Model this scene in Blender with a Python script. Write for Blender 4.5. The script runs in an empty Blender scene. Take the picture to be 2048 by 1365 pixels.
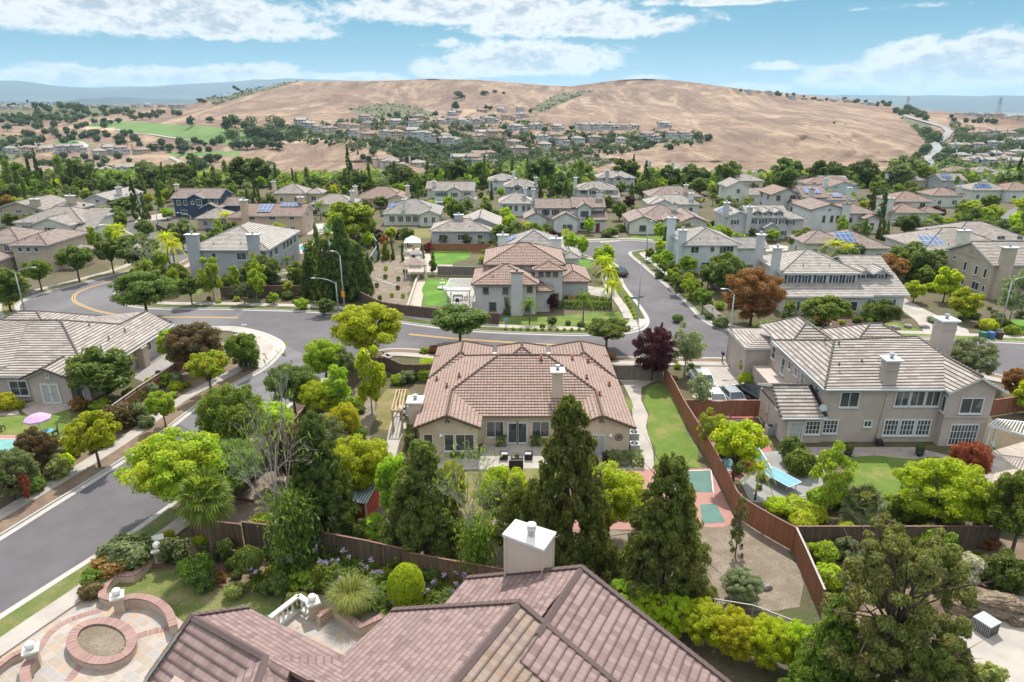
import bpy, bmesh, math, random
import numpy as np
from mathutils import Vector, Matrix
from mathutils.geometry import tessellate_polygon
sc = bpy.context.scene; COL = sc.collection
R = math.radians
rnd = random.Random(7)
ORD = 'first second third fourth fifth sixth seventh eighth ninth tenth eleventh twelfth thirteenth fourteenth fifteenth sixteenth seventeenth eighteenth'.split()
# ---------------------------------------------------------------- camera
CAMH = 30.0; FPX = 1342.0; PIT = R(19.6); CP, SP = math.cos(PIT), math.sin(PIT)
cam = bpy.data.objects.new('camera', bpy.data.cameras.new('camera')); COL.objects.link(cam)
cam.location = (0, 0, CAMH); cam.rotation_euler = (R(90-19.6), 0, 0)
cam.data.sensor_width = 36; cam.data.lens = FPX/2048*36; cam.data.clip_end = 60000; cam.data.clip_start = .5
sc.camera = cam
# ---------------------------------------------------------------- light
SUN_EL, SUN_AZ = 58.0, 6.0
sun = bpy.data.objects.new('sun', bpy.data.lights.new('sun', 'SUN')); COL.objects.link(sun)
sun.data.energy = 3.15; sun.data.angle = R(.53); sun.data.color = (1, .955, .88)
sun.rotation_euler = Vector((math.sin(R(SUN_AZ))*math.cos(R(SUN_EL)), math.cos(R(SUN_AZ))*math.cos(R(SUN_EL)), math.sin(R(SUN_EL)))).to_track_quat('Z', 'Y').to_euler()
sc.view_settings.view_transform = 'Standard'; sc.view_settings.look = 'None'
sc.view_settings.exposure = .95; sc.view_settings.gamma = 1
W = bpy.data.worlds.new('World'); sc.world = W; W.use_nodes = True
class NT:
 """small helper to write node trees"""
 def __init__(s, nt): s.nt = nt; nt.nodes.clear()
 def n(s, t, **k):
  o = s.nt.nodes.new(t)
  for a, v in k.items():
   if a.startswith('i_'):
    key = a[2:]; key = int(key) if key.isdigit() else key.replace('_', ' ')
    if isinstance(v, bpy.types.NodeSocket): s.nt.links.new(v, o.inputs[key])
    else: o.inputs[key].default_value = v
   else: setattr(o, a, v)
  return o
 def l(s, a, b): s.nt.links.new(a, b)
 def m(s, op, a, b=None, c=None, clamp=False):
  o = s.nt.nodes.new('ShaderNodeMath'); o.operation = op; o.use_clamp = clamp
  for i, v in enumerate((a, b, c)):
   if v is None: continue
   if isinstance(v, bpy.types.NodeSocket): s.nt.links.new(v, o.inputs[i])
   else: o.inputs[i].default_value = v
  return o.outputs[0]
 def mix(s, f, a, b, blend='MIX'):
  o = s.nt.nodes.new('ShaderNodeMix'); o.data_type = 'RGBA'; o.blend_type = blend
  for i, v in ((0, f), (6, a), (7, b)):
   if isinstance(v, bpy.types.NodeSocket): s.nt.links.new(v, o.inputs[i])
   elif i == 0: o.inputs[0].default_value = v
   else: o.inputs[i].default_value = (*v[:3], 1)
  return o.outputs[2]
 def noise(s, vec, scale, det=4, rough=.55, dist=0):
  o = s.n('ShaderNodeTexNoise'); o.inputs['Scale'].default_value = scale; o.inputs['Detail'].default_value = det
  o.inputs['Roughness'].default_value = rough; o.inputs['Distortion'].default_value = dist
  if vec is not None: s.l(vec, o.inputs['Vector'])
  return o.outputs['Fac']
 def ss(s, v, a, b):
  o = s.n('ShaderNodeMapRange', interpolation_type='SMOOTHSTEP'); s.l(v, o.inputs[0])
  o.inputs[1].default_value = a; o.inputs[2].default_value = b
  return o.outputs[0]
def build_sky():
 g = NT(W.node_tree)
 sky = g.n('ShaderNodeTexSky', sky_type='NISHITA', sun_disc=False)
 sky.sun_elevation = R(SUN_EL); sky.sun_rotation = R(SUN_AZ); sky.altitude = 50
 sky.air_density = 1.0; sky.dust_density = .35; sky.ozone_density = 1.6
 tc = g.n('ShaderNodeTexCoord'); d = tc.outputs['Generated']
 sep = g.n('ShaderNodeSeparateXYZ'); g.l(d, sep.inputs[0])
 az = g.m('ARCTAN2', sep.outputs[0], sep.outputs[1]); el = g.m('ARCSINE', sep.outputs[2])
 # cloud banks as soft ellipses in azimuth / elevation (radians), edge broken by noise
 cmb = g.n('ShaderNodeCombineXYZ'); g.l(az, cmb.inputs[0]); g.l(g.m('MULTIPLY', el, 2.0), cmb.inputs[1])
 v = cmb.outputs[0]
 n1 = g.noise(v, 11, 8, .62, .5); n2 = g.noise(v, 34, 8, .65, .3); n4 = g.noise(v, 80, 6, .7); nbig = g.noise(v, 4, 6, .6, .4)
 def at(x, y):
  u = (x-1024)/FPX; w = (y-682.5)/FPX
  dx, dy, dz = u, CP-w*SP, -SP-w*CP; L = math.sqrt(dx*dx+dy*dy+dz*dz)
  return math.atan2(dx, dy), math.asin(dz/L)
 tot = None
 for (x, y, rx, ry, s) in CLOUDS:
  a0, e0 = at(x, y); a1, e1 = at(x+rx, y); a2, e2 = at(x, y-ry)
  ra, re = abs(a1-a0), abs(e2-e0)
  p = g.m('POWER', g.m('ABSOLUTE', g.m('DIVIDE', g.m('SUBTRACT', az, a0), ra)), 2)
  de = g.m('DIVIDE', g.m('SUBTRACT', el, e0), re)
  # flatter base: lower half counts for more
  de = g.m('MULTIPLY', de, g.m('ADD', 1, g.m('MULTIPLY', g.m('LESS_THAN', de, 0), .7)))
  q = g.m('SUBTRACT', s, g.m('MULTIPLY', g.m('ADD', p, g.m('POWER', de, 2)), s))
  tot = q if tot is None else g.m('MAXIMUM', tot, q)
 tot = g.m('MAXIMUM', tot, -1.2)
 dens = g.m('ADD', tot, g.m('MULTIPLY', g.m('SUBTRACT', n1, .5), 3.6))
 dens = g.m('ADD', dens, g.m('MULTIPLY', g.m('SUBTRACT', n2, .5), 2.2)); dens = g.m('ADD', dens, g.m('MULTIPLY', g.m('SUBTRACT', n4, .5), .6))
 mask = g.ss(dens, -.12, .8)
 # high thin cloud elsewhere in the sky
 hi = g.m('MULTIPLY', g.ss(g.m('ADD', nbig, g.m('MULTIPLY', g.m('SUBTRACT', n2, .5), .2)), .5, .72), g.ss(el, .09, .2))
 mask = g.m('MAXIMUM', mask, g.m('MULTIPLY', hi, .8))
 # grey cloud bases: thickest parts darker
 thick = g.ss(g.m('ADD', g.m('ADD', dens, g.m('MULTIPLY', g.m('SUBTRACT', nbig, .5), 1.6)), g.m('MULTIPLY', g.m('SUBTRACT', n2, .5), 2.2)), .75, 2.0)
 ccol = g.mix(thick, (3.5, 3.5, 3.5), (1.75, 2.0, 2.25))
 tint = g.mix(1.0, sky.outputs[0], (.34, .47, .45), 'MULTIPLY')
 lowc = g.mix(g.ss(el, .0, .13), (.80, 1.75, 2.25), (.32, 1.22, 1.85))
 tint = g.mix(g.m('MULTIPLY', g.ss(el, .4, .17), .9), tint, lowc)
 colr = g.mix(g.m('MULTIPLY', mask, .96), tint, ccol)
 # bright broken cloud sheet added overhead, out of view, to lift the fill light
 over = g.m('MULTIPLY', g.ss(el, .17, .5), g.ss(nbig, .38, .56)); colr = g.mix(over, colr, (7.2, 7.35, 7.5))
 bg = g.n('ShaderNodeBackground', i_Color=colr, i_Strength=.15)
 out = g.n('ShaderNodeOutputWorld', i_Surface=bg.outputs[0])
# photo position of each cloud bank, half width, half height, solidity
CLOUDS = [(200, 22, 480, 88, 1.5), (480, 60, 190, 42, 1.3), (960, 26, 340, 52, 1.4), (1150, 55, 270, 46, 1.3), (1480, 2, 220, 16, 1.0),
          (1060, 125, 225, 52, 1.7), (930, 145, 110, 28, 1.2), (520, 148, 120, 24, 1.2), (330, 160, 230, 30, 1.25), (90, 158, 170, 34, 1.2),
          (700, 158, 120, 16, 1.1), (1290, 158, 60, 10, 1.0), (1500, 180, 90, 14, 1.1), (1900, 145, 290, 75, 1.7), (2010, 100, 140, 55, 1.5),
          (1700, 160, 120, 38, 1.1), (1555, 135, 60, 14, .8), (905, 90, 70, 16, .7), (2048, 200, 300, 26, .9), (1800,15,80,6,.3),
          (-900, 100, 400, 90, 1.1), (3000, 60, 600, 100, 1.1)]
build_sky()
# ---------------------------------------------------------------- projecting photograph positions to places
def ray(x, y):
 u = (x-1024)/FPX; v = (y-682.5)/FPX
 return u, CP-v*SP, -SP-v*CP
def P(x, y, z=0.0):
 r = ray(x, y); t = (z-CAMH)/r[2]
 return Vector((r[0]*t, r[1]*t, z))
def hgt(x, yb, yt, z0=0.0):
 """height of an upright thing whose foot is seen at row yb and top at row yt"""
 p = P(x, yb, z0); v = (yt-682.5)/FPX; dep = math.atan(v)+PIT
 return max(.2, CAMH-p.y*math.tan(dep)-z0)
def scale_at(p):
 """photo pixels per metre at world point p"""
 return FPX/(p[1]*CP+(CAMH-p[2])*SP)
def proj(p):
 d = p[1]*CP+(CAMH-p[2])*SP; w = (CAMH-p[2])*CP-p[1]*SP
 return 1024+FPX*p[0]/d, 682.5+FPX*w/d
# ---------------------------------------------------------------- mesh building
class MB:
 def __init__(s): s.v = []; s.f = []; s.uv = []; s.sm = []
 def face(s, pts, uv=None, smooth=False):
  i = len(s.v); s.v += [tuple(p) for p in pts]; s.f.append(tuple(range(i, i+len(pts))))
  s.uv += uv if uv else [(0, 0)]*len(pts); s.sm.append(smooth)
 def box(s, c, d, rz=0, taper=1.0):
  """box centred on c with size d; taper scales the top"""
  hx, hy, hz = d[0]/2, d[1]/2, d[2]/2; ca, sa = math.cos(rz), math.sin(rz)
  q = []
  for sz in (-1, 1):
   k = taper if sz > 0 else 1
   for sx, sy in ((-1, -1), (1, -1), (1, 1), (-1, 1)):
    x, y = sx*hx*k, sy*hy*k
    q.append((c[0]+x*ca-y*sa, c[1]+x*sa+y*ca, c[2]+sz*hz))
  for a, b in ((0, 1), (1, 2), (2, 3), (3, 0)): s.face([q[a], q[b], q[b+4], q[a+4]])
  s.face([q[3], q[2], q[1], q[0]]); s.face(q[4:8])
  return s
 def bar(s, a, b, w, h=None, up=Vector((0, 0, 1))):
  a, b = Vector(a), Vector(b); h = h or w; d = (b-a).normalized()
  if abs(d.dot(up)) > .98: up = Vector((0, 1, 0))
  sx = d.cross(up).normalized()*w/2; sy = sx.cross(d).normalized()*h/2
  q = [a-sx-sy, a+sx-sy, a+sx+sy, a-sx+sy, b-sx-sy, b+sx-sy, b+sx+sy, b-sx+sy]
  for i, j in ((0, 1), (1, 2), (2, 3), (3, 0)): s.face([q[i], q[j], q[j+4], q[i+4]])
  s.face([q[3], q[2], q[1], q[0]]); s.face(q[4:8]); return s
 def tube(s, pts, rad, n=8, cap=True, smooth=True):
  pts = [Vector(p) for p in pts]; rad = rad if hasattr(rad, '__len__') else [rad]*len(pts)
  rings = []; ref = Vector((.31, .2, .93))
  for i, p in enumerate(pts):
   d = (pts[min(i+1, len(pts)-1)]-pts[max(i-1, 0)]).normalized()
   if abs(d.dot(ref)) > .95: ref = Vector((1, .1, 0))
   a = d.cross(ref).normalized(); b = d.cross(a).normalized()
   rings.append([p+(a*math.cos(k*2*math.pi/n)+b*math.sin(k*2*math.pi/n))*rad[i] for k in range(n)])
  base = len(s.v)
  for r_ in rings: s.v += [tuple(p) for p in r_]
  for i in range(len(rings)-1):
   for k in range(n):
    j = (k+1) % n
    s.f.append((base+i*n+k, base+i*n+j, base+(i+1)*n+j, base+(i+1)*n+k)); s.uv += [(0, 0)]*4; s.sm.append(smooth)
  if cap:
   for ring, rev in ((0, 1), (len(rings)-1, 0)):
    idx = [base+ring*n+k for k in range(n)]
    s.f.append(tuple(idx[::-1] if rev else idx)); s.uv += [(0, 0)]*n; s.sm.append(False)
  return s
 def lathe(s, prof, c=(0, 0, 0), n=16, smooth=True, sx=1, sy=1):
  base = len(s.v); m = len(prof)
  for r_, z in prof:
   for k in range(n):
    a = k*2*math.pi/n; s.v.append((c[0]+r_*sx*math.cos(a), c[1]+r_*sy*math.sin(a), c[2]+z))
  for i in range(m-1):
   for k in range(n):
    j = (k+1) % n; s.f.append((base+i*n+k, base+i*n+j, base+(i+1)*n+j, base+(i+1)*n+k)); s.uv += [(0, 0)]*4; s.sm.append(smooth)
  s.f.append(tuple(base+(m-1)*n+k for k in range(n))); s.uv += [(0, 0)]*n; s.sm.append(False)
  s.f.append(tuple(base+k for k in range(n))[::-1]); s.uv += [(0, 0)]*n; s.sm.append(False)
  return s
 def prism(s, pts, z0, z1):
  """upright slab over a plan polygon (possibly concave)"""
  pts = [(p[0], p[1]) for p in pts]
  A = sum(pts[i][0]*pts[(i+1) % len(pts)][1]-pts[(i+1) % len(pts)][0]*pts[i][1] for i in range(len(pts)))
  if A < 0: pts = pts[::-1]
  for t in tessellate_polygon([[Vector((x, y, 0)) for x, y in pts]]):
   q = [(pts[i][0], pts[i][1], z1) for i in t]
   if (q[1][0]-q[0][0])*(q[2][1]-q[0][1])-(q[1][1]-q[0][1])*(q[2][0]-q[0][0]) < 0: q = q[::-1]
   s.face(q, [(a[0], a[1]) for a in q])
  if z1 > z0:
   n = len(pts)
   for i in range(n):
    a, b = pts[i], pts[(i+1) % n]
    s.face([(a[0], a[1], z0), (b[0], b[1], z0), (b[0], b[1], z1), (a[0], a[1], z1)])
  return s
 def mesh(s, name, org=(0, 0, 0)):
  me = bpy.data.meshes.new(name)
  me.from_pydata([(a-org[0], b-org[1], c-org[2]) for a, b, c in s.v], [], s.f)
  uvl = me.uv_layers.new(name='UVMap'); uvl.data.foreach_set('uv', [c for t in s.uv for c in t])
  me.polygons.foreach_set('use_smooth', s.sm); me.update(); return me
 def build(s, name, mat, parent=None, org=(0, 0, 0)):
  me = s.mesh(name, org); me.materials.append(M(mat) if isinstance(mat, str) else mat)
  o = bpy.data.objects.new(name, me); COL.objects.link(o)
  if parent: o.parent = parent
  return o
def tag(o, label=None, cat=None, group=None, kind=None):
 if label: o['label'] = label
 if cat: o['category'] = cat
 if group: o['group'] = group
 if kind: o['kind'] = kind
 return o
def thing(name, label, cat, loc=(0, 0, 0), rz=0, group=None):
 o = bpy.data.objects.new(name, None); COL.objects.link(o); o.empty_display_size = .3
 o.location = loc; o.rotation_euler = (0, 0, rz); return tag(o, label, cat, group)
def dup(o, loc=None, rz=None, label=None, group=None, parent=None, scale=None):
 c = o.copy(); COL.objects.link(c)
 if parent: c.parent = parent
 if loc is not None: c.location = loc
 if rz is not None: c.rotation_euler = (0, 0, rz)
 if scale is not None: c.scale = scale
 if label: c['label'] = label
 if group: c['group'] = group
 for ch in list(o.children): dup(ch, parent=c)
 return c
def flat(name, px, z, mat, thick=0, world=False, kind='structure', cat=None, label=None):
 """sheet or slab on the ground; px are photo positions of its outline"""
 pts = px if world else [P(x, y, z) for x, y in px]
 if mat.startswith(('lawn', 'dirt', 'mulch', 'gravel')) and len(px) < 60:   # planted edges are never straight
  pts = [Vector(p[:2]) for p in pts]; out = []; rr = random.Random(int(abs(pts[0].x*31)))
  for i in range(len(pts)):
   a, b = pts[i], pts[(i+1) % len(pts)]; L = (b-a).length; k = max(1, int(L/.7)); n_ = Vector((-(b-a).y, (b-a).x))/max(L, 1e-6); w = min(.35, L*.05); f1, f2 = rr.uniform(0, 6), rr.uniform(.5, 1.2)
   for j in range(k): t = j/k; out.append(a.lerp(b, t)+n_*(w*math.sin(math.pi*t)*math.sin(f1+t*L*f2)+rr.uniform(-.07, .07)))
  pts = out
 mb = MB().prism(pts, z-thick if thick else z, z)
 o = mb.build(name, mat); o['kind'] = kind
 if label: o['label'] = label; o['category'] = cat
 return o
def curve(pts, n=6, closed=False):
 """Catmull-Rom through 2-D points"""
 out = []; N = len(pts)
 rng = range(N if closed else N-1)
 for i in rng:
  g = lambda k: Vector(pts[k % N][:2]) if closed else Vector(pts[min(max(k, 0), N-1)][:2])
  p0, p1, p2, p3 = g(i-1), g(i), g(i+1), g(i+2)
  for j in range(n):
   t = j/n
   out.append(.5*((2*p1)+(p2-p0)*t+(2*p0-5*p1+4*p2-p3)*t*t+(3*p1-p0-3*p2+p3)*t**3))
 if not closed: out.append(Vector(pts[-1][:2]))
 return out
def offset(line, d):
 """polyline moved d metres to the left of its direction"""
 out = []; n = len(line)
 for i, p in enumerate(line):
  a = line[max(i-1, 0)]; b = line[min(i+1, n-1)]; t = Vector((b[0]-a[0], b[1]-a[1]))
  if t.length < 1e-6: t = Vector((1, 0))
  t.normalize(); out.append(Vector((p[0]-t.y*d, p[1]+t.x*d)))
 return out
def strip(mb, a, b, z0, z1):
 """raised strip between two polylines with equal counts"""
 for i in range(len(a)-1):
  q = [(a[i][0], a[i][1]), (a[i+1][0], a[i+1][1]), (b[i+1][0], b[i+1][1]), (b[i][0], b[i][1])]
  s_ = (q[1][0]-q[0][0])*(q[2][1]-q[0][1])-(q[1][1]-q[0][1])*(q[2][0]-q[0][0])
  t = [(x, y, z1) for x, y in q]; t = t if s_ > 0 else t[::-1]
  mb.face(t, [(p[0], p[1]) for p in t])
  if z1 > z0:
   for k, l in ((0, 1), (3, 2)): mb.face([(*q[k], z0), (*q[l], z0), (*q[l], z1), (*q[k], z1)])
 if z1 > z0:
  for i in (0, -1): mb.face([(*a[i][:2], z0), (*b[i][:2], z0), (*b[i][:2], z1), (*a[i][:2], z1)])
# ---------------------------------------------------------------- materials
MATS = {}
def M(k): return MATS[k]
def newmat(name):
 m = bpy.data.materials.new(name); m.use_nodes = True; MATS[name] = m; return NT(m.node_tree)
def finish(g, col, rough=.85, bump=None, bs=.3, bd=.05, spec=.3, metal=0):
 b = g.n('ShaderNodeBsdfPrincipled')
 if isinstance(col, bpy.types.NodeSocket): g.l(col, b.inputs['Base Color'])
 else: b.inputs['Base Color'].default_value = (*col, 1)
 b.inputs['Roughness'].default_value = rough; b.inputs['Specular IOR Level'].default_value = spec; b.inputs['Metallic'].default_value = metal
 if bump is not None:
  bn = g.n('ShaderNodeBump', i_Strength=bs, i_Distance=bd, i_Height=bump); g.l(bn.outputs[0], b.inputs['Normal'])
 g.n('ShaderNodeOutputMaterial', i_Surface=b.outputs[0]); return b
def stuffmat(name, c1, c2=None, scale=3, rough=.85, bs=.25, bd=.03, c3=None, s3=.25, spec=.25, metal=0, fine=40, lo=.35, hi=.65):
 """two-tone noise surface with an optional third, larger patch colour"""
 g = newmat(name); pos = g.n('ShaderNodeNewGeometry').outputs['Position']
 c2 = c2 or tuple(x*.8 for x in c1)
 col = g.mix(g.ss(g.noise(pos, scale, 6), lo, hi), c1, c2)
 if c3: col = g.mix(g.ss(g.noise(pos, s3, 5), .45, .7), col, c3)
 f = g.noise(pos, fine, 4, .7)
 col = g.mix(g.m('MULTIPLY', g.m('SUBTRACT', f, .38), 2.4 if fine <= 14 else .5, clamp=True), col, tuple(x*.5 for x in c2))
 finish(g, col, rough, f, bs, bd, spec, metal)
def tilemat(name, cols, tw=.3, tl=.36, barrel=0.0, stain=(.2, .15, .12), st=.5, line=.25, rough=.85, bt_=.6):
 cols = [tuple(c*.84 for c in q) for q in cols]; stain = tuple(c*.75 for c in stain)
 """roof tiles from UV in metres (u along the eave, v up the slope), each tile its own shade"""
 g = newmat(name); uv = g.n('ShaderNodeUVMap').outputs[0]
 sp = g.n('ShaderNodeSeparateXYZ'); g.l(uv, sp.inputs[0])
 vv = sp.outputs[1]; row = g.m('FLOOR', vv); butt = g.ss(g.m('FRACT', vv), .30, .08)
 uu = g.m('DIVIDE', sp.outputs[0], tw)
 if not barrel: uu = g.m('ADD', uu, g.m('MULTIPLY', g.m('MODULO', row, 2), .5))
 cx = g.n('ShaderNodeCombineXYZ'); g.l(g.m('FLOOR', uu), cx.inputs[0]); g.l(row, cx.inputs[1])
 wn = g.n('ShaderNodeTexWhiteNoise'); wn.noise_dimensions = '3D'; g.l(cx.outputs[0], wn.inputs[0])
 r = wn.outputs['Value']
 col = g.mix(g.ss(r, .2, .45), cols[0], cols[1])
 if len(cols) > 2: col = g.mix(g.ss(r, .72, .95), col, cols[2])
 pos = g.n('ShaderNodeNewGeometry').outputs['Position']
 n = g.noise(pos, .7, 6, .65); col = g.mix(g.m('MULTIPLY', g.ss(n, .45, .75), st), col, stain)
 f = g.noise(pos, 25, 4, .7); col = g.mix(g.m('MULTIPLY', f, .35), col, tuple(c*.55 for c in cols[0]))
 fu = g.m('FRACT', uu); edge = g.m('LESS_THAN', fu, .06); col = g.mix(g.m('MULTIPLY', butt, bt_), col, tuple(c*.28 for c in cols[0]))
 if barrel:
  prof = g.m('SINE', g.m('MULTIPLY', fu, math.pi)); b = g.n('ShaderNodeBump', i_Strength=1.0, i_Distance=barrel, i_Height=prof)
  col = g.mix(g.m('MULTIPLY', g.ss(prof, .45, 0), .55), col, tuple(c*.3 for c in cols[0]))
  hgt_ = prof
  finish(g, col, rough, hgt_, 1.0, barrel)
 else:
  col = g.mix(g.m('MULTIPLY', edge, line), col, tuple(c*.35 for c in cols[0]))
  finish(g, col, rough, g.m('ADD', g.m('MULTIPLY', f, .4), g.m('MULTIPLY', edge, -1)), .6, .02)
def leafmat(name, col, tip=None, trans=.5, var=.35, tipamt=.5):
 k_ = 1.5 if name.startswith('leaf') else .8; col = (col[0]*k_, col[1]*k_, col[2]*k_*.9); tip = tip and (tip[0]*k_, tip[1]*k_, tip[2]*k_*.9); trans = min(.62, trans+.12)
 g = newmat(name); geo = g.n('ShaderNodeNewGeometry'); r = geo.outputs['Random Per Island']
 oi = g.n('ShaderNodeObjectInfo'); tc = g.n('ShaderNodeTexCoord')
 dark = tuple(c*(1-var) for c in col); lite = tuple(min(1, c*(1+var*1.1)) for c in col)
 c = g.mix(r, dark, lite)
 tip = tip or tuple(min(1, v*1.6) for v in col)
 nz = g.noise(tc.outputs['Object'], 4.5, 3)
 c = g.mix(g.m('MULTIPLY', g.ss(g.m('ADD', nz, g.m('MULTIPLY', g.m('SUBTRACT', r, .5), .35)), .5, .72), tipamt), c, tip)
 hs = g.n('ShaderNodeHueSaturation'); g.l(c, hs.inputs['Color'])
 g.l(g.m('ADD', .482, g.m('MULTIPLY', oi.outputs['Random'], .03)), hs.inputs['Hue'])
 g.l(g.m('ADD', .82, g.m('MULTIPLY', oi.outputs['Random'], .4)), hs.inputs['Value'])
 c = hs.outputs[0]
 d = g.n('ShaderNodeBsdfPrincipled', i_Roughness=.55); g.l(c, d.inputs['Base Color']); d.inputs['Specular IOR Level'].default_value = .25
 t = g.n('ShaderNodeBsdfTranslucent'); g.l(g.mix(1, c, (1.25, 1.15, .55), 'MULTIPLY'), t.inputs[0])
 mx = g.n('ShaderNodeMixShader'); mx.inputs[0].default_value = trans; g.l(d.outputs[0], mx.inputs[1]); g.l(t.outputs[0], mx.inputs[2])
 g.n('ShaderNodeOutputMaterial', i_Surface=mx.outputs[0])
def plain(name, col, rough=.5, spec=.4, metal=0): g = newmat(name); finish(g, col, rough, None, spec=spec, metal=metal)
def boards(name, c1, c2, c3):
 """fence boards: every board (mesh island) its own weathering, streaks running down"""
 g = newmat(name); geo = g.n('ShaderNodeNewGeometry'); r = geo.outputs['Random Per Island']
 mp = g.n('ShaderNodeMapping'); mp.inputs['Scale'].default_value = (14, 14, .9); g.l(geo.outputs['Position'], mp.inputs[0])
 n = g.noise(mp.outputs[0], 1, 6, .7)
 c = g.mix(r, c1, c2); c = g.mix(g.ss(n, .42, .75), c, c3)
 finish(g, c, .9, n, .4, .02)
# house surfaces
for nm, c in dict(stucco_cream=(.52, .40, .29), stucco_pink=(.50, .37, .30), stucco_taupe=(.36, .30, .265), stucco_white=(.52, .505, .49), stucco_grey=(.33, .325, .335),
                  stucco_tan=(.38, .31, .24), stucco_blue=(.055, .08, .13), stucco_sky=(.45, .53, .62), stucco_rose=(.60, .50, .47), stucco_brown=(.26, .21, .165),
                  stucco_beige=(.60, .53, .42), stucco_orange=(.48, .34, .25), chimney_tan=(.46, .37, .30)).items():
 c = tuple(min(.62, x*1.28) for x in c) if nm not in ('stucco_white', 'stucco_blue') else c; stuffmat(nm, c, tuple(x*.88 for x in c), .6, .92, .25, .01, c3=tuple(x*.82 for x in c), s3=.35, fine=30)
tilemat('tile_terracotta', [(.405, .28, .225), (.44, .31, .255), (.355, .235, .185)], .30, .36, .07, stain=(.42, .28, .23), st=.3, bt_=.9)
tilemat('tile_clay', [(.42, .29, .235), (.47, .335, .27), (.34, .225, .18)], .32, .38, .07, st=.3, bt_=.8)
tilemat('tile_taupe', [(.38, .325, .285), (.48, .425, .38), (.33, .275, .24)], .9, .38, stain=(.34, .27, .23), st=.4, bt_=.85)
tilemat('tile_grey', [(.34, .31, .285), (.41, .375, .345), (.28, .25, .23)], .6, .38, stain=(.24, .21, .18), st=.4)
tilemat('tile_brown', [(.33, .255, .22), (.39, .30, .26), (.27, .20, .17)], .6, .38, st=.4)
tilemat('tile_pale', [(.42, .38, .34), (.50, .455, .41), (.36, .31, .27)], .6, .38, st=.35)
tilemat('tile_rose', [(.27, .18, .165), (.33, .228, .21), (.215, .14, .128)], .30, .34, stain=(.24, .175, .15), st=.4, line=.45)
tilemat('tile_rose_mossy', [(.27, .195, .165), (.33, .245, .195), (.22, .15, .125)], .30, .34, stain=(.36, .23, .10), st=.75, line=.4)
plain('trim_white', (.56, .56, .55), .5); plain('trim_dark', (.06, .045, .04), .6); plain('trim_cream', (.6, .53, .43), .6); plain('trim_brown', (.20, .13, .10), .6)
plain('gutter_black', (.02, .018, .018), .35); plain('shutter_navy', (.035, .055, .10), .5); plain('shutter_red', (.10, .012, .02), .5)
plain('door_white', (.68, .68, .68), .5); plain('door_red', (.16, .03, .02), .5); plain('garage_white', (.66, .65, .63), .55)
plain('cap_white', (.62, .59, .55), .5); plain('flue_metal', (.45, .45, .46), .35, metal=.8); plain('vent_red', (.24, .08, .05), .6); plain('vent_grey', (.16, .14, .13), .5)
g = newmat('glass'); geo = g.n('ShaderNodeNewGeometry'); n_ = g.noise(geo.outputs['Position'], .9, 2)
finish(g, g.mix(n_, (.02, .03, .035), (.07, .085, .09)), .06, spec=.9)
g = newmat('curtain_glass'); finish(g, (.35, .37, .36), .12, spec=.8)
g = newmat('solar'); uv = g.n('ShaderNodeUVMap').outputs[0]; bt = g.n('ShaderNodeTexBrick'); bt.offset = 0; g.l(uv, bt.inputs[0])
bt.inputs['Color1'].default_value = (.03, .06, .15, 1); bt.inputs['Color2'].default_value = (.035, .07, .19, 1); bt.inputs['Mortar'].default_value = (.5, .55, .6, 1)
bt.inputs['Scale'].default_value = 1; bt.inputs['Mortar Size'].default_value = .03; bt.inputs['Brick Width'].default_value = 1.0; bt.inputs['Row Height'].default_value = 1.6
finish(g, bt.outputs[0], .08, spec=1)
# ground surfaces
stuffmat('asphalt', (.135, .125, .13), (.115, .107, .112), .35, .9, .35, .01, c3=(.16, .15, .152), s3=.09, fine=22)
stuffmat('asphalt_new', (.115, .105, .11), (.10, .092, .096), .5, .9, .35, .01, c3=(.14, .13, .133), s3=.1, fine=22)
stuffmat('asphalt_old', (.165, .157, .163), (.13, .124, .128), .4, .9, .35, .01, c3=(.17, .162, .165), s3=.07, fine=22)
g = newmat('concrete'); pos = g.n('ShaderNodeNewGeometry').outputs['Position']; c = g.mix(g.ss(g.noise(pos, .5, 6), .35, .7), (.36, .325, .285), (.29, .26, .23))
f = g.noise(pos, 12, 5, .7); c = g.mix(g.m('MULTIPLY', g.ss(f, .5, .8), .4), c, (.28, .25, .22)); finish(g, c, .9, f, .2, .01)
stuffmat('concrete_pale', (.39, .365, .335), (.37, .35, .325), .8, .9, .15, .01, fine=15)
stuffmat('concrete_grey', (.27, .265, .255), (.22, .215, .205), .8, .9, .2, .01, fine=15)
stuffmat('dirt', (.24, .17, .12), (.17, .12, .085), .9, .95, .6, .05, c3=(.20, .15, .095), s3=.2, fine=9)
stuffmat('dirt_pale', (.27, .22, .17), (.19, .15, .11), .8, .95, .6, .05, c3=(.17, .135, .095), s3=.25, fine=7)
stuffmat('mulch', (.16, .10, .075), (.10, .062, .045), 2.5, .95, .8, .06, c3=(.21, .145, .11), s3=.4, fine=9)
stuffmat('gravel', (.36, .33, .31), (.28, .25, .235), 3, .95, .7, .04, fine=12)
stuffmat('lawn', (.13, .19, .03), (.10, .165, .026), 1.1, .95, .7, .05, c3=(.235, .215, .075), s3=.45, fine=14)
stuffmat('lawn_lush', (.10, .215, .022), (.078, .175, .02), 1.0, .95, .6, .04, fine=14, c3=(.15, .28, .04), s3=.3)
stuffmat('lawn_dry', (.22, .18, .075), (.15, .155, .045), .9, .95, .7, .05, c3=(.26, .20, .10), s3=.35, fine=12)
stuffmat('lawn_patchy', (.19, .18, .065), (.105, .145, .035), .75, .95, .8, .06, c3=(.25, .205, .11), s3=.45, fine=9)
stuffmat('garden_ground', (.075, .10, .03), (.14, .105, .07), .7, .95, .9, .15, c3=(.17, .125, .085), s3=.12, fine=5)
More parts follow.
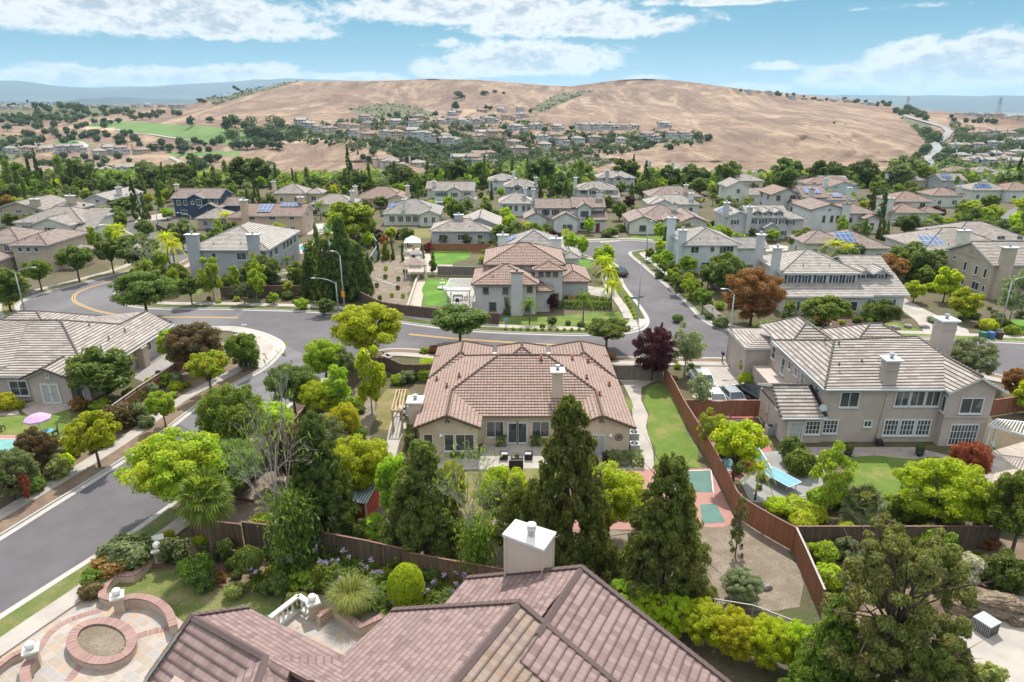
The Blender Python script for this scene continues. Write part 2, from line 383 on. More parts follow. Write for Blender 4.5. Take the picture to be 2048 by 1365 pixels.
stuffmat('groundcover', (.10, .125, .035), (.065, .09, .025), 2.2, .95, 1, .12, c3=(.17, .15, .06), s3=.5, fine=7)
plain('road_yellow', (.62, .36, .06), .7); plain('road_white', (.7, .7, .68), .7)
stuffmat('court_green', (.10, .18, .155), (.085, .16, .135), 1, .8, .1, .01); stuffmat('court_red', (.36, .13, .12), (.31, .11, .11), 1, .8, .1, .01)
stuffmat('court_teal', (.13, .28, .25), (.16, .36, .33), 1, .8, .1, .01); stuffmat('court_pink', (.34, .18, .15), (.30, .155, .13), 1, .8, .1, .01)
stuffmat('court_blue', (.11, .20, .21), (.10, .18, .19), 1, .8, .1, .01)
g = newmat('pool_water'); finish(g, (.03, .30, .36), .05, g.noise(g.n('ShaderNodeNewGeometry').outputs['Position'], 2, 3), .3, .03, spec=1)
g = newmat('pool_blue'); finish(g, (.04, .32, .62), .05, None, spec=1)
def stonemat(name, pal, w=.6, rot=.6, mort=(.42, .39, .36)):
 g = newmat(name); pos = g.n('ShaderNodeNewGeometry').outputs['Position']
 mp = g.n('ShaderNodeMapping'); mp.inputs['Rotation'].default_value = (0, 0, rot); g.l(pos, mp.inputs[0])
 sp = g.n('ShaderNodeSeparateXYZ'); g.l(mp.outputs[0], sp.inputs[0])
 a = g.m('DIVIDE', sp.outputs[0], w); b = g.m('DIVIDE', sp.outputs[1], w)
 a = g.m('ADD', a, g.m('MULTIPLY', g.m('MODULO', g.m('FLOOR', b), 2), .5))
 cb = g.n('ShaderNodeCombineXYZ'); g.l(g.m('FLOOR', a), cb.inputs[0]); g.l(g.m('FLOOR', b), cb.inputs[1])
 wn = g.n('ShaderNodeTexWhiteNoise'); g.l(cb.outputs[0], wn.inputs[0]); r = wn.outputs[0]
 c = g.mix(g.ss(r, .2, .3), pal[0], pal[1]); c = g.mix(g.ss(r, .5, .6), c, pal[2]); c = g.mix(g.ss(r, .8, .85), c, pal[3])
 c = g.mix(g.m('MULTIPLY', g.noise(pos, 2.5, 5, .7), .5), c, pal[4])
 ln = g.m('MAXIMUM', g.m('LESS_THAN', g.m('FRACT', a), .035), g.m('LESS_THAN', g.m('FRACT', b), .035))
 c = g.mix(g.m('MULTIPLY', ln, .8), c, mort); finish(g, c, .8, g.m('MULTIPLY', ln, -1), .3, .01)
stonemat('slate_paving', [(.36, .31, .275), (.30, .25, .20), (.29, .275, .265), (.36, .26, .18), (.28, .23, .19)], .55, .55)
stonemat('paver_taupe', [(.29, .24, .215), (.33, .28, .25), (.26, .22, .205), (.30, .25, .21), (.24, .195, .165)], .45, .05)
stonemat('paver_pale', [(.38, .31, .26), (.41, .35, .30), (.34, .28, .23), (.37, .30, .24), (.28, .23, .18)], .5, .2)
g = newmat('brick_red'); uv = g.n('ShaderNodeUVMap').outputs[0]; sp = g.n('ShaderNodeSeparateXYZ'); g.l(uv, sp.inputs[0])
a = g.m('DIVIDE', sp.outputs[0], .105); cb = g.n('ShaderNodeCombineXYZ'); g.l(g.m('FLOOR', a), cb.inputs[0]); wn = g.n('ShaderNodeTexWhiteNoise'); g.l(cb.outputs[0], wn.inputs[0])
c = g.mix(wn.outputs[0], (.21, .115, .10), (.31, .19, .165)); c = g.mix(g.m('LESS_THAN', g.m('FRACT', a), .14), c, (.28, .23, .20)); finish(g, c, .85)
stuffmat('pier_stucco', (.48, .37, .29), (.42, .32, .25), 3, .9, .3, .01); stuffmat('ball_white', (.78, .76, .72), (.72, .70, .66), 4, .6)
# wood / fences
boards('fence_brown', (.085, .058, .042), (.15, .105, .075), (.055, .04, .032)); boards('fence_red', (.25, .10, .052), (.31, .13, .07), (.15, .068, .04))
boards('fence_orange', (.27, .11, .055), (.20, .08, .045), (.12, .06, .04)); boards('fence_warm', (.20, .13, .075), (.13, .085, .055), (.07, .048, .035))
boards('fence_grey', (.21, .18, .155), (.15, .13, .115), (.10, .085, .075)); boards('wood_pale', (.42, .31, .19), (.50, .38, .24), (.32, .23, .15))
boards('fence_blue', (.35, .42, .47), (.30, .36, .41), (.22, .27, .30))
plain('rail_brown', (.17, .085, .065), .7); plain('rail_grey', (.34, .31, .28), .8); plain('rail_red', (.30, .12, .08), .8)
stuffmat('bark', (.15, .115, .085), (.09, .07, .052), 9, .95, .8, .03, fine=30); stuffmat('bark_pale', (.40, .36, .33), (.28, .25, .23), 6, .9, .5, .02, fine=30)
stuffmat('bark_palm', (.20, .15, .11), (.12, .09, .065), 12, .95, 1, .05, fine=30)
# foliage
for nm, c, tip, tr, ta in [('leaf_dark', (.072, .112, .028), (.13, .17, .04), .36, .5), ('leaf_ever', (.105, .138, .036), (.22, .20, .06), .46, .55),
  ('leaf_mid', (.088, .125, .030), (.15, .19, .045), .42, .5), ('leaf_green', (.11, .16, .03), (.20, .26, .045), .48, .6), ('leaf_bright', (.19, .275, .03), (.29, .37, .035), .55, .6),
  ('leaf_lime', (.24, .31, .022), (.35, .38, .03), .55, .6), ('leaf_yellow', (.27, .34, .02), (.38, .38, .03), .55, .6), ('leaf_gold', (.30, .33, .02), (.37, .35, .03), .5, .5),
  ('leaf_olive', (.115, .145, .065), (.17, .20, .09), .4, .5), ('leaf_sage', (.155, .19, .115), (.24, .26, .16), .4, .5), ('leaf_brown', (.095, .075, .035), (.16, .085, .045), .35, .6),
  ('leaf_plum', (.050, .014, .024), (.10, .03, .045), .35, .5), ('leaf_red', (.20, .055, .035), (.28, .09, .05), .4, .5), ('leaf_rust', (.19, .105, .038), (.27, .16, .06), .42, .6),
  ('leaf_tip_orange', (.22, .29, .025), (.36, .30, .04), .52, .65), ('leaf_far', (.045, .075, .024), (.075, .105, .033), .35, .5), ('leaf_far_olive', (.07, .085, .035), (.10, .11, .045), .25, .5),
  ('leaf_pine', (.125, .145, .04), (.22, .18, .06), .3, .6), ('leaf_straw', (.20, .23, .08), (.28, .27, .12), .4, .5), ('flower_white', (.60, .58, .52), (.35, .40, .12), .3, .4),
  ('flower_lilac', (.42, .38, .70), (.55, .50, .78), .3, .5), ('leaf_bougain', (.45, .03, .12), (.5, .1, .2), .4, .4), ('leaf_deadfrond', (.34, .22, .09), (.42, .27, .10), .3, .5)]:
 leafmat(nm, c, tip, tr, tipamt=ta)
# hill grass: mown straw with folds, scrub and green areas by vertex colour "zone"
g = newmat('hill_grass'); pos = g.n('ShaderNodeNewGeometry').outputs['Position']; at_ = g.n('ShaderNodeVertexColor'); at_.layer_name = 'zone'
sp = g.n('ShaderNodeSeparateColor'); g.l(at_.outputs[0], sp.inputs[0])
n1 = g.noise(pos, .012, 8, .62, .6); n2 = g.noise(pos, .09, 6, .65); n3 = g.noise(pos, .5, 4, .7)
c = g.mix(g.ss(n1, .35, .65), (.175, .112, .076), (.29, .20, .132)); c = g.mix(g.m('MULTIPLY', g.ss(n2, .45, .62), .65), c, (.17, .102, .068))
c = g.mix(g.m('MULTIPLY', g.ss(n3, .55, .8), .55), c, (.12, .08, .05))
c = g.mix(g.m('MULTIPLY', g.ss(g.noise(pos, .15, 3, .6), .66, .70), .75), c, (.07, .065, .035))
fol = g.noise(g.n('ShaderNodeMapping', i_Vector=pos, i_Rotation=(0, 0, .6), i_Scale=(.02, .004, .02)).outputs[0], 1, 8, .7, 1.5); c = g.mix(g.m('MULTIPLY', g.ss(fol, .51, .60), .7), c, (.14, .085, .06)); c = g.mix(g.m('MULTIPLY', g.ss(fol, .47, .38), .6), c, (.40, .285, .19))  # dark and pale grass streaks, also standing in for weak fold shading
brk = g.m('MULTIPLY', g.m('SUBTRACT', n2, .5), 1.6); brk = g.m('ADD', brk, g.m('MULTIPLY', g.m('SUBTRACT', n3, .5), .9))
c = g.mix(g.ss(g.m('ADD', sp.outputs[0], brk), .35, .65), c, g.mix(n3, (.09, .10, .05), (.14, .125, .065)))
c = g.mix(g.ss(g.m('ADD', sp.outputs[1], g.m('MULTIPLY', brk, .12)), .45, .55), c, g.mix(n2, (.095, .17, .045), (.13, .20, .055)))
c = g.mix(g.ss(g.m('ADD', sp.outputs[2], brk), .4, .6), c, (.42, .31, .20))
finish(g, c, .95, g.m('ADD', n2, g.m('MULTIPLY', fol, 3)), .8, 3.0)
stuffmat('mountain_rock', (.05, .07, .085), (.08, .10, .10), .0008, .95, 0, 0, fine=.004); stuffmat('far_plain', (.16, .17, .15), (.24, .23, .19), .002, .95, 0, 0, fine=.01)
# bits
for nm, c, ro, sp_, me in [('metal_grey', (.34, .345, .35), .45, .5, .3), ('metal_dark', (.03, .03, .033), .4, .5, .2), ('black_rubber', (.02, .02, .02), .8, .2, 0), ('chrome', (.6, .6, .6), .2, .5, 1),
  ('paint_silver', (.25, .27, .28), .25, .8, .3), ('paint_black', (.012, .015, .02), .12, .9, .1), ('paint_white', (.75, .76, .76), .25, .8, 0), ('paint_blue', (.04, .09, .22), .2, .8, .2),
  ('lamp_red', (.4, .02, .02), .2, .6, 0), ('lamp_clear', (.7, .7, .68), .1, .8, 0), ('plastic_green', (.03, .14, .09), .5, .4, 0), ('plastic_blue', (.05, .13, .30), .5, .4, 0),
  ('plastic_brown', (.05, .03, .025), .5, .4, 0), ('hydrant_yellow', (.65, .40, .03), .5, .4, 0), ('table_blue', (.12, .30, .38), .35, .4, 0), ('sign_green', (.01, .20, .12), .4, .4, 0),
  ('sign_white', (.8, .8, .8), .5, .4, 0), ('cushion_grey', (.35, .35, .36), .9, .2, 0), ('wicker', (.035, .028, .025), .7, .3, 0), ('umbrella_lilac', (.48, .30, .50), .8, .2, 0),
  ('skin', (.50, .30, .20), .6, .3, 0), ('shirt_blue', (.05, .35, .60), .9, .2, 0), ('shorts_grey', (.16, .16, .18), .9, .2, 0), ('hair_dark', (.03, .02, .015), .8, .3, 0),
  ('barn_red', (.32, .05, .035), .8, .3, 0), ('pot_dark', (.03, .03, .04), .5, .4, 0), ('pot_clay', (.36, .13, .07), .8, .3, 0), ('signal_orange', (.8, .28, .03), .5, .3, 0)]:
 plain(nm, c, ro, sp_, me)
g = newmat('corrugated'); uv = g.n('ShaderNodeUVMap').outputs[0]; sp = g.n('ShaderNodeSeparateXYZ'); g.l(uv, sp.inputs[0])
w_ = g.m('SINE', g.m('MULTIPLY', sp.outputs[0], 30)); finish(g, g.mix(g.ss(w_, -.6, .6), (.20, .25, .27), (.45, .50, .52)), .4, w_, .8, .05, metal=.2)
stuffmat('straw_bale', (.38, .29, .20), (.24, .18, .12), 6, .95, 1, .1, fine=30); stuffmat('rock', (.34, .31, .28), (.25, .22, .20), 2, .9, .6, .05)
# ---------------------------------------------------------------- distant land
SKY = [(-900, 205), (0, 211), (380, 211), (405, 200), (440, 196), (470, 189), (520, 178), (570, 165), (600, 163), (660, 163), (740, 162), (800, 161), (850, 158), (950, 160), (1020, 165), (1090, 171),
       (1140, 173), (1180, 168), (1240, 160), (1290, 158), (1340, 160), (1400, 167), (1480, 178), (1560, 185), (1650, 195), (1750, 206), (1790, 213), (1830, 219), (1900, 225), (2048, 233), (3000, 240)]
YK = [(372, 258), (358, 500), (325, 680), (270, 850), (235, 1050), (205, 1300), (160, 1520)]
xs_, ys_ = zip(*SKY); yk, dk = zip(*YK[::-1])
def skyrow(x): return float(np.interp(x, xs_, ys_))
_rs = np.random.RandomState(3)
_ph = _rs.rand(40, 4)
def relief(x, y):
 """folds of the hills: offsets of distance along the line of sight"""
 s = 0
 for i in range(14):
  fx = .004+.016*_ph[i, 0]; fy = .01+.03*_ph[i, 1]
  s = s+math.sin(x*fx*(1 if i % 2 else -1)+y*fy*1.4+_ph[i, 2]*6.28)*(.3+_ph[i, 3])/(1+i*.12)
 # gullies running down towards the right on the right-hand hill
 k = (x-1150)/900; k = max(0, min(1, k))
 s += k*2.6*abs(math.sin((x*.0085-(y)*.021)))
 s += (1-k)*1.6*abs(math.sin(x*.011+y*.012+.5))
 return s
# spurs and shoulders that stand in front of the slope behind: crest line in photo positions, metres nearer, softness, ends
SPURS = [([(1030, 262), (1075, 225), (1130, 192), (1185, 178)], 150, 9, 50), ([(400, 246), (450, 222), (520, 198), (600, 188), (690, 186), (760, 205), (830, 246)], 120, 6, 50), ([(430, 345), (480, 312), (560, 288), (640, 277), (710, 284), (780, 312), (850, 352)], 45, 12, 50),
         ([(1330, 172), (1480, 220), (1620, 268), (1740, 306), (1850, 345)], 60, 9, 70), ([(1230, 205), (1380, 262), (1520, 306), (1640, 345)], 55, 9, 70), ([(1480, 192), (1620, 228), (1760, 262), (1860, 298)], 45, 8, 60), ([(860, 205), (960, 225), (1040, 262)], 50, 8, 50), ([(1280, 318), (1420, 300), (1540, 322), (1640, 350)], 15, 12, 50), ([(650, 175), (760, 190), (860, 215)], 40, 6, 40), ([(1150, 330), (1300, 300), (1420, 290)], 12, 10, 40)]
def DD(x, y):
 d = float(np.interp(y, yk, dk)); f = min(1, max(0, (352-y)/30)); k = 0
 for L_, dl, so, en in SPURS:
  if L_[0][0]-en < x < L_[-1][0]+en:
   yl = float(np.interp(x, [a[0] for a in L_], [a[1] for a in L_])); e_ = min(1, max(0, (x-L_[0][0]+en)/en))*min(1, max(0, (L_[-1][0]+en-x)/en)); t = min(1, max(0, (y-yl)/so+.5)); t = t*t*(3-2*t)
   k += dl*e_*t*math.exp(-max(0, y-yl)/70)
 return d-k*f+f*(relief(x, y)*14+9*math.sin(x*.05+y*.09+2*math.sin(x*.013))*math.sin(x*.021-y*.07)+4*math.sin(x*.13+y*.2))*(d/1000)
def H(x, y):
 """place on the distant hills seen at photo position x, y"""
 d = DD(x, y); r = ray(x, y); t = d/r[1]
 return Vector((r[0]*t, r[1]*t, CAMH+r[2]*t))
def inpoly(x, y, poly):
 c = False; j = len(poly)-1
 for i in range(len(poly)):
  xi, yi = poly[i]; xj, yj = poly[j]
  if (yi > y) != (yj > y) and x < (xj-xi)*(y-yi)/(yj-yi)+xi: c = not c
  j = i
 return c
# scrub (r), green turf (g), pale track (b) on the hills, in photo positions
SCRUB = [[(760, 285), (900, 262), (985, 275), (1060, 300), (1250, 320), (1200, 335), (1060, 345), (985, 350), (900, 330), (820, 312), (740, 300)],
         [(690, 218), (790, 205), (880, 228), (850, 240), (740, 235)], [(1060, 220), (1110, 190), (1190, 180), (1130, 205), (1085, 225)],
         [(1800, 235), (1850, 240), (1900, 290), (2048, 260), (2048, 372), (1850, 372), (1830, 330), (1860, 300), (1840, 270)], [(0, 205), (130, 205), (300, 215), (200, 235), (60, 240), (0, 245)],
         [(0, 270), (60, 275), (90, 300), (0, 330)], [(470, 345), (520, 320), (560, 330), (530, 360), (480, 365)], [(410, 196), (560, 166), (600, 163), (480, 196), (430, 212)],
         [(560, 250), (690, 262), (760, 275), (600, 285), (540, 270)], [(1180, 270), (1400, 262), (1400, 285), (1250, 290)],
         [(0, 358), (520, 362), (1000, 358), (1500, 352), (2048, 330), (2048, 372), (0, 372)]]
TURF = [[(165, 250), (240, 243), (400, 252), (500, 262), (570, 278), (540, 284), (440, 290), (380, 284), (300, 268), (235, 262)], [(60, 352), (200, 350), (330, 345), (330, 366), (0, 369), (0, 358)],
  [(330, 306), (480, 302), (480, 312), (350, 314)], [(110, 282), (150, 278), (190, 290), (120, 300)]]
SAND = [[(160, 253), (230, 256), (238, 262), (215, 262), (160, 258)], [(470, 285), (640, 276), (660, 282), (500, 292)]]
def hills():
 nx = 420; X = np.concatenate([np.linspace(-900, -20, 40), np.linspace(-5, 2053, 330), np.linspace(2075, 3000, 40)]); nx = len(X)
 T = np.concatenate([np.linspace(0, 1, 130)]); verts = []; cols = []
 for x in X:
  ysk = skyrow(x)
  for t in T:
   y = 374-(374-ysk)*t; p = H(x, y)
   if t == 0: p.z -= .6
   verts.append(tuple(p))
   r_ = 1.0 if any(inpoly(x, y, q) for q in SCRUB) else 0.0
   g_ = 1.0 if any(inpoly(x, y, q) for q in TURF) else 0.0
   b_ = 1.0 if any(inpoly(x, y, q) for q in SAND) else 0.0
   cols.append((r_, g_, b_, 1))
  last = verts[-1]; k = 1.25
  verts.append((last[0]*k, last[1]*k, last[2]-30)); cols.append((0, 0, 0, 1))
  verts.append((last[0]*1.7, last[1]*1.7, -60)); cols.append((0, 0, 0, 1))
 m = len(T)+2
 faces = [(i*m+j, (i+1)*m+j, (i+1)*m+j+1, i*m+j+1) for i in range(nx-1) for j in range(m-1)]
 me = bpy.data.meshes.new('hills'); me.from_pydata(verts, [], faces)
 ca = me.color_attributes.new('zone', 'FLOAT_COLOR', 'POINT'); ca.data.foreach_set('color', [c for t in cols for c in t])
 me.polygons.foreach_set('use_smooth', [True]*len(faces)); me.materials.append(M('hill_grass'))
 o = bpy.data.objects.new('hills', me); COL.objects.link(o); o['kind'] = 'structure'
hills()
def ridge(name, prof, dist, depth, mat):
 """far mountain range: skyline rows at the given distance, with a front and a back slope"""
 verts = []; n = 160; xs = np.linspace(prof[0][0], prof[-1][0], n); px, py = zip(*prof); rs = np.random.RandomState(5)
 rows = 14
 for i, x in enumerate(xs):
  y = float(np.interp(x, px, py))+rs.randn()*.5; r = ray(x, y); hl = math.hypot(r[0], r[1]); t = dist/hl
  top = CAMH+r[2]*t
  for k in range(rows):
   f = k/(rows-1); d = dist-depth*(1-f); zz = -60+(top+60)*(f**1.3)*(1+.10*math.sin(i*.35+k*.8)*(1-f)*1.5)
   verts.append((r[0]/hl*d, r[1]/hl*d, zz))
  verts.append((r[0]/hl*(dist+depth), r[1]/hl*(dist+depth), -60))
 m = rows+1
 faces = [(i*m+j, (i+1)*m+j, (i+1)*m+j+1, i*m+j+1) for i in range(n-1) for j in range(m-1)]
 me = bpy.data.meshes.new(name); me.from_pydata(verts, [], faces); me.polygons.foreach_set('use_smooth', [True]*len(faces))
 me.materials.append(M(mat)); o = bpy.data.objects.new(name, me); COL.objects.link(o); o['kind'] = 'structure'
ridge('mountains', [(-1500, 175), (-600, 160), (-200, 170), (0, 161), (50, 163), (100, 171), (160, 175), (300, 173), (420, 166), (520, 160), (600, 157), (660, 160), (900, 175), (1300, 186), (1600, 190), (1900, 192), (2300, 190), (3200, 186)], 11500, 3500, 'mountain_rock')
ridge('foothills', [(-1200, 205), (-100, 200), (100, 205), (180, 197), (240, 193), (300, 199), (430, 200), (700, 205)], 6500, 900, 'mountain_rock')
mb = MB(); mb.prism([(-30000, 1200), (30000, 1200), (30000, 26000), (-30000, 26000)], -62, -62); o = mb.build('far_plain', 'far_plain'); o['kind'] = 'structure'
# near ground: one sheet
mb = MB(); mb.prism([(-330, -60), (330, -60), (330, 250), (420, 262), (0, 262), (-420, 262), (-330, 250)], 0, 0); o = mb.build('ground', 'garden_ground'); o['kind'] = 'structure'
# ---------------------------------------------------------------- roads; outlines in photo positions
def PP(l, z=0): return [P(x, y, z) for x, y in l]
# kerb lines: land lies to the LEFT of the direction of travel
K_ISLAND = curve(PP([(400, 505), (330, 543), (262, 563), (238, 578), (236, 592), (258, 610), (310, 617), (380, 618), (446, 618), (500, 620), (580, 622), (666, 627), (730, 634), (789, 643), (851, 652), (920, 660), (992, 665), (1097, 669), (1160, 670), (1225, 668), (1262, 664), (1286, 655), (1292, 640), (1283, 622), (1271, 606), (1258, 590), (1243, 568), (1236, 545), (1230, 530), (1205, 520), (1170, 512), (1146, 502), (1138, 495), (1148, 488), (1172, 484), (1210, 482), (1261, 481), (1300, 484), (1340, 490)]), 5)
K_EAST = curve(PP([(1300, 500), (1272, 503), (1262, 509), (1290, 533), (1330, 567), (1375, 605), (1400, 632), (1425, 650), (1455, 661), (1504, 670), (1571, 674), (1700, 675), (1839, 677), (1950, 682), (2060, 687), (2200, 694)]), 5)
K_SOUTH = curve(PP([(2200, 775), (2060, 762), (1980, 748), (1930, 730), (1800, 722), (1517, 719), (1400, 718), (1228, 716), (1100, 713), (960, 709), (880, 705), (810, 700), (760, 703), (705, 725), (640, 768), (560, 830), (480, 900), (415, 955), (345, 1013), (250, 1080), (120, 1163), (0, 1240), (-200, 1370)]), 5)
K_WEST = curve(PP([(-200, 1195), (0, 1074), (100, 1012), (200, 950), (300, 884), (400, 808), (470, 768), (525, 738), (553, 712), (563, 697), (556, 683), (530, 670), (500, 661), (458, 655), (400, 657), (300, 662), (200, 664), (120, 660), (75, 648), (40, 628), (32, 614), (45, 602), (75, 590), (108, 581), (178, 563), (268, 537), (300, 515), (296, 490), (262, 470), (240, 456), (236, 447)]), 5)
K_NORTH = curve(PP([(345, 462), (300, 452), (262, 446), (330, 440), (380, 436)]), 4)
asph = [p for p in K_ISLAND]+[P(1360, 496)]+[p for p in K_EAST]+list(K_SOUTH)+list(K_WEST)+[P(225, 440), P(385, 437), P(372, 443), P(265, 448)]+[P(300, 455), P(345, 475), P(400, 500)]
flat('road', asph, .012, 'asphalt_new', world=True)
# paler, older asphalt beyond the seam on the left
flat('road', PP([(498, 619), (452, 655), (400, 657), (300, 662), (200, 664), (120, 660), (75, 648), (40, 628), (32, 614), (45, 602), (75, 590), (108, 581), (178, 563), (268, 537), (300, 515), (330, 500), (396, 506), (330, 543), (262, 563), (238, 578), (236, 592), (258, 610), (310, 617), (380, 618), (446, 618)]), .016, 'asphalt', world=True)
flat('road', PP([(556, 683), (563, 697), (553, 712), (525, 738), (470, 768), (400, 808), (350, 845), (470, 905), (560, 830), (640, 768), (690, 733), (660, 720), (600, 706)]), .016, 'asphalt_old', world=True)
def roadside(K, lo, hi, plant_mat, plant=1.5, walk=1.4, sign=1):
 L = K[lo:hi]; mb = MB(); strip(mb, offset(L, -.5*sign), offset(L, 0), 0, .022); strip(mb, offset(L, 0), offset(L, .17*sign), 0, .14)
 o = mb.build('kerb', 'concrete_pale'); o['kind'] = 'structure'
 if plant: mb = MB(); strip(mb, offset(L, .17*sign), offset(L, (.17+plant)*sign), 0, .12); o = mb.build('planting_strip', plant_mat); o['kind'] = 'structure'
 if walk: mb = MB(); strip(mb, offset(L, (.17+plant)*sign), offset(L, (.17+plant+walk)*sign), 0, .135); o = mb.build('sidewalk', 'concrete'); o['kind'] = 'structure'
n_ = len(K_ISLAND)
def near_index(K, px, py): p = P(px, py); return min(range(len(K)), key=lambda i: (K[i][0]-p.x)**2+(K[i][1]-p.y)**2)
i_a = near_index(K_ISLAND, 240, 592); i_b = near_index(K_ISLAND, 1225, 668); i_c = near_index(K_ISLAND, 1292, 640); i_d = near_index(K_ISLAND, 1236, 545)
roadside(K_ISLAND, 0, i_a+1, 'dirt'); roadside(K_ISLAND, i_a, i_b+1, 'groundcover', 1.6); roadside(K_ISLAND, i_b, i_c+1, 'concrete_pale', .6, 1.6)
roadside(K_ISLAND, i_c, i_d+1, 'groundcover', 1.7); roadside(K_ISLAND, i_d, n_, 'lawn', .8, 1.1)
e1 = near_index(K_EAST, 1400, 632); e2 = near_index(K_EAST, 1520, 671)
roadside(K_EAST, 0, e1+1, 'groundcover', 1.6, 1.4); roadside(K_EAST, e1, e2+1, 'concrete_pale', .5, 1.8); roadside(K_EAST, e2, len(K_EAST), 'lawn', 1.3, 1.3)
s1 = near_index(K_SOUTH, 760, 703); s2 = near_index(K_SOUTH, 345, 1013)
roadside(K_SOUTH, 0, s1+1, 'dirt', 1.1, 1.3); roadside(K_SOUTH, s1, s2+1, 'mulch'); roadside(K_SOUTH, s2, len(K_SOUTH), 'lawn_patchy', 1.5, 1.5)
w1 = near_index(K_WEST, 525, 738); w2 = near_index(K_WEST, 500, 661); w3 = near_index(K_WEST, 120, 660)
roadside(K_WEST, 0, w1+1, 'dirt', 1.6, 1.35); roadside(K_WEST, w1, w2+1, 'concrete_pale', .9, 1.6); roadside(K_WEST, w2, w3+1, 'concrete', .3, 1.3); roadside(K_WEST, w3, len(K_WEST), 'lawn_dry', 1.6, 1.3)
def line_mark(name, px, w, mat, gap=0, z=.022):
 L = curve(PP(px), 8); mb = MB()
 for d in ((-gap/2, gap/2) if gap else (0,)): strip(mb, offset(L, d-w/2), offset(L, d+w/2), z, z)
 o = mb.build(name, mat); o['kind'] = 'structure'
line_mark('road_marking', [(477, 636), (380, 635), (277, 634), (210, 626), (168, 613), (147, 600), (160, 583), (215, 565), (268, 552)], .12, 'road_yellow', .36)
line_mark('road_marking', [(818, 669), (900, 677), (1000, 684), (1100, 690), (1197, 694)], .13, 'road_yellow', .34)
line_mark('road_marking', [(1526, 696), (1565, 697)], .3, 'road_yellow'); 
for (x, y) in ((488, 650), (655, 633)):
 tag(MB().lathe([(.42, 0), (.42, .012), (.36, .014)], P(x, y, .014), 20).build('manhole_cover', 'concrete_grey'), 'round grey manhole cover in the asphalt '+('left of the corner' if x < 600 else 'by the street lamp with the curved arm'), 'manhole cover')
# driveways, paths
for px in ([(1400, 720), (1470, 719), (1480, 745), (1530, 795), (1535, 800), (1385, 800), (1385, 770), (1402, 745)], [(1770, 597), (1800, 592), (1850, 620), (1935, 660), (1945, 680), (1858, 677), (1830, 640)],
           [(1192, 575), (1232, 578), (1240, 600), (1225, 598), (1180, 590), (1168, 585), (1162, 570)], [(1080, 483), (1128, 472), (1150, 490), (1136, 503)], [(1640, 632), (1655, 632), (1668, 660), (1652, 662)],
           [(270, 437), (330, 425), (345, 436), (270, 447)], [(1470, 496), (1560, 490), (1620, 500), (1500, 505)], [(1930, 440), (2000, 425), (2010, 432), (1950, 450)], [(1210, 470), (1235, 470), (1240, 483), (1200, 486)]):
 flat('driveway', PP(px), .03, 'concrete', world=True)
flat('road', PP([(1955, 452), (2030, 415), (2048, 418), (2000, 455), (1970, 470)]), .02, 'asphalt_old', world=True)
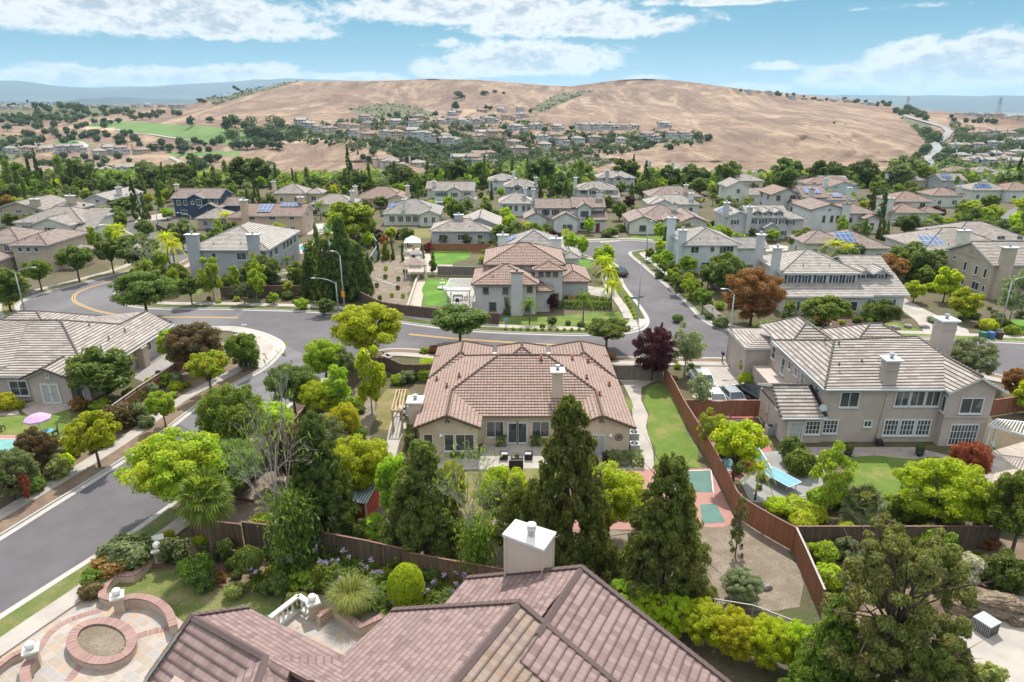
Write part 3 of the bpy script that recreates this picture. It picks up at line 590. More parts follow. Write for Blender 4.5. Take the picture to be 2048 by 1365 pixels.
# yards
Z = [('lawn', 'lawn', [(1005, 634), (1060, 634), (1240, 624), (1262, 640), (1258, 655), (1005, 653)]), ('lawn', 'lawn', [(1170, 605), (1175, 598), (1225, 600), (1230, 612), (1180, 612)]), ('lawn', 'lawn_lush', [(1150, 520), (1182, 520), (1180, 538), (1146, 538)]),
     ('lawn', 'lawn_lush', [(850, 558), (890, 558), (915, 575), (905, 612), (844, 613)]), ('lawn', 'lawn_lush', [(863, 500), (945, 500), (940, 515), (900, 530), (870, 530)]), ('lawn', 'lawn_dry', [(790, 462), (865, 456), (862, 476), (805, 478)]),
     ('garden_soil', 'dirt_pale', [(705, 600), (735, 545), (760, 520), (812, 508), (822, 555), (815, 612), (760, 612)]), ('paved_walk', 'paver_pale', [(818, 612), (830, 560), (852, 560), (842, 615)]), ('paved_walk', 'paver_pale', [(805, 500), (850, 495), (870, 525), (905, 530), (905, 545), (812, 545)]),
     ('patio', 'concrete_pale', [(890, 575), (945, 575), (960, 618), (905, 615)]), ('garden_bed', 'mulch', [(1010, 655), (1258, 657), (1262, 648), (1275, 640), (1279, 660), (1240, 662), (1010, 660)]),
     ('patio', 'concrete', [(845, 908), (965, 905), (965, 888), (1110, 888), (1110, 905), (1190, 910), (1300, 925), (1290, 945), (1180, 937), (1080, 937), (900, 940), (845, 938)]),
     ('garden_path', 'concrete', [(1240, 762), (1310, 762), (1283, 775), (1282, 800), (1296, 830), (1292, 855), (1306, 900), (1308, 930), (1300, 945), (1278, 925), (1282, 905), (1268, 860), (1262, 800), (1250, 775)]),
     ('lawn', 'lawn', [(1288, 785), (1320, 762), (1345, 790), (1395, 900), (1405, 937), (1312, 937), (1296, 860), (1300, 830), (1288, 800)]), ('lawn', 'lawn', [(1250, 795), (1262, 800), (1266, 860), (1272, 900), (1262, 905)]),
     ('lawn', 'lawn_dry', [(880, 942), (1120, 940), (1110, 1010), (1000, 1030), (860, 1030)]), ('lawn', 'lawn_dry', [(770, 780), (815, 770), (830, 800), (800, 860), (760, 860), (745, 830)]),
     ('garden_path', 'concrete', [(795, 808), (822, 815), (815, 850), (800, 880), (790, 920), (740, 990), (722, 985), (770, 900), (780, 850)]), ('court', 'court_pink', [(1150, 942), (1420, 937), (1470, 1040), (1480, 1060), (1130, 1060)]),
     ('yard_soil', 'dirt_pale', [(1040, 1035), (1130, 1062), (1445, 1055), (1520, 1020), (1560, 1060), (1600, 1140), (1600, 1215), (1480, 1225), (1250, 1180), (1000, 1150), (800, 1110), (640, 1070), (395, 1040), (480, 955), (560, 880), (640, 800), (735, 740), (760, 790), (740, 860), (720, 985), (860, 1032)]),
     ('court', 'court_red', [(1388, 828), (1502, 826), (1575, 958), (1440, 960)]), ('court', 'court_blue', [(1412, 842), (1484, 841), (1545, 940), (1452, 942)]),
     ('patio', 'concrete_grey', [(1520, 905), (1590, 900), (1650, 940), (1640, 1010), (1500, 1005), (1480, 960)]), ('patio', 'paver_taupe', [(1565, 895), (1830, 895), (1990, 935), (1985, 965), (1700, 912), (1610, 915)]),
     ('lawn', 'lawn', [(1685, 915), (1880, 915), (1900, 960), (1820, 990), (1700, 985)]), ('patio', 'paver_pale', [(1890, 930), (2060, 880), (2060, 975), (1930, 960)]),
     ('lawn', 'lawn_dry', [(1450, 735), (1530, 735), (1535, 765), (1480, 765)]), ('lawn', 'lawn_dry', [(1580, 655), (1600, 648), (1640, 640), (1650, 664), (1585, 666)]), ('lawn', 'lawn', [(1685, 655), (1740, 650), (1790, 645), (1840, 660), (1835, 670), (1690, 668)]),
     ('garden_bed', 'mulch', [(1580, 640), (1780, 618), (1800, 640), (1740, 652), (1600, 648)]), ('lawn', 'lawn', [(0, 835), (60, 828), (140, 822), (150, 850), (110, 872), (0, 870)]), ('court', 'court_pink', [(-60, 870), (70, 870), (130, 880), (60, 945), (-60, 945)]),
     ('court', 'court_teal', [(-60, 880), (56, 880), (20, 925), (-60, 925)]), ('patio', 'paver_pale', [(35, 815), (80, 797), (130, 800), (150, 815), (110, 828), (60, 835)]), ('patio', 'paver_pale', [(-40, 822), (35, 820), (40, 830), (-40, 834)]),
     ('yard_soil', 'dirt', [(285, 770), (340, 715), (400, 690), (480, 680), (520, 680), (540, 700), (515, 730), (450, 765), (385, 798), (275, 868), (170, 935), (70, 985), (-20, 1025), (-60, 1000), (60, 950), (150, 880)]),
     ('garden_bed', 'gravel', [(255, 745), (320, 700), (365, 690), (360, 715), (290, 765)]), ('lawn', 'lawn_patchy', [(205, 1190), (230, 1160), (290, 1140), (370, 1135), (410, 1170), (530, 1175), (570, 1185), (560, 1250), (470, 1290), (350, 1290), (345, 1225), (270, 1195)]),
     ('garden_soil', 'dirt', [(300, 1110), (400, 1065), (640, 1100), (1010, 1170), (900, 1230), (720, 1225), (590, 1190), (420, 1170), (380, 1125)]),
     ('patio', 'slate_paving', [(0, 1320), (40, 1275), (110, 1215), (190, 1180), (330, 1215), (420, 1290), (400, 1420), (-60, 1420)]), ('patio', 'slate_paving', [(520, 1250), (640, 1190), (820, 1220), (760, 1330), (600, 1340)]),
     ('lawn', 'lawn_patchy', [(-60, 1320), (20, 1290), (60, 1330), (40, 1400), (-60, 1400)]), ('lawn', 'lawn_lush', [(1860, 545), (1940, 548), (1935, 562), (1850, 560)]), ('lawn', 'lawn_lush', [(1960, 640), (2048, 640), (2048, 660), (1975, 660)]),
     ('patio', 'concrete', [(1925, 1205), (2000, 1190), (2060, 1195), (2060, 1400), (1985, 1400), (1895, 1245)]), ('garden_bed', 'mulch', [(1830, 1210), (1880, 1200), (1900, 1260), (1985, 1400), (1880, 1440), (1790, 1300)]),
     ('yard_soil', 'dirt', [(1610, 1075), (1990, 1075), (2060, 1090), (2060, 1190), (1980, 1165), (1900, 1200), (1700, 1300), (1640, 1180)]), ('lawn', 'lawn', [(205, 436), (240, 430), (248, 437), (215, 443)]),
     ('lawn', 'lawn_dry', [(205, 548), (232, 530), (262, 535), (240, 552), (195, 560)]), ('lawn', 'lawn', [(1120, 480), (1165, 470), (1180, 478), (1150, 486)]), ('lawn', 'lawn', [(1260, 470), (1330, 472), (1330, 482), (1265, 480)]), ('lawn','lawn',[(345,575),(400,572),(400,590),(350,592)])]
for k, (nm, mt, px) in enumerate(Z): flat(nm, PP(px), .004+.0035*(k % 5)+(.012 if mt in ('court_blue', 'court_teal', 'slate_paving') else 0), mt, world=True)
flat('court', PP([(1340, 945), (1420, 942), (1425, 985), (1345, 985)]), .028, 'court_green', world=True); flat('court', PP([(1150, 960), (1240, 958), (1230, 1040), (1130, 1040)]), .028, 'court_green', world=True)
flat('court', PP([(1400, 1010), (1432, 1008), (1450, 1045), (1405, 1048)]), .028, 'court_green', world=True)
for q in ([(1412, 842), (1484, 841)], [(1484, 841), (1545, 940)], [(1545, 940), (1452, 942)], [(1432, 892), (1514, 890)]): line_mark('court_line', q, .07, 'road_white', z=.034)
for q in ([(-60, 879), (57, 879)], [(57, 879), (19, 926)], [(1340, 944), (1422, 941)], [(1422, 941), (1427, 986)]): line_mark('court_line', q, .07, 'road_white', z=.034)
flat('table_pad', PP([(1500, 965), (1560, 945), (1640, 965), (1640, 990), (1560, 1000)]), .036, 'concrete_grey', world=True)  # grey concrete sheet under the table, same material as the patio
# swimming pools with pale decks
for px, px2, mt in (([(596, 490), (625, 484), (672, 480), (675, 503), (640, 512), (600, 508)], [(602, 493), (615, 489), (632, 492), (645, 486), (668, 486), (669, 496), (645, 500), (620, 504), (603, 500)], 'pool_water'),
     ([(610, 450), (670, 446), (680, 466), (615, 470)], [(648, 452), (664, 450), (667, 460), (650, 462)], 'pool_blue')):
 flat('pool_deck', PP(px), .03, 'concrete_pale', world=True); flat('pool_water', curve(PP(px2), 5, True), .04, mt, world=True)
# hillside road and paths laid on the terrain
def hill_strip(name, px, w, mat, lift=.6):
 pts = []
 for i in range(len(px)-1):
  for j in range(6): t = j/6; pts.append((px[i][0]*(1-t)+px[i+1][0]*t, px[i][1]*(1-t)+px[i+1][1]*t))
 pts.append(px[-1]); mb = MB(); prev = None
 for (x, y) in pts:
  p = H(x, y); s_ = scale_at(p); a = H(x-w*s_/2, y); b = H(x+w*s_/2, y); a.z += lift; b.z += lift
  if prev: mb.face([prev[0], prev[1], b, a])
  prev = (a, b)
 o = mb.build(name, mat); o['kind'] = 'structure'
hill_strip('road', [(1845, 345), (1862, 328), (1858, 316), (1876, 300), (1870, 290), (1890, 277), (1898, 265), (1888, 256), (1850, 245), (1818, 236), (1795, 225), (1792, 216)], 10, 'concrete_grey', 1.2)
hill_strip('path', [(230, 260), (268, 268), (300, 270), (350, 278), (400, 285)], 7, 'concrete_pale', .8)
hill_strip('path', [(340, 316), (362, 326), (355, 336), (330, 345), (335, 352)], 6, 'concrete_pale', .8)
hill_strip('path', [(160, 285), (172, 292), (166, 300)], 7, 'concrete_pale', .8)
# ---------------------------------------------------------------- roofs
def clip(poly, d, s, keep_above):
 out = []
 for i in range(len(poly)):
  a, b = poly[i], poly[(i+1) % len(poly)]; sa, sb = a.dot(d)-s, b.dot(d)-s
  if not keep_above: sa, sb = -sa, -sb
  if sa >= -1e-7: out.append(a)
  if (sa > 1e-7 and sb < -1e-7) or (sa < -1e-7 and sb > 1e-7): out.append(a+(b-a)*(sa/(sa-sb)))
 return out
def roof_plane(mb, pts, course=.38, t=.045, thick=.16, trim=None):
 """one roof slope: overlapping courses running across the fall, plus the slab under them"""
 pts = [Vector(p) for p in pts]; n = Vector((0, 0, 0))
 for i in range(len(pts)): n += pts[i].cross(pts[(i+1) % len(pts)])
 n.normalize()
 if n.z < 0: n = -n; pts = pts[::-1]
 up = (Vector((0, 0, 1))-n*n.z); up = Vector((0, 1, 0)) if up.length < 1e-3 else up.normalized()
 e = up.cross(n).normalized()
 s0 = min(p.dot(up) for p in pts); s1 = max(p.dot(up) for p in pts)
 tris = [[pts[i] for i in t3] for t3 in tessellate_polygon([pts])]
 fix = []
 for q in tris:
  if (q[1]-q[0]).cross(q[2]-q[0]).dot(n) < 0: q = q[::-1]
  fix.append(q)
 N = max(1, int(math.ceil((s1-s0)/course)))
 for k in range(N):
  a, b = s0+k*course, s0+(k+1)*course
  for q in fix:
   r_ = clip(q, up, a, True)
   if len(r_) < 3: continue
   r_ = clip(r_, up, b, False)
   if len(r_) < 3: continue
   lift = [max(0, min(1, 1-(p.dot(up)-a)/course)) for p in r_]
   mb.face([p+n*(.01+t*l) for p, l in zip(r_, lift)], [(p.dot(e), k+min(.999, 1-l)) for p, l in zip(r_, lift)])
   for i in range(len(r_)):
    p, p2 = r_[i], r_[(i+1) % len(r_)]
    if lift[i] > .999 and lift[(i+1) % len(r_)] > .999: mb.face([p, p2, p2+n*(.01+t), p+n*(.01+t)], [(p.dot(e), k+.02)]*4)
 tm = trim or mb
 lo = [p-Vector((0, 0, thick)) for p in pts]
 tm.face(lo[::-1])
 for i in range(len(pts)):
  j = (i+1) % len(pts); tm.face([lo[i], lo[j], pts[j]+n*.012, pts[i]+n*.012])
def ridge_caps(mb, lines, r=.11):
 for a, b in lines:
  a, b = Vector(a), Vector(b); L = (b-a).length; k = max(1, int(L/.42))
  for i in range(k):
   p, q = a+(b-a)*(i/k), a+(b-a)*((i+1)/k); mb.tube([p+Vector((0, 0, .05)), q+Vector((0, 0, .03))], [r*1.12, r*.9], 6)
def wall_poly(mb, plan, z0, z1): mb.prism(plan, z0, z1)
def rect_roof(x0, y0, x1, y1, ze, kind, pitch=.4, oh=.5):
 """slopes (lists of points), ridge lines and gable triangles of a roof over a rectangle. kind: hip, gx (ridge along x), gy"""
 X0, X1, Y0, Y1 = x0-oh, x1+oh, y0-oh, y1+oh; w, d = X1-X0, Y1-Y0; S = []; Rg = []; G = []
 ze = ze-oh*pitch*.0
 if kind == 'hip':
  h = min(w, d)/2*pitch
  if w >= d:
   a, b = (X0+d/2, (Y0+Y1)/2, ze+h), (X1-d/2, (Y0+Y1)/2, ze+h)
  else:
   a, b = ((X0+X1)/2, Y0+w/2, ze+h), ((X0+X1)/2, Y1-w/2, ze+h)
  c = [(X0, Y0, ze), (X1, Y0, ze), (X1, Y1, ze), (X0, Y1, ze)]
  if w >= d: S = [[c[0], c[1], b, a], [c[1], c[2], b], [c[2], c[3], a, b], [c[3], c[0], a]]; Rg = [(c[0], a), (c[3], a), (c[1], b), (c[2], b), (a, b)]
  else: S = [[c[0], c[1], a], [c[1], c[2], b, a], [c[2], c[3], b], [c[3], c[0], a, b]]; Rg = [(c[0], a), (c[1], a), (c[2], b), (c[3], b), (a, b)]
 elif kind == 'gx':
  h = d/2*pitch; a, b = (X0, (Y0+Y1)/2, ze+h), (X1, (Y0+Y1)/2, ze+h)
  S = [[(X0, Y0, ze), (X1, Y0, ze), b, a], [(X1, Y1, ze), (X0, Y1, ze), a, b]]; Rg = [(a, b)]
  zr = ze+h-.02
  for x in (x0, x1): G.append([(x, y0, ze+oh*pitch-.02), (x, y1, ze+oh*pitch-.02), (x, (y0+y1)/2, zr)])
 elif kind == 'gy':
  h = w/2*pitch; a, b = ((X0+X1)/2, Y0, ze+h), ((X0+X1)/2, Y1, ze+h)
  S = [[(X0, Y0, ze), (X0, Y1, ze), b, a], [(X1, Y1, ze), (X1, Y0, ze), a, b]]; Rg = [(a, b)]
  zr = ze+h-.02
  for y in (y0, y1): G.append([(x0, y, ze+oh*pitch-.02), (x1, y, ze+oh*pitch-.02), ((x0+x1)/2, y, zr)])
 elif kind == 'shed':   # falls towards -y
  S = [[(X0, Y0, ze), (X1, Y0, ze), (X1, Y1, ze+d*pitch), (X0, Y1, ze+d*pitch)]]
 return S, Rg, G
def gable_fill(mb, tri, z0):
 a, b, c = [Vector(p) for p in tri]; nrm = (b-a).cross(Vector((0, 0, 1))).normalized()*.08
 A, B = Vector((a.x, a.y, z0)), Vector((b.x, b.y, z0))
 for off in (nrm, -nrm): mb.face([A+off, B+off, b+off, c+off, a+off])
 mb.face([a+nrm, c+nrm, c-nrm, a-nrm]); mb.face([c+nrm, b+nrm, b-nrm, c-nrm])
def window(root, c, ang, w, h, mull=1, trans=0, frame='trim_white', glass='glass', org=(0, 0, 0), shutter=None, fw=.1, name='window', sill=True):
 """window on a wall; c centre on the wall face, ang heading (deg) of the outward normal"""
 a = R(ang); n = Vector((math.cos(a), math.sin(a), 0)); u = Vector((-math.sin(a), math.cos(a), 0)); z = Vector((0, 0, 1)); c = Vector(c)
 mb = MB(); o1 = n*.035
 bar = lambda p, q, ww: mb.bar(p, q, ww, .09, up=n)
 hw, hh = w/2, h/2
 for s in (-1, 1):
  mb.bar(c+o1+u*s*hw-z*(hh+fw/2), c+o1+u*s*hw+z*(hh+fw/2), .09 if False else fw, .09, up=n)
 mb.bar(c+o1-u*hw+z*hh, c+o1+u*hw+z*hh, fw, .085, up=n); mb.bar(c+o1-u*hw-z*hh, c+o1+u*hw-z*hh, fw, .085, up=n)
 for k in range(mull): x = -hw+w*(k+1)/(mull+1); mb.bar(c+o1*.8+u*x-z*hh, c+o1*.8+u*x+z*hh, .055, .07, up=n)
 for k in range(trans): y = -hh+h*(k+1)/(trans+1); mb.bar(c+o1*.75-u*hw+z*y, c+o1*.75+u*hw+z*y, .035, .06, up=n)
 if sill: mb.bar(c+n*.07-u*(hw+.1)-z*(hh+.08), c+n*.07+u*(hw+.1)-z*(hh+.08), .07, .16, up=n)
 f = mb.build(name, frame, root, org)
 p = MB(); g = c+n*.022; p.face([g-u*hw-z*hh, g+u*hw-z*hh, g+u*hw+z*hh, g-u*hw+z*hh][::1])
 gb = c+n*.012; p.face([gb-u*hw-z*hh, gb-u*hw+z*hh, gb+u*hw+z*hh, gb+u*hw-z*hh]); p.build('pane', glass, f, org)
 if shutter:
  for s in (-1, 1):
   q = MB(); cc = c+n*.03+u*s*(hw+.28); q.bar(cc-z*hh, cc+z*hh, .34, .05, up=n)
   for k in range(int(h/.16)): zz = -hh+.1+k*.16; q.bar(cc+n*.028-u*.14+z*zz, cc+n*.028+u*.14+z*zz, .05, .03, up=n)
   q.build('shutter', shutter, root, org)
 return f
def chimney(root, x, y, z0, z1, w=1.3, d=.9, mat='chimney_tan', cap='trim_white', rz=0, org=(0, 0, 0), flue=True, band=False):
 mb = MB().box((x, y, (z0+z1)/2), (w, d, z1-z0), rz)
 if band: mb.box((x, y, z1-.75), (w+.12, d+.12, .16), rz)
 c = mb.build('chimney', mat, root, org)
 m2 = MB().box((x, y, z1+.05), (w+.28, d+.28, .1), rz); m2.box((x, y, z1+.15), (w+.4, d+.4, .12), rz); m2.build('chimney_cap', cap, c, org)
 if flue: MB().lathe([(.17, 0), (.17, .22), (.21, .22), (.21, .3), (.16, .3), (.16, .42), (.24, .44), (.24, .48)], (x, y, z1+.2), 12).build('flue', 'flue_metal', c, org)
 return c
def solar(root, corners, org=(0, 0, 0)):
 """panels lying 8 cm above a roof slope; corners: origin, along, up"""
 o, a, b = [Vector(v) for v in corners]; n = a.cross(b).normalized(); n = n if n.z > 0 else -n; mb = MB(); q = [o, o+a, o+a+b, o+b]
 la, lb = a.length, b.length
 mb.face([p+n*.13 for p in q], [(0, 0), (la, 0), (la, lb), (0, lb)])
 for i in range(4): mb.face([q[i]+n*.09, q[(i+1) % 4]+n*.09, q[(i+1) % 4]+n*.13, q[i]+n*.13])
 mb.face([p+n*.09 for p in q][::-1]); return mb.build('solar_panel', 'solar', root, org)
WALLN = {'f': -90, 'b': 90, 'l': 180, 'r': 0}
HOUSES = []   # (px, py, short phrase) landmarks for telling neighbours apart
def house(label, nick, px, py, yaw, wings, wall='stucco_cream', roof='tile_grey', trim='trim_white', glass='glass', wins=None, chims=(), sol=(), extra=None, cat='house', course=.42, name='house', auto=True, group=None, garage=None, shutter=None, door=None, pitch=.4):
 """a house from rectangular wings in its own axes (x right, y away); px,py = photo position of the origin on the ground.
 wing: (x0, y0, x1, y1, eave height, roof kind[, pitch])"""
 p = P(px, py); root = thing(name, label, cat, p, R(yaw)); HOUSES.append([px, py, nick, root])
 wm = MB(); rm = MB(); tm = MB(); cm = MB()
 for i, wg in enumerate(wings):
  x0, y0, x1, y1, ze, kind = wg[:6]; pt = wg[6] if len(wg) > 6 else pitch; e = .003*i
  wm.prism([(x0+e, y0+e), (x1-e, y0+e), (x1-e, y1-e), (x0+e, y1-e)], 0, ze+.12-e)
  S, Rg, G = rect_roof(x0, y0, x1, y1, ze+e, kind, pt)
  for s_ in S: roof_plane(rm, s_, course, .05, .17, tm)
  ridge_caps(cm, Rg, .1)
  for g_ in G: gable_fill(wm, g_, ze)
 wm.build('wall', wall, root); rf = rm.build('roof', roof, root); cm.build('ridge_cap', roof, rf); tm.build('fascia', trim, rf)
 W_ = list(wins or [])
 if auto:
  for i, wg in enumerate(wings[:3]):
   x0, y0, x1, y1, ze = wg[:5]
   fl = [1.45] if ze < 4 else [1.45, 4.3]
   for z in fl:
    nW = max(1, int((x1-x0)/3.6))
    for k in range(nW):
     xx = x0+(x1-x0)*(k+.5)/nW
     hid = any(j != i and o[0] <= xx <= o[2] and o[1] < y0-.1 <= o[3] and o[4] > z for j, o in enumerate(wings))
     if not hid: W_.append(('f', xx, z, 1.5 if (k+i) % 2 else 1.1, 1.3 if ze < 6.5 else 1.2, y0))
    for s_, xw in (('l', x0), ('r', x1)):
     vis = (px < 1024 and s_ == 'r') or (px >= 1024 and s_ == 'l')
     if vis and (y1-y0) > 4:
      for k in range(max(1, int((y1-y0)/5))):
       yy = y0+(y1-y0)*(k+.5)/max(1, int((y1-y0)/5))
       hid = any(j != i and o[1] <= yy <= o[3] and ((s_ == 'l' and o[0] < xw-.1 <= o[2]) or (s_ == 'r' and o[0] <= xw+.1 < o[2])) and o[4] > z for j, o in enumerate(wings))
       if not hid: W_.append((s_, yy, z, 1.0, 1.2, xw))
 for w_ in W_:
  s_, t, z, ww, hh, off = w_[:6]; ml = w_[6] if len(w_) > 6 else 1; tr = w_[7] if len(w_) > 7 else 0
  c = (t, off, z) if s_ in 'fb' else (off, t, z)
  window(root, c, WALLN[s_], ww, hh, ml, tr, trim if trim != 'trim_dark' else 'trim_white', glass, shutter=shutter if s_ == 'f' and ww < 1.7 else None)
 for c in chims:
  chimney(root, c[0], c[1], c[4] if len(c) > 4 else 0, c[2], c[3] if len(c) > 3 else 1.3, .9, wall if wall != 'stucco_blue' else 'chimney_tan', trim if trim != 'trim_dark' else 'cap_white')
 for s_ in sol: solar(root, s_)
 if garage:
  x, y, w = garage[:3]; g_ = MB(); g_.box((x, y-.03, 1.1), (w, .06, 2.15))
  for k in range(4): g_.box((x, y-.07, .35+k*.52), (w-.1, .03, .44))
  g_.build('garage_door', 'garage_white', root)
 if door:
  x, y = door[:2]; d_ = MB(); d_.box((x, y-.03, 1.05), (1.0, .07, 2.1)); dd = d_.build('door', door[2] if len(door) > 2 else 'door_red', root); MB().box((x+.38, y-.1, 1.0), (.06, .08, .16)).build('handle', 'chrome', dd)
 # roof vents
 v = MB(); x0, y0, x1, y1, ze = wings[0][:5]
 for k in range(2): v.tube([(x0+(x1-x0)*(.3+.35*k), y0+1.2, ze+.5), (x0+(x1-x0)*(.3+.35*k), y0+1.2, ze+1.15)], .07, 6)
 v.build('vent_pipe', 'vent_grey', rf)
 return root
# ================================================================ hero house A: brown barrel-tile single-storey in the centre
def hero_center():
 o = (1.1, 62, 0); root = thing('house', 'single-storey house with brown barrel-tile roof in the centre, two rear gables round a patio', 'house', o)
 HOUSES.append([1060, 800, 'the central brown-tile house', root])
 B = lambda mb, n, m, p=root: mb.build(n, m, p, o)
 cx = 1.1; mir = lambda pts: [(2*cx-x, y, z) for x, y, z in pts]
 wm = MB(); wm.prism([(-8.25, 53.35), (-3.15, 53.35), (-3.15, 55.75), (5.35, 55.75), (5.35, 53.35), (10.45, 53.35), (10.45, 71.9), (-8.25, 71.9)], 0, 3.05)
 for xa, xb in ((-8.25, -3.15), (5.35, 10.45)): gable_fill(wm, [(xa, 53.45, 3.14), (xb, 53.45, 3.14), ((xa+xb)/2, 53.45, 4.13)], 2.9)
 wm.prism([(-7.6, 71), (-2.8, 71), (-2.8, 73.6), (-7.6, 73.6)], 0, 3.0); wm.prism([(5.0, 71), (9.8, 71), (9.8, 73.6), (5.0, 73.6)], 0, 3.0); wm.prism([(-1.0, 70), (3.0, 70), (3.0, 72.8), (-1.0, 72.8)], 0, 3.0)
 wm.box((-1.57, 55.66, .3), (2.1, .08, .5)); wm.box((2.65, 55.66, .3), (2.1, .08, .5))
 B(wm, 'wall', 'stucco_cream')
 rm = MB(); tm = MB(); z = lambda x: 3+.41*(x+8.7); JC = (-5.7, 58.45, 4.23); D = (-1.3, 63, 6.06); D2 = (3.5, 63, 6.06)
 left = [(-8.7, 52.9, 3), (-5.7, 52.9, 4.23), JC, D, (-8.7, 70.6, 3)]
 inner = [(-5.7, 52.9, 4.23), (-2.7, 52.9, 3), (-2.7, 55.3, 3), JC]
 back = [JC, (-2.7, 55.3, 3), (4.9, 55.3, 3), (7.9, 58.45, 4.23), D2, D]
 front = [(-8.7, 70.6, 3), D, D2, (10.9, 70.6, 3)]
 for s_ in (left, mir(left), inner, mir(inner), back, front): roof_plane(rm, s_, .37, .05, .15, tm)
 for x0, x1, y0, y1, ph in ((-8.7, -2.2, 64, 73.8, .56), (4.4, 10.9, 64, 73.8, .56)):
  S, Rg, G = rect_roof(x0+.03, y0, x1-.03, y1, 3.02, 'hip', ph, 0)
  for q in S: roof_plane(rm, q, .37, .05, .15, tm)
  ridge_caps(rm, Rg[:5], .11)
 S, Rg, G = rect_roof(-1.7, 66.3, 3.9, 73.2, 3.3, 'hip', .5, 0)
 for q in S: roof_plane(rm, q, .37, .05, .15, tm)
 rf = B(rm, 'roof', 'tile_terracotta'); B(tm, 'fascia', 'trim_brown', rf)
 cm = MB(); L = [((-8.7, 70.6, 3), D), (D, D2), (JC, D), ((-5.7, 52.9, 4.23), JC)]
 ridge_caps(cm, L+[tuple(mir(l)) for l in L if l[0] != D]+Rg, .12); 
 for xe in (-8.7, -5.7): pass
 for a, b in (((-8.7, 52.9, 3), (-5.7, 52.9, 4.23)), ((-5.7, 52.9, 4.23), (-2.7, 52.9, 3))):
  ridge_caps(cm, [(a, b), tuple(mir([a, b]))], .1)
 B(cm, 'ridge_cap', 'tile_clay', rf)
 for (x, y, zz) in ((-5.2, 61, 4.55), (-6.3, 59.6, 4.05), (-7.6, 62.6, 3.5), (6.2, 64.5, 4.95), (8.0, 65.6, 4.3), (4.6, 60.6, 5.1), (9.6, 61, 3.6), (7.3, 60.6, 4.5), (2.9, 62.3, 5.8), (8.2, 57.5, 4.1)):
  v = MB().box((x, y, zz+.1), (.34, .34, .1)).tube([(x, y, zz), (x, y, zz+.42)], .09, 8); v.lathe([(.14, 0), (.14, .08)], (x, y, zz+.4), 8); B(v, 'vent_pipe', 'vent_red', rf)
 chimney(root, 4.25, 57.9, 3.6, 6.35, .95, .95, 'chimney_tan', 'cap_white', org=o); chimney(root, -9.0, 57.0, 0, 3.75, 1.15, 1.3, 'chimney_tan', 'cap_white', org=o)
 win = lambda *a, **k: window(root, *a, org=o, **k)
 win((-5.6, 53.35, 1.4), -90, .85, 1.65, 0, frame='trim_white'); win((-4.2, 53.35, 1.4), -90, 1.65, 1.65, 1); win((-7.45, 53.35, 1.4), -90, .8, 1.7, 0, frame='trim_cream')
 win((-1.57, 55.75, 1.5), -90, 1.6, 1.6, 1); win((2.65, 55.75, 1.5), -90, 1.6, 1.6, 1)
 for k, x in enumerate((.05, .95)):
  f = window(root, (x, 55.75, 1.12), -90, .86, 2.1, 0, 0, 'trim_white', org=o, name='door', sill=False, fw=.14)
  MB().box((x+(.3 if k == 0 else -.3), 55.62, 1.1), (.05, .08, .2)).build('handle', 'metal_dark', f, o)
 f = win((7.45, 53.35, 1.1), -90, 1.7, 2.1, 1, sill=False, name='sliding_door')
 q = MB(); q.box((7.9, 53.31, 1.1), (.75, .02, 2.0)); q.build('curtain', 'curtain_glass', f, o)
 r = MB(); r.tube([(9.5+.33*math.cos(a*math.pi/8), 53.27, 1.95+.33*math.sin(a*math.pi/8)) for a in range(17)], .025, 6)
 for a in range(4): c, s_ = math.cos(a*math.pi/4), math.sin(a*math.pi/4); r.bar((9.5-.33*c, 53.28, 1.95-.33*s_), (9.5+.33*c, 53.28, 1.95+.33*s_), .02)
 r.tube([(9.5+.14*math.cos(a*math.pi/6), 53.26, 1.95+.14*math.sin(a*math.pi/6)) for a in range(13)], .02, 6); B(r, 'wall_ornament', 'metal_dark')
 for gx in (-5.7, 7.9):
  v = MB()
  for dx, dz in ((0, .17), (-.13, -.05), (.13, -.05)): v.tube([(gx+dx, 53.36, 3.5+dz), (gx+dx, 53.24, 3.5+dz)], .1, 10)
  B(v, 'gable_vent', 'vent_grey')
 for lx in (-6.3, 8.75): l = MB().box((lx, 53.27, 2.2), (.22, .14, .1)).lathe([(.02, .1), (.09, 0), (.1, -.05)], (lx-.07, 53.2, 2.12), 8).lathe([(.02, .1), (.09, 0), (.1, -.05)], (lx+.07, 53.2, 2.12), 8); B(l, 'wall_light', 'sign_white')
hero_center()
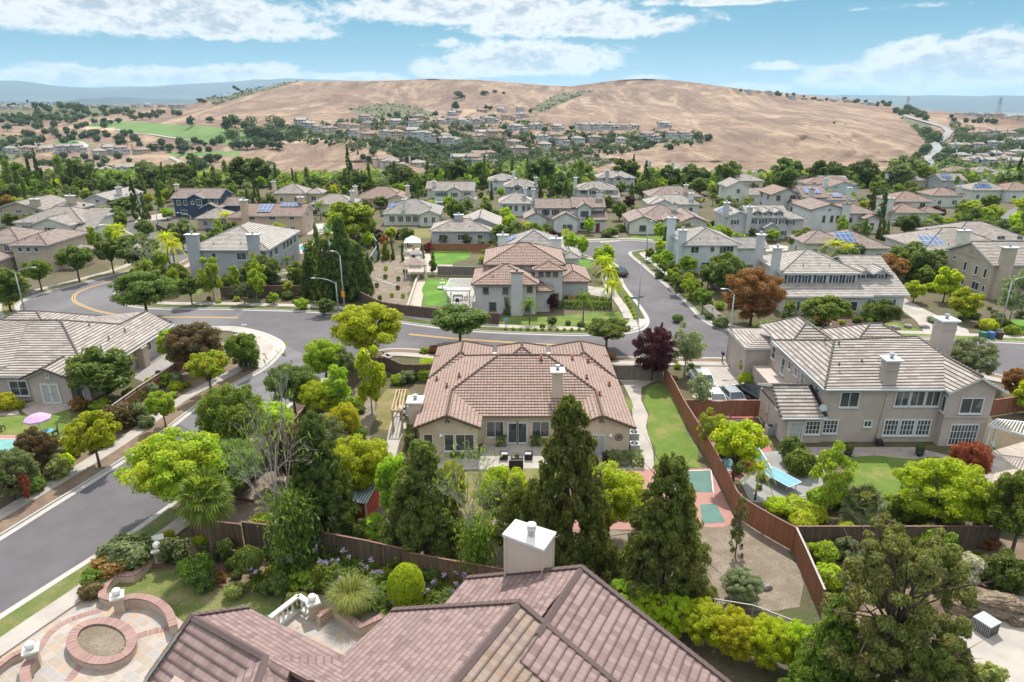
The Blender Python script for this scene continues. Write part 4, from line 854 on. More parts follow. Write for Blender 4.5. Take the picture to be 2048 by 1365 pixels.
# ================================================================ hero house B: taupe two-storey on the right
def hero_right():
 o = (34, 62, 0); root = thing('house', 'two-storey taupe stucco house with pale ribbed tile roof at right, white barred ground-floor windows', 'house', o)
 HOUSES.append([1760, 790, 'the large taupe two-storey house', root]); B = lambda mb, n, m, p=root: mb.build(n, m, p, o)
 wm = MB(); wm.prism([(28.8, 56.1), (39.4, 56.1), (39.4, 55.3), (43.5, 55.3), (43.5, 68.5), (28.8, 70.5)], 0, 5.6)
 wm.prism([(25.1, 55.9), (28.8, 55.9), (28.8, 62.2), (25.1, 62.2)], 0, 2.85)
 wm.box((41.45, 55.22, 3.0), (4.25, .12, .14))
 gable_fill(wm, [(39.45, 55.35, 5.75), (43.45, 55.35, 5.75), (41.6, 55.35, 6.95)], 5.4)
 for y in (55.9,): pass
 gable_fill(wm, [(25.18, 55.95, 2.9), (25.18, 61.8, 3.55), (25.18, 58.3, 4.55)], 2.7)
 wm.prism([(26.2, 70.3), (30, 70.3), (30, 76.5), (26.2, 76.5)], 0, 4.1)
 wm.prism([(31, 68), (43.2, 68), (43.2, 74), (31, 74)], 0, 4.8)
 B(wm, 'wall', 'stucco_taupe')
 rm = MB(); tm = MB(); z = 5.62
 A_, Bv = (31.5, 61.8, 8.05), (40.2, 62.9, 8.05); V = (41.15, 59.8, 7.25)
 planes = [[(28.3, 55.7, z), (39.1, 55.7, z), V, Bv, A_], [(28.3, 55.7, z), A_, (28.4, 68.7, z)], [(28.4, 68.7, z), A_, Bv, (44.3, 69.5, z)],
              [(39.0, 54.75, z-.05), (41.6, 54.75, 7.05), (41.15, 59.8, 7.28), (39.1, 55.75, z)], [(41.6, 54.75, 7.05), (44.3, 54.75, z-.05), (44.3, 69.5, z), Bv, V]]
 for q in planes: roof_plane(rm, q, .40, .06, .16, tm)
 # front hips on the street side
 for r_ in ((29.2, 66.5, 34.8, 74.2, 5.5, .62), (35.5, 66, 43.8, 73.2, 5.2, .52)):
  S, Rg, G = rect_roof(*r_[:5], 'hip', r_[5], .3)
  for q in S: roof_plane(rm, q, .4, .06, .16, tm)
  ridge_caps(rm, Rg, .1)
 # low wing
 roof_plane(rm, [(24.6, 55.4, 2.85), (28.75, 55.4, 2.85), (27.9, 58.4, 4.75), (24.6, 58.4, 4.75)], .40, .06, .16, tm); roof_plane(rm, [(24.6, 62.0, 3.4), (24.6, 58.4, 4.75), (27.9, 58.4, 4.75), (28.75, 62.0, 3.4)], .40, .06, .16, tm)
 S, Rg, G = rect_roof(26.2, 70.3, 30, 76.5, 4.2, 'hip', .2, .3)
 for q in S: roof_plane(rm, q, .4, .05, .16, tm)
 rf = B(rm, 'roof', 'tile_taupe'); B(tm, 'fascia', 'trim_white', rf)
 cm = MB(); ridge_caps(cm, [((28.3, 55.7, z), A_), (A_, Bv), (Bv, V), (V, (41.6, 54.75, 7.15)), (A_, (28.4, 68.7, z)), ((24.6, 58.4, 4.8), (27.9, 58.4, 4.8)), ((24.55, 55.4, 2.9), (24.55, 58.4, 4.8))], .11); B(cm, 'ridge_cap', 'tile_taupe', rf)
 vl = MB(); vl.bar((28.72, 55.45, 2.98), (28.2, 58.4, 4.8), .35, .06); B(vl, 'valley_flashing', 'gutter_black', rf)
 chimney(root, 34.3, 56.6, 5.4, 8.0, 1.15, 1.0, 'stucco_taupe', 'trim_white', org=o, band=True); chimney(root, 43.7, 64.3, 0, 9.3, 1.5, 1.4, 'stucco_taupe', 'trim_white', org=o, band=True)
 for (x, y, zz, h) in ((31.7, 61.2, 7.8, .5), (33, 59, 6.9, .35), (30.4, 58, 6.9, .4), (42.6, 57, 6.6, .3), (43, 57.4, 6.4, .3), (30.8, 62.2, 7.8, .5)): B(MB().tube([(x, y, zz), (x, y, zz+h)], .09, 8), 'vent_pipe', 'vent_grey', rf)
 win = lambda *a, **k: window(root, *a, org=o, **k)
 xs = lambda zx: None
 for x, w in ((30.9, 1.7),): win((x, 56.1, 4.35), -90, w, 1.5, 1)
 for x in (36.1, 37.5, 38.75) if False else (35.6, 37.0, 38.4): win((x+.1, 56.1, 4.45), -90, 1.25, 1.5, 1)
 for x in (35.1, 36.6, 38.1): win((x+.1, 56.1, 1.5), -90, 1.3, 1.6, 3, 2, fw=.14)
 win((33.0, 56.1, 1.9), -90, .7, .6, 1); win((41.6, 55.3, 4.1), -90, 2.0, 1.5, 1)
 win((41.5, 55.3, 1.15), -90, 2.5, 2.1, 7, 2, name='patio_door', sill=False); win((39.38, 55.72, 4.1) if False else (39.4, 55.7, 4.1), 180, .55, 1.5, 0)
 win((26.3, 55.9, 1.12), -90, 1.35, 2.1, 5, 3, name='patio_door', sill=False, glass='curtain_glass', fw=.13)
 for x in (28.0, 29.75): pass
 win((27.85, 55.9, 1.6), -90, 1.35, 1.35, 3, 2, fw=.12); win((29.55, 56.1, 1.6), -90, 1.35, 1.35, 3, 2, fw=.12)
 for y, w, h, zz in ((69, 1.0, 1.5, 4.1), (66.2, .9, 1.8, 3.6), (64.6, .8, .8, 4.3), (62.9, .8, .8, 4.3), (61.2, .9, 1.2, 4.2), (58.0, .9, 1.2, 4.2)): win((28.8, y, zz), 180, w, h, 0, 1)
 win((25.1, 57.6, 3.0), 180, .7, .7, 0, 1); 
 d = MB().box((25.07, 60, 1.1), (.06, .95, 2.1)); dd = B(d, 'door', 'stucco_tan'); B(MB().box((25.0, 59.7, 1.1), (.08, .05, .15)), 'handle', 'metal_dark', dd)
 g = MB().bar((24.62, 55.3, 2.78), (28.8, 55.3, 2.78), .14, .12).bar((28.3, 55.6, 5.5), (39.1, 55.6, 5.5), .14, .12).bar((28.22, 55.7, 5.5), (28.3, 68.7, 5.5), .12, .12)
 g.tube([(33.9, 56.0, 5.4), (34.3, 56.0, 4.9), (33.9, 56.02, .1)], .05, 6); B(g, 'gutter', 'trim_white', rf)
 dish = MB().lathe([(.02, 0), (.2, .03), (.33, .11)], (0, 0, 0), 14)
 rot = Matrix.Rotation(R(60), 4, 'X')@Matrix.Rotation(R(-20), 4, 'Y'); dish.v = [tuple(Vector((28.35, 55.55, 3.75))+(rot@Vector(p))) for p in dish.v]; dish.tube([(28.4, 55.9, 3.2), (28.4, 55.7, 3.7)], .03, 6); B(dish, 'satellite_dish', 'metal_grey')
 mt = MB().box((25.0, 57.4, 1.0), (.25, .4, .7)); B(mt, 'meter_box', 'metal_grey')
 # entry gable wing seen at far left
 B(MB().prism([(26.9, 64.6), (28.75, 64.6), (28.75, 69.6), (26.9, 69.6)], 0, 2.3), 'side_wall', 'stucco_taupe')
hero_right()
# ================================================================ hero house C: taupe tile single-storey at left
def hero_left():
 o = (-52, 74, 0); root = thing('house', 'single-storey taupe house at left with long striped tile roof and a small gabled garden door', 'house', o)
 HOUSES.append([150, 720, 'the left striped-roof house', root]); B = lambda mb, n, m, p=root: mb.build(n, m, p, o)
 wm = MB(); wm.prism([(-75, 65.3), (-44.8, 65.3), (-44.8, 82), (-52, 82), (-52, 80), (-75, 80)], 0, 3.0)
 wm.prism([(-50.4, 64.6), (-46.3, 64.6), (-46.3, 65.4), (-50.4, 65.4)], 0, 2.95); gable_fill(wm, [(-50.4, 64.7, 2.95), (-46.3, 64.7, 2.95), (-48.35, 64.7, 4.0)], 2.8)
 B(wm, 'wall', 'stucco_taupe')
 rm = MB(); tm = MB(); zr = 6.4
 RE = (-51.8, 73.3, zr); N = (-47.6, 77.4, 4.55); PK = (-47.3, 83, 4.5)
 pl = [[(-78, 64.8, 3), (-44.2, 64.8, 3), RE, (-62, 73.3, zr), (-78, 73.3, zr)], [(-44.2, 64.8, 3), (-43.9, 82.2, 3), PK, N, RE], [RE, N, PK, (-51.2, 82.2, 3.1), (-58, 82.2, 3)], [(-78, 73.3, zr), RE, (-58, 82.0, 3), (-78, 82, 3)]]
 for q in pl: roof_plane(rm, q, .40, .055, .16, tm)
 roof_plane(rm, [(-48.35, 64.1, 4.1), (-45.8, 64.1, 2.95), (-45.8, 65.2, 2.95), (-48.35, 67.8, 4.12)], .4, .05, .15, tm); roof_plane(rm, [(-50.9, 64.1, 2.95), (-48.35, 64.1, 4.1), (-48.35, 67.8, 4.12), (-50.9, 65.2, 2.95)], .4, .05, .15, tm)
 # second wing crossing at the left
 roof_plane(rm, [(-64, 60.5, 4.4), (-58.6, 60.5, 2.95), (-53.2, 66.6, 3.7), (-55.2, 73.2, 6.3), (-64, 73.2, 6.6)], .4, .055, .16, tm)
 for x0, y0, x1, y1, ze in ((-66, 74, -53.5, 84.5, 3.2),):
  S, Rg, G = rect_roof(x0, y0, x1, y1, ze, 'hip', .45, .3)
  for q in S: roof_plane(rm, q, .4, .05, .16, tm)
  ridge_caps(rm, Rg, .1)
 rf = B(rm, 'roof', 'tile_taupe'); B(tm, 'fascia', 'trim_white', rf)
 cm = MB(); ridge_caps(cm, [((-44.2, 64.8, 3), RE), (RE, (-78, 73.3, zr)), (RE, N), (N, PK), ((-48.35, 64.1, 4.15), (-48.35, 67.8, 4.15))], .12); B(cm, 'ridge_cap', 'tile_taupe', rf)
 B(MB().bar((-50.95, 64.05, 3.0), (-48.35, 64.05, 4.17), .16, .2).bar((-48.35, 64.05, 4.17), (-45.75, 64.05, 3.0), .16, .2), 'gable_trim', 'trim_dark', rf)
 win = lambda *a, **k: window(root, *a, org=o, **k)
 win((-52.2, 65.3, 1.45), -90, 1.9, 1.7, 1, 1, fw=.14); win((-56.5, 65.3, 1.45), -90, 1.6, 1.5, 1, 1)
 for k, x in enumerate((-48.9, -47.95)):
  f = window(root, (x, 64.6, 1.15), -90, .82, 2.15, 0, 0, 'trim_white', 'curtain_glass', org=o, name='door', sill=False, fw=.16); MB().box((x+(.33 if k == 0 else -.33), 64.48, 1.1), (.05, .07, .18)).build('handle', 'chrome', f, o)
 win((-45.9, 65.3, 1.4), -90, .8, 1.7, 0, 0, fw=.12); win((-48.35, 64.6, 3.2), -90, .3, .45, 0, 2)
 for y in (72.2, 77.6): win((-44.8, y, 1.7), 0, 1.2, 1.2, 1, 0, fw=.12)
 for (x, y, zz) in ((-46, 70.5, 3.9), (-46.5, 73, 4.2), (-49.4, 74.5, 5.2), (-46.3, 76, 4.1)): B(MB().tube([(x, y, zz), (x, y, zz+.5)], .09, 8), 'vent_pipe', 'vent_grey', rf)
 ch = MB().box((-44.3, 75.2, 1.2), (.9, 1.2, 2.4)).box((-44.3, 75.2, 2.45), (1.0, 1.3, .12)); B(ch, 'chimney_box', 'stucco_tan')
 lm = MB().tube([(-50.5, 86.5, 0), (-50.5, 86.5, 3)], .05, 6)
 B(MB().bar((-43.82, 65, 2.9), (-43.6, 82.3, 2.9), .12, .12), 'gutter', 'trim_white', rf)
hero_left()
# ================================================================ hero house D: roof in the foreground
def hero_front():
 o = (0, 22, 0); root = thing('house', 'foreground house seen from above, rosy brown flat-tile gable roofs with a stucco chimney', 'house', o)
 HOUSES.append([1000, 1300, 'the foreground rosy roof', root]); B = lambda mb, n, m, p=root: mb.build(n, m, p, o)
 rm = MB(); ms = MB(); tm = MB(); cm = MB(); V = Vector
 C, T = .37, .05
 # middle gable
 mp = V((.31, 24.2, 9.0)); rd = V((-2.51, -4.3, 0)); pl_ = V((-5.8, 2.3, -2.45)); pr = V((4.8, -3.0, -2.4))
 e = mp+pl_*1.07; e2 = P(684.5, 1314, e.z-.02); down = (e2-e)
 roof_plane(rm, [mp, e, e+down*1.0, e+down*2.6, mp+rd*2.2], C, T, .2, tm)
 roof_plane(ms, [mp, mp+rd*2.2, mp+rd*2.2+pr*2.2, mp+pr*2.2], .42, .06, .2, tm)
 # upper gable
 up_ = V((3.4, 27.2, 8.5)); ur = V((-1.93, -3.6, 0)); ul = V((-5.8, 2.3, -2.5))
 a0 = up_+ul*1.0; ed = V((-1.1, -2.1, 0))
 roof_plane(rm, [up_, a0, a0+ed*1.3, up_+ur*1.15+V((-1.0, -.6, -.3))], C, T, .2, tm)
 roof_plane(ms if False else rm, [up_, up_+ur*1.6, up_+ur*1.6+pr*2.2, up_+pr*2.2], .42, .06, .2, tm)
 # left gable
 lp, le = P(384, 1235, 8.0), P(531, 1316, 8.0); er0, er1 = P(497, 1218, 6.4), P(684.5, 1314, 6.4)
 dirr = (le-lp)
 roof_plane(rm, [lp, le+dirr*.5, er1+(er1-er0)*.5+V((-.6, -1.0, .4)), er1, er0], C, T, .2, tm)
 ll = P(294, 1363, 6.3); roof_plane(rm, [lp, ll, ll+dirr*1.6+V((0, -.5, 0)), le+dirr*.3], .42, .06, .2, tm)
 # body between the gables, below the frame edge
 le2 = le+V((.45, -4.6, 0)); roof_plane(rm, [le, le2, le2+V((6, -1.5, -1.4)), er1+V((.3, -2.2, 0)), er1], C, T, .2, tm)
 roof_plane(rm, [le, le2+V((-7, 0, -2.6)), le2], C, T, .2, tm)
 rf = B(rm, 'roof', 'tile_rose'); m2 = B(ms, 'roof', 'tile_rose_mossy'); m2['label'] = 'steeper mossy orange-stained tile slope'; B(tm, 'fascia', 'trim_brown', rf)
 caps = [(mp, mp+rd*2.2), (up_, up_+ur*1.2), (lp, le), (le, le2)]
 for a, b in caps:
  a, b = a+V((0, 0, .04)), b+V((0, 0, .04)); n = int((b-a).length/.38); d = (b-a)/n; sd = d.cross(V((0, 0, 1))).normalized()*.17
  for i in range(n):
   p, q = a+d*i, a+d*(i+1.12); cm.face([p-sd+V((0, 0, .0)), p+V((0, 0, .12)), q+V((0, 0, .07)), q-sd-V((0, 0, .05))]); cm.face([p+V((0, 0, .12)), p+sd, q+sd-V((0, 0, .05)), q+V((0, 0, .07))])
   cm.face([q-sd-V((0, 0, .05)), q+V((0, 0, .07)), q+sd-V((0, 0, .05))])
 for a, b in ((mp, mp+pr*2.2), (mp, e), (up_, up_+pr*2.2), (up_, a0), (lp, er0), (lp, ll)):   # stepped rake tiles
  n = int((b-a).length/.37); d = (b-a)/n
  for i in range(n): p = a+d*(i+.5)+V((0, 0, .1)); cm.bar(p-d*.5+V((0, 0, .03)), p+d*.55+V((0, 0, -.005)), .24, .09)
 B(cm, 'ridge_cap', 'tile_rose', rf)
 gm = MB()
 for a, b in ((e, e+down), (a0, a0+ed*1.25), (er0, er1)): gm.bar(a+V((0, 0, -.08)), b+V((0, 0, -.08)), .16, .13)
 B(gm, 'gutter', 'gutter_black', rf)
 lt = MB()   # pale replaced tiles
 for base, d1, d2, s1, s2 in ((mp, rd, pr, .72, .62), (lp, le-lp, ll-lp, .25, .75)):
  n = d1.cross(d2).normalized(); n = n if n.z > 0 else -n; p = base+d1*s1+d2*s2+n*.085; u = d1.normalized()*.75; w_ = d2.normalized()*.7
  lt.face([p, p+u, p+u+w_, p+w_])
 B(lt, 'repair_tiles', 'stucco_pink', rf)
 wm = MB(); ov = .6
 wm.prism([(er0.x-.2, er0.y-1.0), (er1.x+.1, er1.y-.7), (e.x+.4, e.y-.9), (mp.x-1, mp.y-1), (a0.x+.7, a0.y-1.2), (a0.x+2, a0.y-1.2), (8.0, 22.5), (8.5, 14), (7, 8), (-13, 8), (-16, 19.5), (lp.x-.3, lp.y-1.6)], 0, 3.9)
 B(wm, 'wall', 'stucco_beige')
 gb = MB(); 
 for (pk, l, r_) in ((mp, e, mp+pr*1.3), (up_, a0, up_+pr*1.2), (lp, er0, ll)):
  pts = [V(pk)+V((0, 0, -.2)), V(l)+V((0, 0, -.2)), V((l.x, l.y, 3.6)), V((r_.x, r_.y, 3.6)), V(r_)+V((0, 0, -.2))]; s_ = V((-.3, -.6, 0)); gb.face([p+s_ for p in pts]); gb.face([p+s_*1.2 for p in pts][::-1])
 B(gb, 'gable_wall', 'stucco_beige')
 # chimney with pitched white cap
 c = [P(1004, 1073, 9.35), P(1088, 1105, 9.0), P(1113, 1069, 9.35), P(1031, 1043, 9.7)]; ctr = sum(c, V())/4
 ch = MB(); q = [ctr+(p-ctr)*.9 for p in c]
 for i in range(4): j = (i+1) % 4; ch.face([V((q[i].x, q[i].y, 5)), V((q[j].x, q[j].y, 5)), q[j], q[i]])
 for i in range(4): ch.bar(V((q[i].x, q[i].y, 5)), V((q[i].x, q[i].y, q[i].z)), .12, .12)
 cc = B(ch, 'chimney', 'chimney_tan'); cp_ = MB(); up = V((0, 0, .14)); cp_.face([p+up for p in c]); cp_.face(c[::-1])
 for i in range(4): j = (i+1) % 4; cp_.face([c[i], c[j], c[j]+up, c[i]+up])
 B(cp_, 'chimney_cap', 'cap_white', cc); f = MB().lathe([(.2, 0), (.2, .3), (.24, .3), (.24, .38), (.19, .4), (.19, .5), (.25, .52), (.25, .6), (.2, .62)], (ctr.x+.1, ctr.y, ctr.z+.1), 18); B(f, 'flue', 'cap_white', cc)
 B(MB().tube([P(861, 1361, 7.6)-V((0, 0, .8)), P(861, 1361, 7.6)], .14, 14), 'vent_pipe', 'cap_white', rf)
hero_front()
# ================================================================ other houses
h = house
h('grey stucco two-storey house with two tall front chimneys and a pale tile roof', 'the grey two-chimney house', 385, 563, 0, [(0, 0, 13.9, 18, 5.7, 'hip')], 'stucco_grey', 'tile_pale', auto=False,
  wins=[('f', 4.5, 4.6, .8, 1.0, 0, 0), ('f', 9.3, 4.5, 1.7, 1.3, 0), ('f', 7.6, 1.1, 1.7, 2.1, 0), ('f', 10.8, 1.4, .9, 1.2, 0, 0), ('f', 13.2, 4.6, .9, 1.3, 0, 0), ('f', .9, 1.3, 1, 1.1, 0)]+[('r', y, 4.5, 1.5, 1.4, 13.9) for y in (1.6, 4.5, 9, 11, 13, 15.5)]+[('r', y, 1.4, 1.6, 1.7, 13.9) for y in (1.6, 4.5, 9, 13)],
  chims=[(1.4, -.35, 8.3, 2.0), (11.9, -.35, 8.3, 2.0)])
h('white corner house with terracotta tile roofs, stepped storeys and a front chimney', 'the white corner house', 951, 629, 0, [(0, 0, 9, 9, 4.7, 'hip'), (1.5, 5.5, 13.3, 16, 6.4, 'hip'), (9, 3.5, 13.2, 9, 6.0, 'hip', .3), (13.1, 7.5, 17.6, 17, 3.2, 'hip'), (8.5, 1.2, 11.2, 4.5, 3.4, 'hip')], 'stucco_white', 'tile_clay', 'trim_brown', auto=False,
  wins=[('f', 1.6, 3.7, .8, .9, 0, 0), ('f', 4.5, 3.7, .8, .9, 0, 0), ('f', 8.1, 3.9, .8, .9, 0, 0), ('f', 7.9, 1.2, .9, 1.5, 0, 0), ('f', 9.9, 5.4, .7, .8, 3.5, 0), ('f', 11.0, 5.4, .7, .8, 3.5, 0), ('f', 12.1, 5.4, .7, .8, 3.5, 0), ('f', 12.2, 1.6, .9, 1.3, 3.5, 0), ('f', 2.6, 1.2, 1.0, 1.3, 0, 0)], chims=[(6.2, -.3, 6.5, 1.7)])
h('white two-storey house with navy shutters, long porch and pale ribbed roof', 'the navy-shuttered white house', 1556, 618, 0, [(0, 0, 11.4, 11, 5.7, 'hip'), (11.3, 1.6, 17.0, 10, 5.2, 'gx'), (-.3, -3.0, 12.0, .1, 2.9, 'shed', .35), (11.9, -2.6, 17.6, 1.7, 3.0, 'shed', .4), (11.9, .9, 13.6, 4, 5.3, 'gy', .6), (14.4, .9, 16.3, 4, 5.3, 'gy', .6)], 'stucco_white', 'tile_pale', auto=False, shutter='shutter_navy',
  wins=[('f', x, 4.6, .95, 1.3, 0) for x in (1.3, 3.4, 5.7, 8.1, 10.1)]+[('f', 12.7, 4.6, .8, 1.3, .9, 0), ('f', 15.4, 4.6, 1.0, 1.4, .9), ('f', 13.0, 1.5, .8, 1.4, -2.6), ('f', 15.4, 1.4, 1.0, 1.6, -2.6), ('f', 2.8, 1.3, 1.6, 1.4, -3.0), ('f', 9.4, 1.3, 2.2, 1.5, -3.0)]+[('l', 4, 4.4, .9, 1.2, 0), ('l', 8, 4.4, .9, 1.2, 0)], chims=[(-.55, 1.9, 9.0, 1.1), (-.5, 9.4, 9.6, 1.1)])
h('tan stucco two-storey house at the right edge, gabled side wall and large chimney', 'the tan gabled house', 1971, 597, 0, [(0, 0, 22, 11.5, 5.6, 'gx'), (2.5, -3, 22, .2, 3.0, 'shed', .3)], 'stucco_tan', 'tile_taupe', 'trim_white', auto=False,
  wins=[('l', 9.6, 4.6, .6, .7, 0, 0), ('l', 5.7, 6.4, .5, .7, 0, 0), ('l', 6.5, 3.8, .7, 1.5, 0, 0), ('l', 3.6, 3.8, .7, 1.5, 0, 0), ('l', 1.4, 3.8, .7, 1.5, 0, 0), ('l', 6.2, 1.2, .6, 1.1, 0, 0), ('l', 3.0, 1.3, 1.7, 1.3, 0), ('l', 1.0, 1.3, .6, 1.1, 0, 0)], chims=[(1.6, -.4, 8.3, 2.0)])
h('long low beige house with black solar panels and taupe roof, rear right', 'the long solar-roofed house', 1842, 535, 0, [(0, 0, 17, 14, 3.4, 'hip'), (9, 6, 24, 18, 4.2, 'hip')], 'stucco_beige', 'tile_taupe', chims=[(8.2, 2.2, 6.6, 2.2)], sol=[((.5, 1.2, 4.0), (4.3, 0, 0), (0, 3.2, 1.28))])
h('house with terracotta roof and blue solar panels between palms and cypresses', 'the palm-hidden solar house', 1663, 528, 0, [(0, 0, 10.8, 12, 3.2, 'hip'), (-4, 4, 4, 12, 3.4, 'hip')], 'stucco_beige', 'tile_brown', sol=[((1.5, 1.2, 3.9), (3.5, 0, 0), (0, 3.6, 1.44))])
h('pale grey two-storey house with twin white chimneys on its left side', 'the pale twin-chimney house', 1366, 547, 0, [(0, 0, 9.6, 12, 5.4, 'hip'), (9.5, 7, 17.5, 13, 3.4, 'gx')], 'stucco_sky', 'tile_grey', auto=False, wins=[('f', 1.8, 4.4, 1.5, 1.2, 0), ('f', 5, 4.5, .8, 1, 0, 0), ('f', 7.6, 4.4, 2.6, 1.4, 0, 3), ('f', 4, 1.4, 1.5, 1.4, 0)], chims=[(-.5, .8, 7.8, 1.4), (-.6, 9.6, 8.6, 1.4)])
h('grey tile house with two stucco chimneys directly behind the white corner house', 'the tall-chimney grey-roofed house', 1012, 553, 0, [(0, 0, 10.4, 12, 4.6, 'hip', .5), (10.4, 2, 13.4, 10, 3, 'hip')], 'stucco_rose', 'tile_grey', chims=[(-.6, 3, 6.9, 1.8), (9.0, -.4, 6.9, 1.8)], sol=[((-.3, 6, 4.8), (0, 4, 0), (2.2, 0, 1.1))])
h('pink-beige two-storey house with dark shutters, white garage door, three front gables', 'the triple-gabled pink house', 1074, 463, 0, [(0, 2, 9.5, 10, 5.4, 'gx'), (9, 1.5, 16.4, 10, 5.7, 'gx'), (4, -1.6, 9.8, 3, 3.2, 'gy', .5), (-2.8, 1, 2.4, 8, 3, 'gy', .5), (10, .4, 13.2, 4, 5.6, 'gy', .6), (13.2, -.9, 16.7, 1.6, 3, 'shed')], 'stucco_rose', 'tile_brown', 'trim_brown', auto=False, shutter='shutter_navy',
  wins=[('f', 2.2, 4.3, .9, 1.2, 2), ('f', 4.6, 4.3, .9, 1.2, 2), ('f', 7.4, 1.3, 1.4, 1.2, -1.6), ('f', 11.6, 4.2, 1.0, 1.3, .4), ('f', 14.3, 4.2, .9, 1.2, 1.5), ('f', 15.8, 4.2, .7, 1.2, 1.5), ('f', 11.6, 1.3, .9, 1.4, .4), ('f', -.8, 1.3, .7, .8, 1)], chims=[(15.6, 5, 8.9, 1.4, 5)], garage=(2.6, 2.0, 2.7), door=(14.8, -.9))
h('single-storey house with wide pinkish roof and arched entry gable at the cul-de-sac', 'the arched-entry cul-de-sac house', 1259, 468, 0, [(2, 1, 15, 14, 3.2, 'hip'), (0, -.5, 6, 10, 3, 'gy'), (8, -1.2, 11, 2, 3.5, 'gy', .6), (11.5, -2, 18, 11, 3.1, 'gy')], 'stucco_beige', 'tile_brown', 'trim_brown', chims=[(11.5, 5, 6.4, 1.2, 3)])
h('white two-storey house with three roof dormers and blue shutters', 'the three-dormer white house', 1494, 478, 0, [(0, 0, 8.7, 9, 5.1, 'gx'), (-5.3, -.8, .1, 9, 5.3, 'gy'), (8.5, 2, 13.5, 8, 4.4, 'hip'), (1.2, .6, 2.5, 3, 6.0, 'gy', .6), (3.7, .6, 5.0, 3, 6.0, 'gy', .6), (6.2, .6, 7.5, 3, 6.0, 'gy', .6), (3.2, -1.8, 6.2, .5, 2.9, 'gy', .6)], 'stucco_white', 'tile_pale', auto=False, shutter='shutter_navy',
  wins=[('f', x, 4.0, .8, 1.1, 0) for x in (.9, 3.2, 5.6, 7.8)]+[('f', x, 5.9, .6, .6, .6, 0) for x in (1.85, 4.35, 6.85)]+[('f', 4.7, 1.2, 1.3, 1.5, -1.8), ('f', -3.5, 4.0, .8, 1.1, -.8), ('f', 1.2, 1.3, .9, 1.2, 0), ('f', 8, 1.3, .9, 1.2, 0), ('f', 10.5, 3.4, .9, 1.0, 2)], chims=[(-5.6, 0, 8.2, 1.2), (-.6, -1.2, 7.4, 1.1)], sol=[((-5.6, 2, 5.5), (0, 5, 0), (2.2, 0, .9))])
h('cream two-storey house with a large blue solar array on terracotta tiles', 'the blue-array cream house', 1544, 429, 0, [(0, 2, 8, 12, 5.2, 'gy'), (7.5, -2, 14, 10, 5.0, 'gx'), (5, -3.4, 9.5, 2, 3, 'gx')], 'stucco_white', 'tile_clay', 'trim_brown', chims=[(9.5, -1.9, 7.2, 1.2, 5)], sol=[((8.2, -.6, 5.9), (4.8, 0, 0), (0, 3, 1.2))])
h('large blush-pink stucco house with a blank gable wall and tall chimney', 'the blush gable-wall house', 1617, 466, 0, [(0, 0, 8.5, 11, 5.6, 'gy', .3), (7.6, 2, 16.5, 12, 4.4, 'hip'), (13, -.5, 16.5, 4, 3.5, 'gy')], 'stucco_rose', 'tile_brown', 'trim_brown', auto=False, wins=[('f', 3.2, 3.4, .6, 1.5, 0, 0), ('f', 5.1, 3.4, .6, 1.5, 0, 0), ('f', 6.5, 3.4, .6, 1.5, 0, 0), ('f', 4.3, 5.7, .4, .5, 0, 0), ('f', 10.5, 2.8, 1.2, 1.1, 2), ('f', 14.8, 1.6, .9, 1.6, -.5, 0)], chims=[(8.0, -.4, 7.0, 1.9)])
h('tan two-storey house at the far left edge with three small square upper windows', 'the tan left-edge house', 37, 546, 0, [(0, 0, 6.3, 12, 5.3, 'hip'), (-9, 2, .1, 12, 5.3, 'hip'), (-9, -4, -1, 2.1, 3, 'hip'), (6.2, 3, 9.5, 9, 3, 'hip')], 'stucco_tan', 'tile_brown', auto=False, wins=[('f', x, 4.4, .8, .9, 0, 0) for x in (1.4, 2.9, 4.4)]+[('f', -2.5, 4.3, 1, 1.2, 2), ('f', -5, 1.4, 1.5, 1.2, -4)])
h('beige house with a broad front gable and a red-shuttered triple window', 'the red-shuttered beige house', 28, 489, 0, [(0, 2, 15, 14, 4.6, 'hip'), (5.5, -1, 14, 6, 4.4, 'gy', .35), (14, -.4, 18, 8, 3, 'shed')], 'stucco_beige', 'tile_taupe', auto=False, shutter='shutter_red', wins=[('f', 9.7, 3.2, 1.6, 1.5, -1), ('f', 2.5, 3.2, 1.2, 1.2, 2), ('f', 16, 4.0, 1.0, 1.4, -.4, 0)][:2]+[('f', 16.2, 1.6, 2.0, 1.3, -.4)])
h('house with blue solar panels on a brown roof at the upper left edge', 'the far-left solar house', -10, 455, 0, [(0, 0, 14, 13, 4.2, 'gy', .3), (12, 3, 19, 12, 4.0, 'hip')], 'stucco_tan', 'tile_taupe', chims=[(11, 1, 6.8, 2.2), (17, 6, 7.0, 2.2, 3)], sol=[((7.5, 1.0, 6.1), (0, 6, 0), (3.6, 0, -1.05))])
h('dark blue two-storey house with white-framed windows, a round window and a rosy roof', 'the dark blue house', 352, 434, 0, [(0, 0, 12.6, 9, 5.2, 'gx'), (4.6, -1, 8.6, 4, 5.2, 'gy', .5), (8.6, -2.5, 13.2, 2, 2.8, 'gy', .5), (12.6, 1.5, 17, 9, 3, 'gx')], 'stucco_blue', 'tile_brown', auto=False, wins=[('f', 1.4, 3.9, 1.0, 1.3, 0), ('f', 3.3, 3.9, 1.0, 1.3, 0), ('f', 5.7, 4.0, .8, .8, -1, 0), ('f', 7.5, 4.1, 1.3, 1.6, -1), ('f', 10, 4.2, .8, .8, 0), ('f', 11.8, 4.2, .9, .9, 0), ('f', 10.8, 1.4, 1.6, 1.2, -2.5), ('f', 2.5, 1.3, 1.6, 1.2, 0)], chims=[(-.4, 4, 8.2, 1.0)])
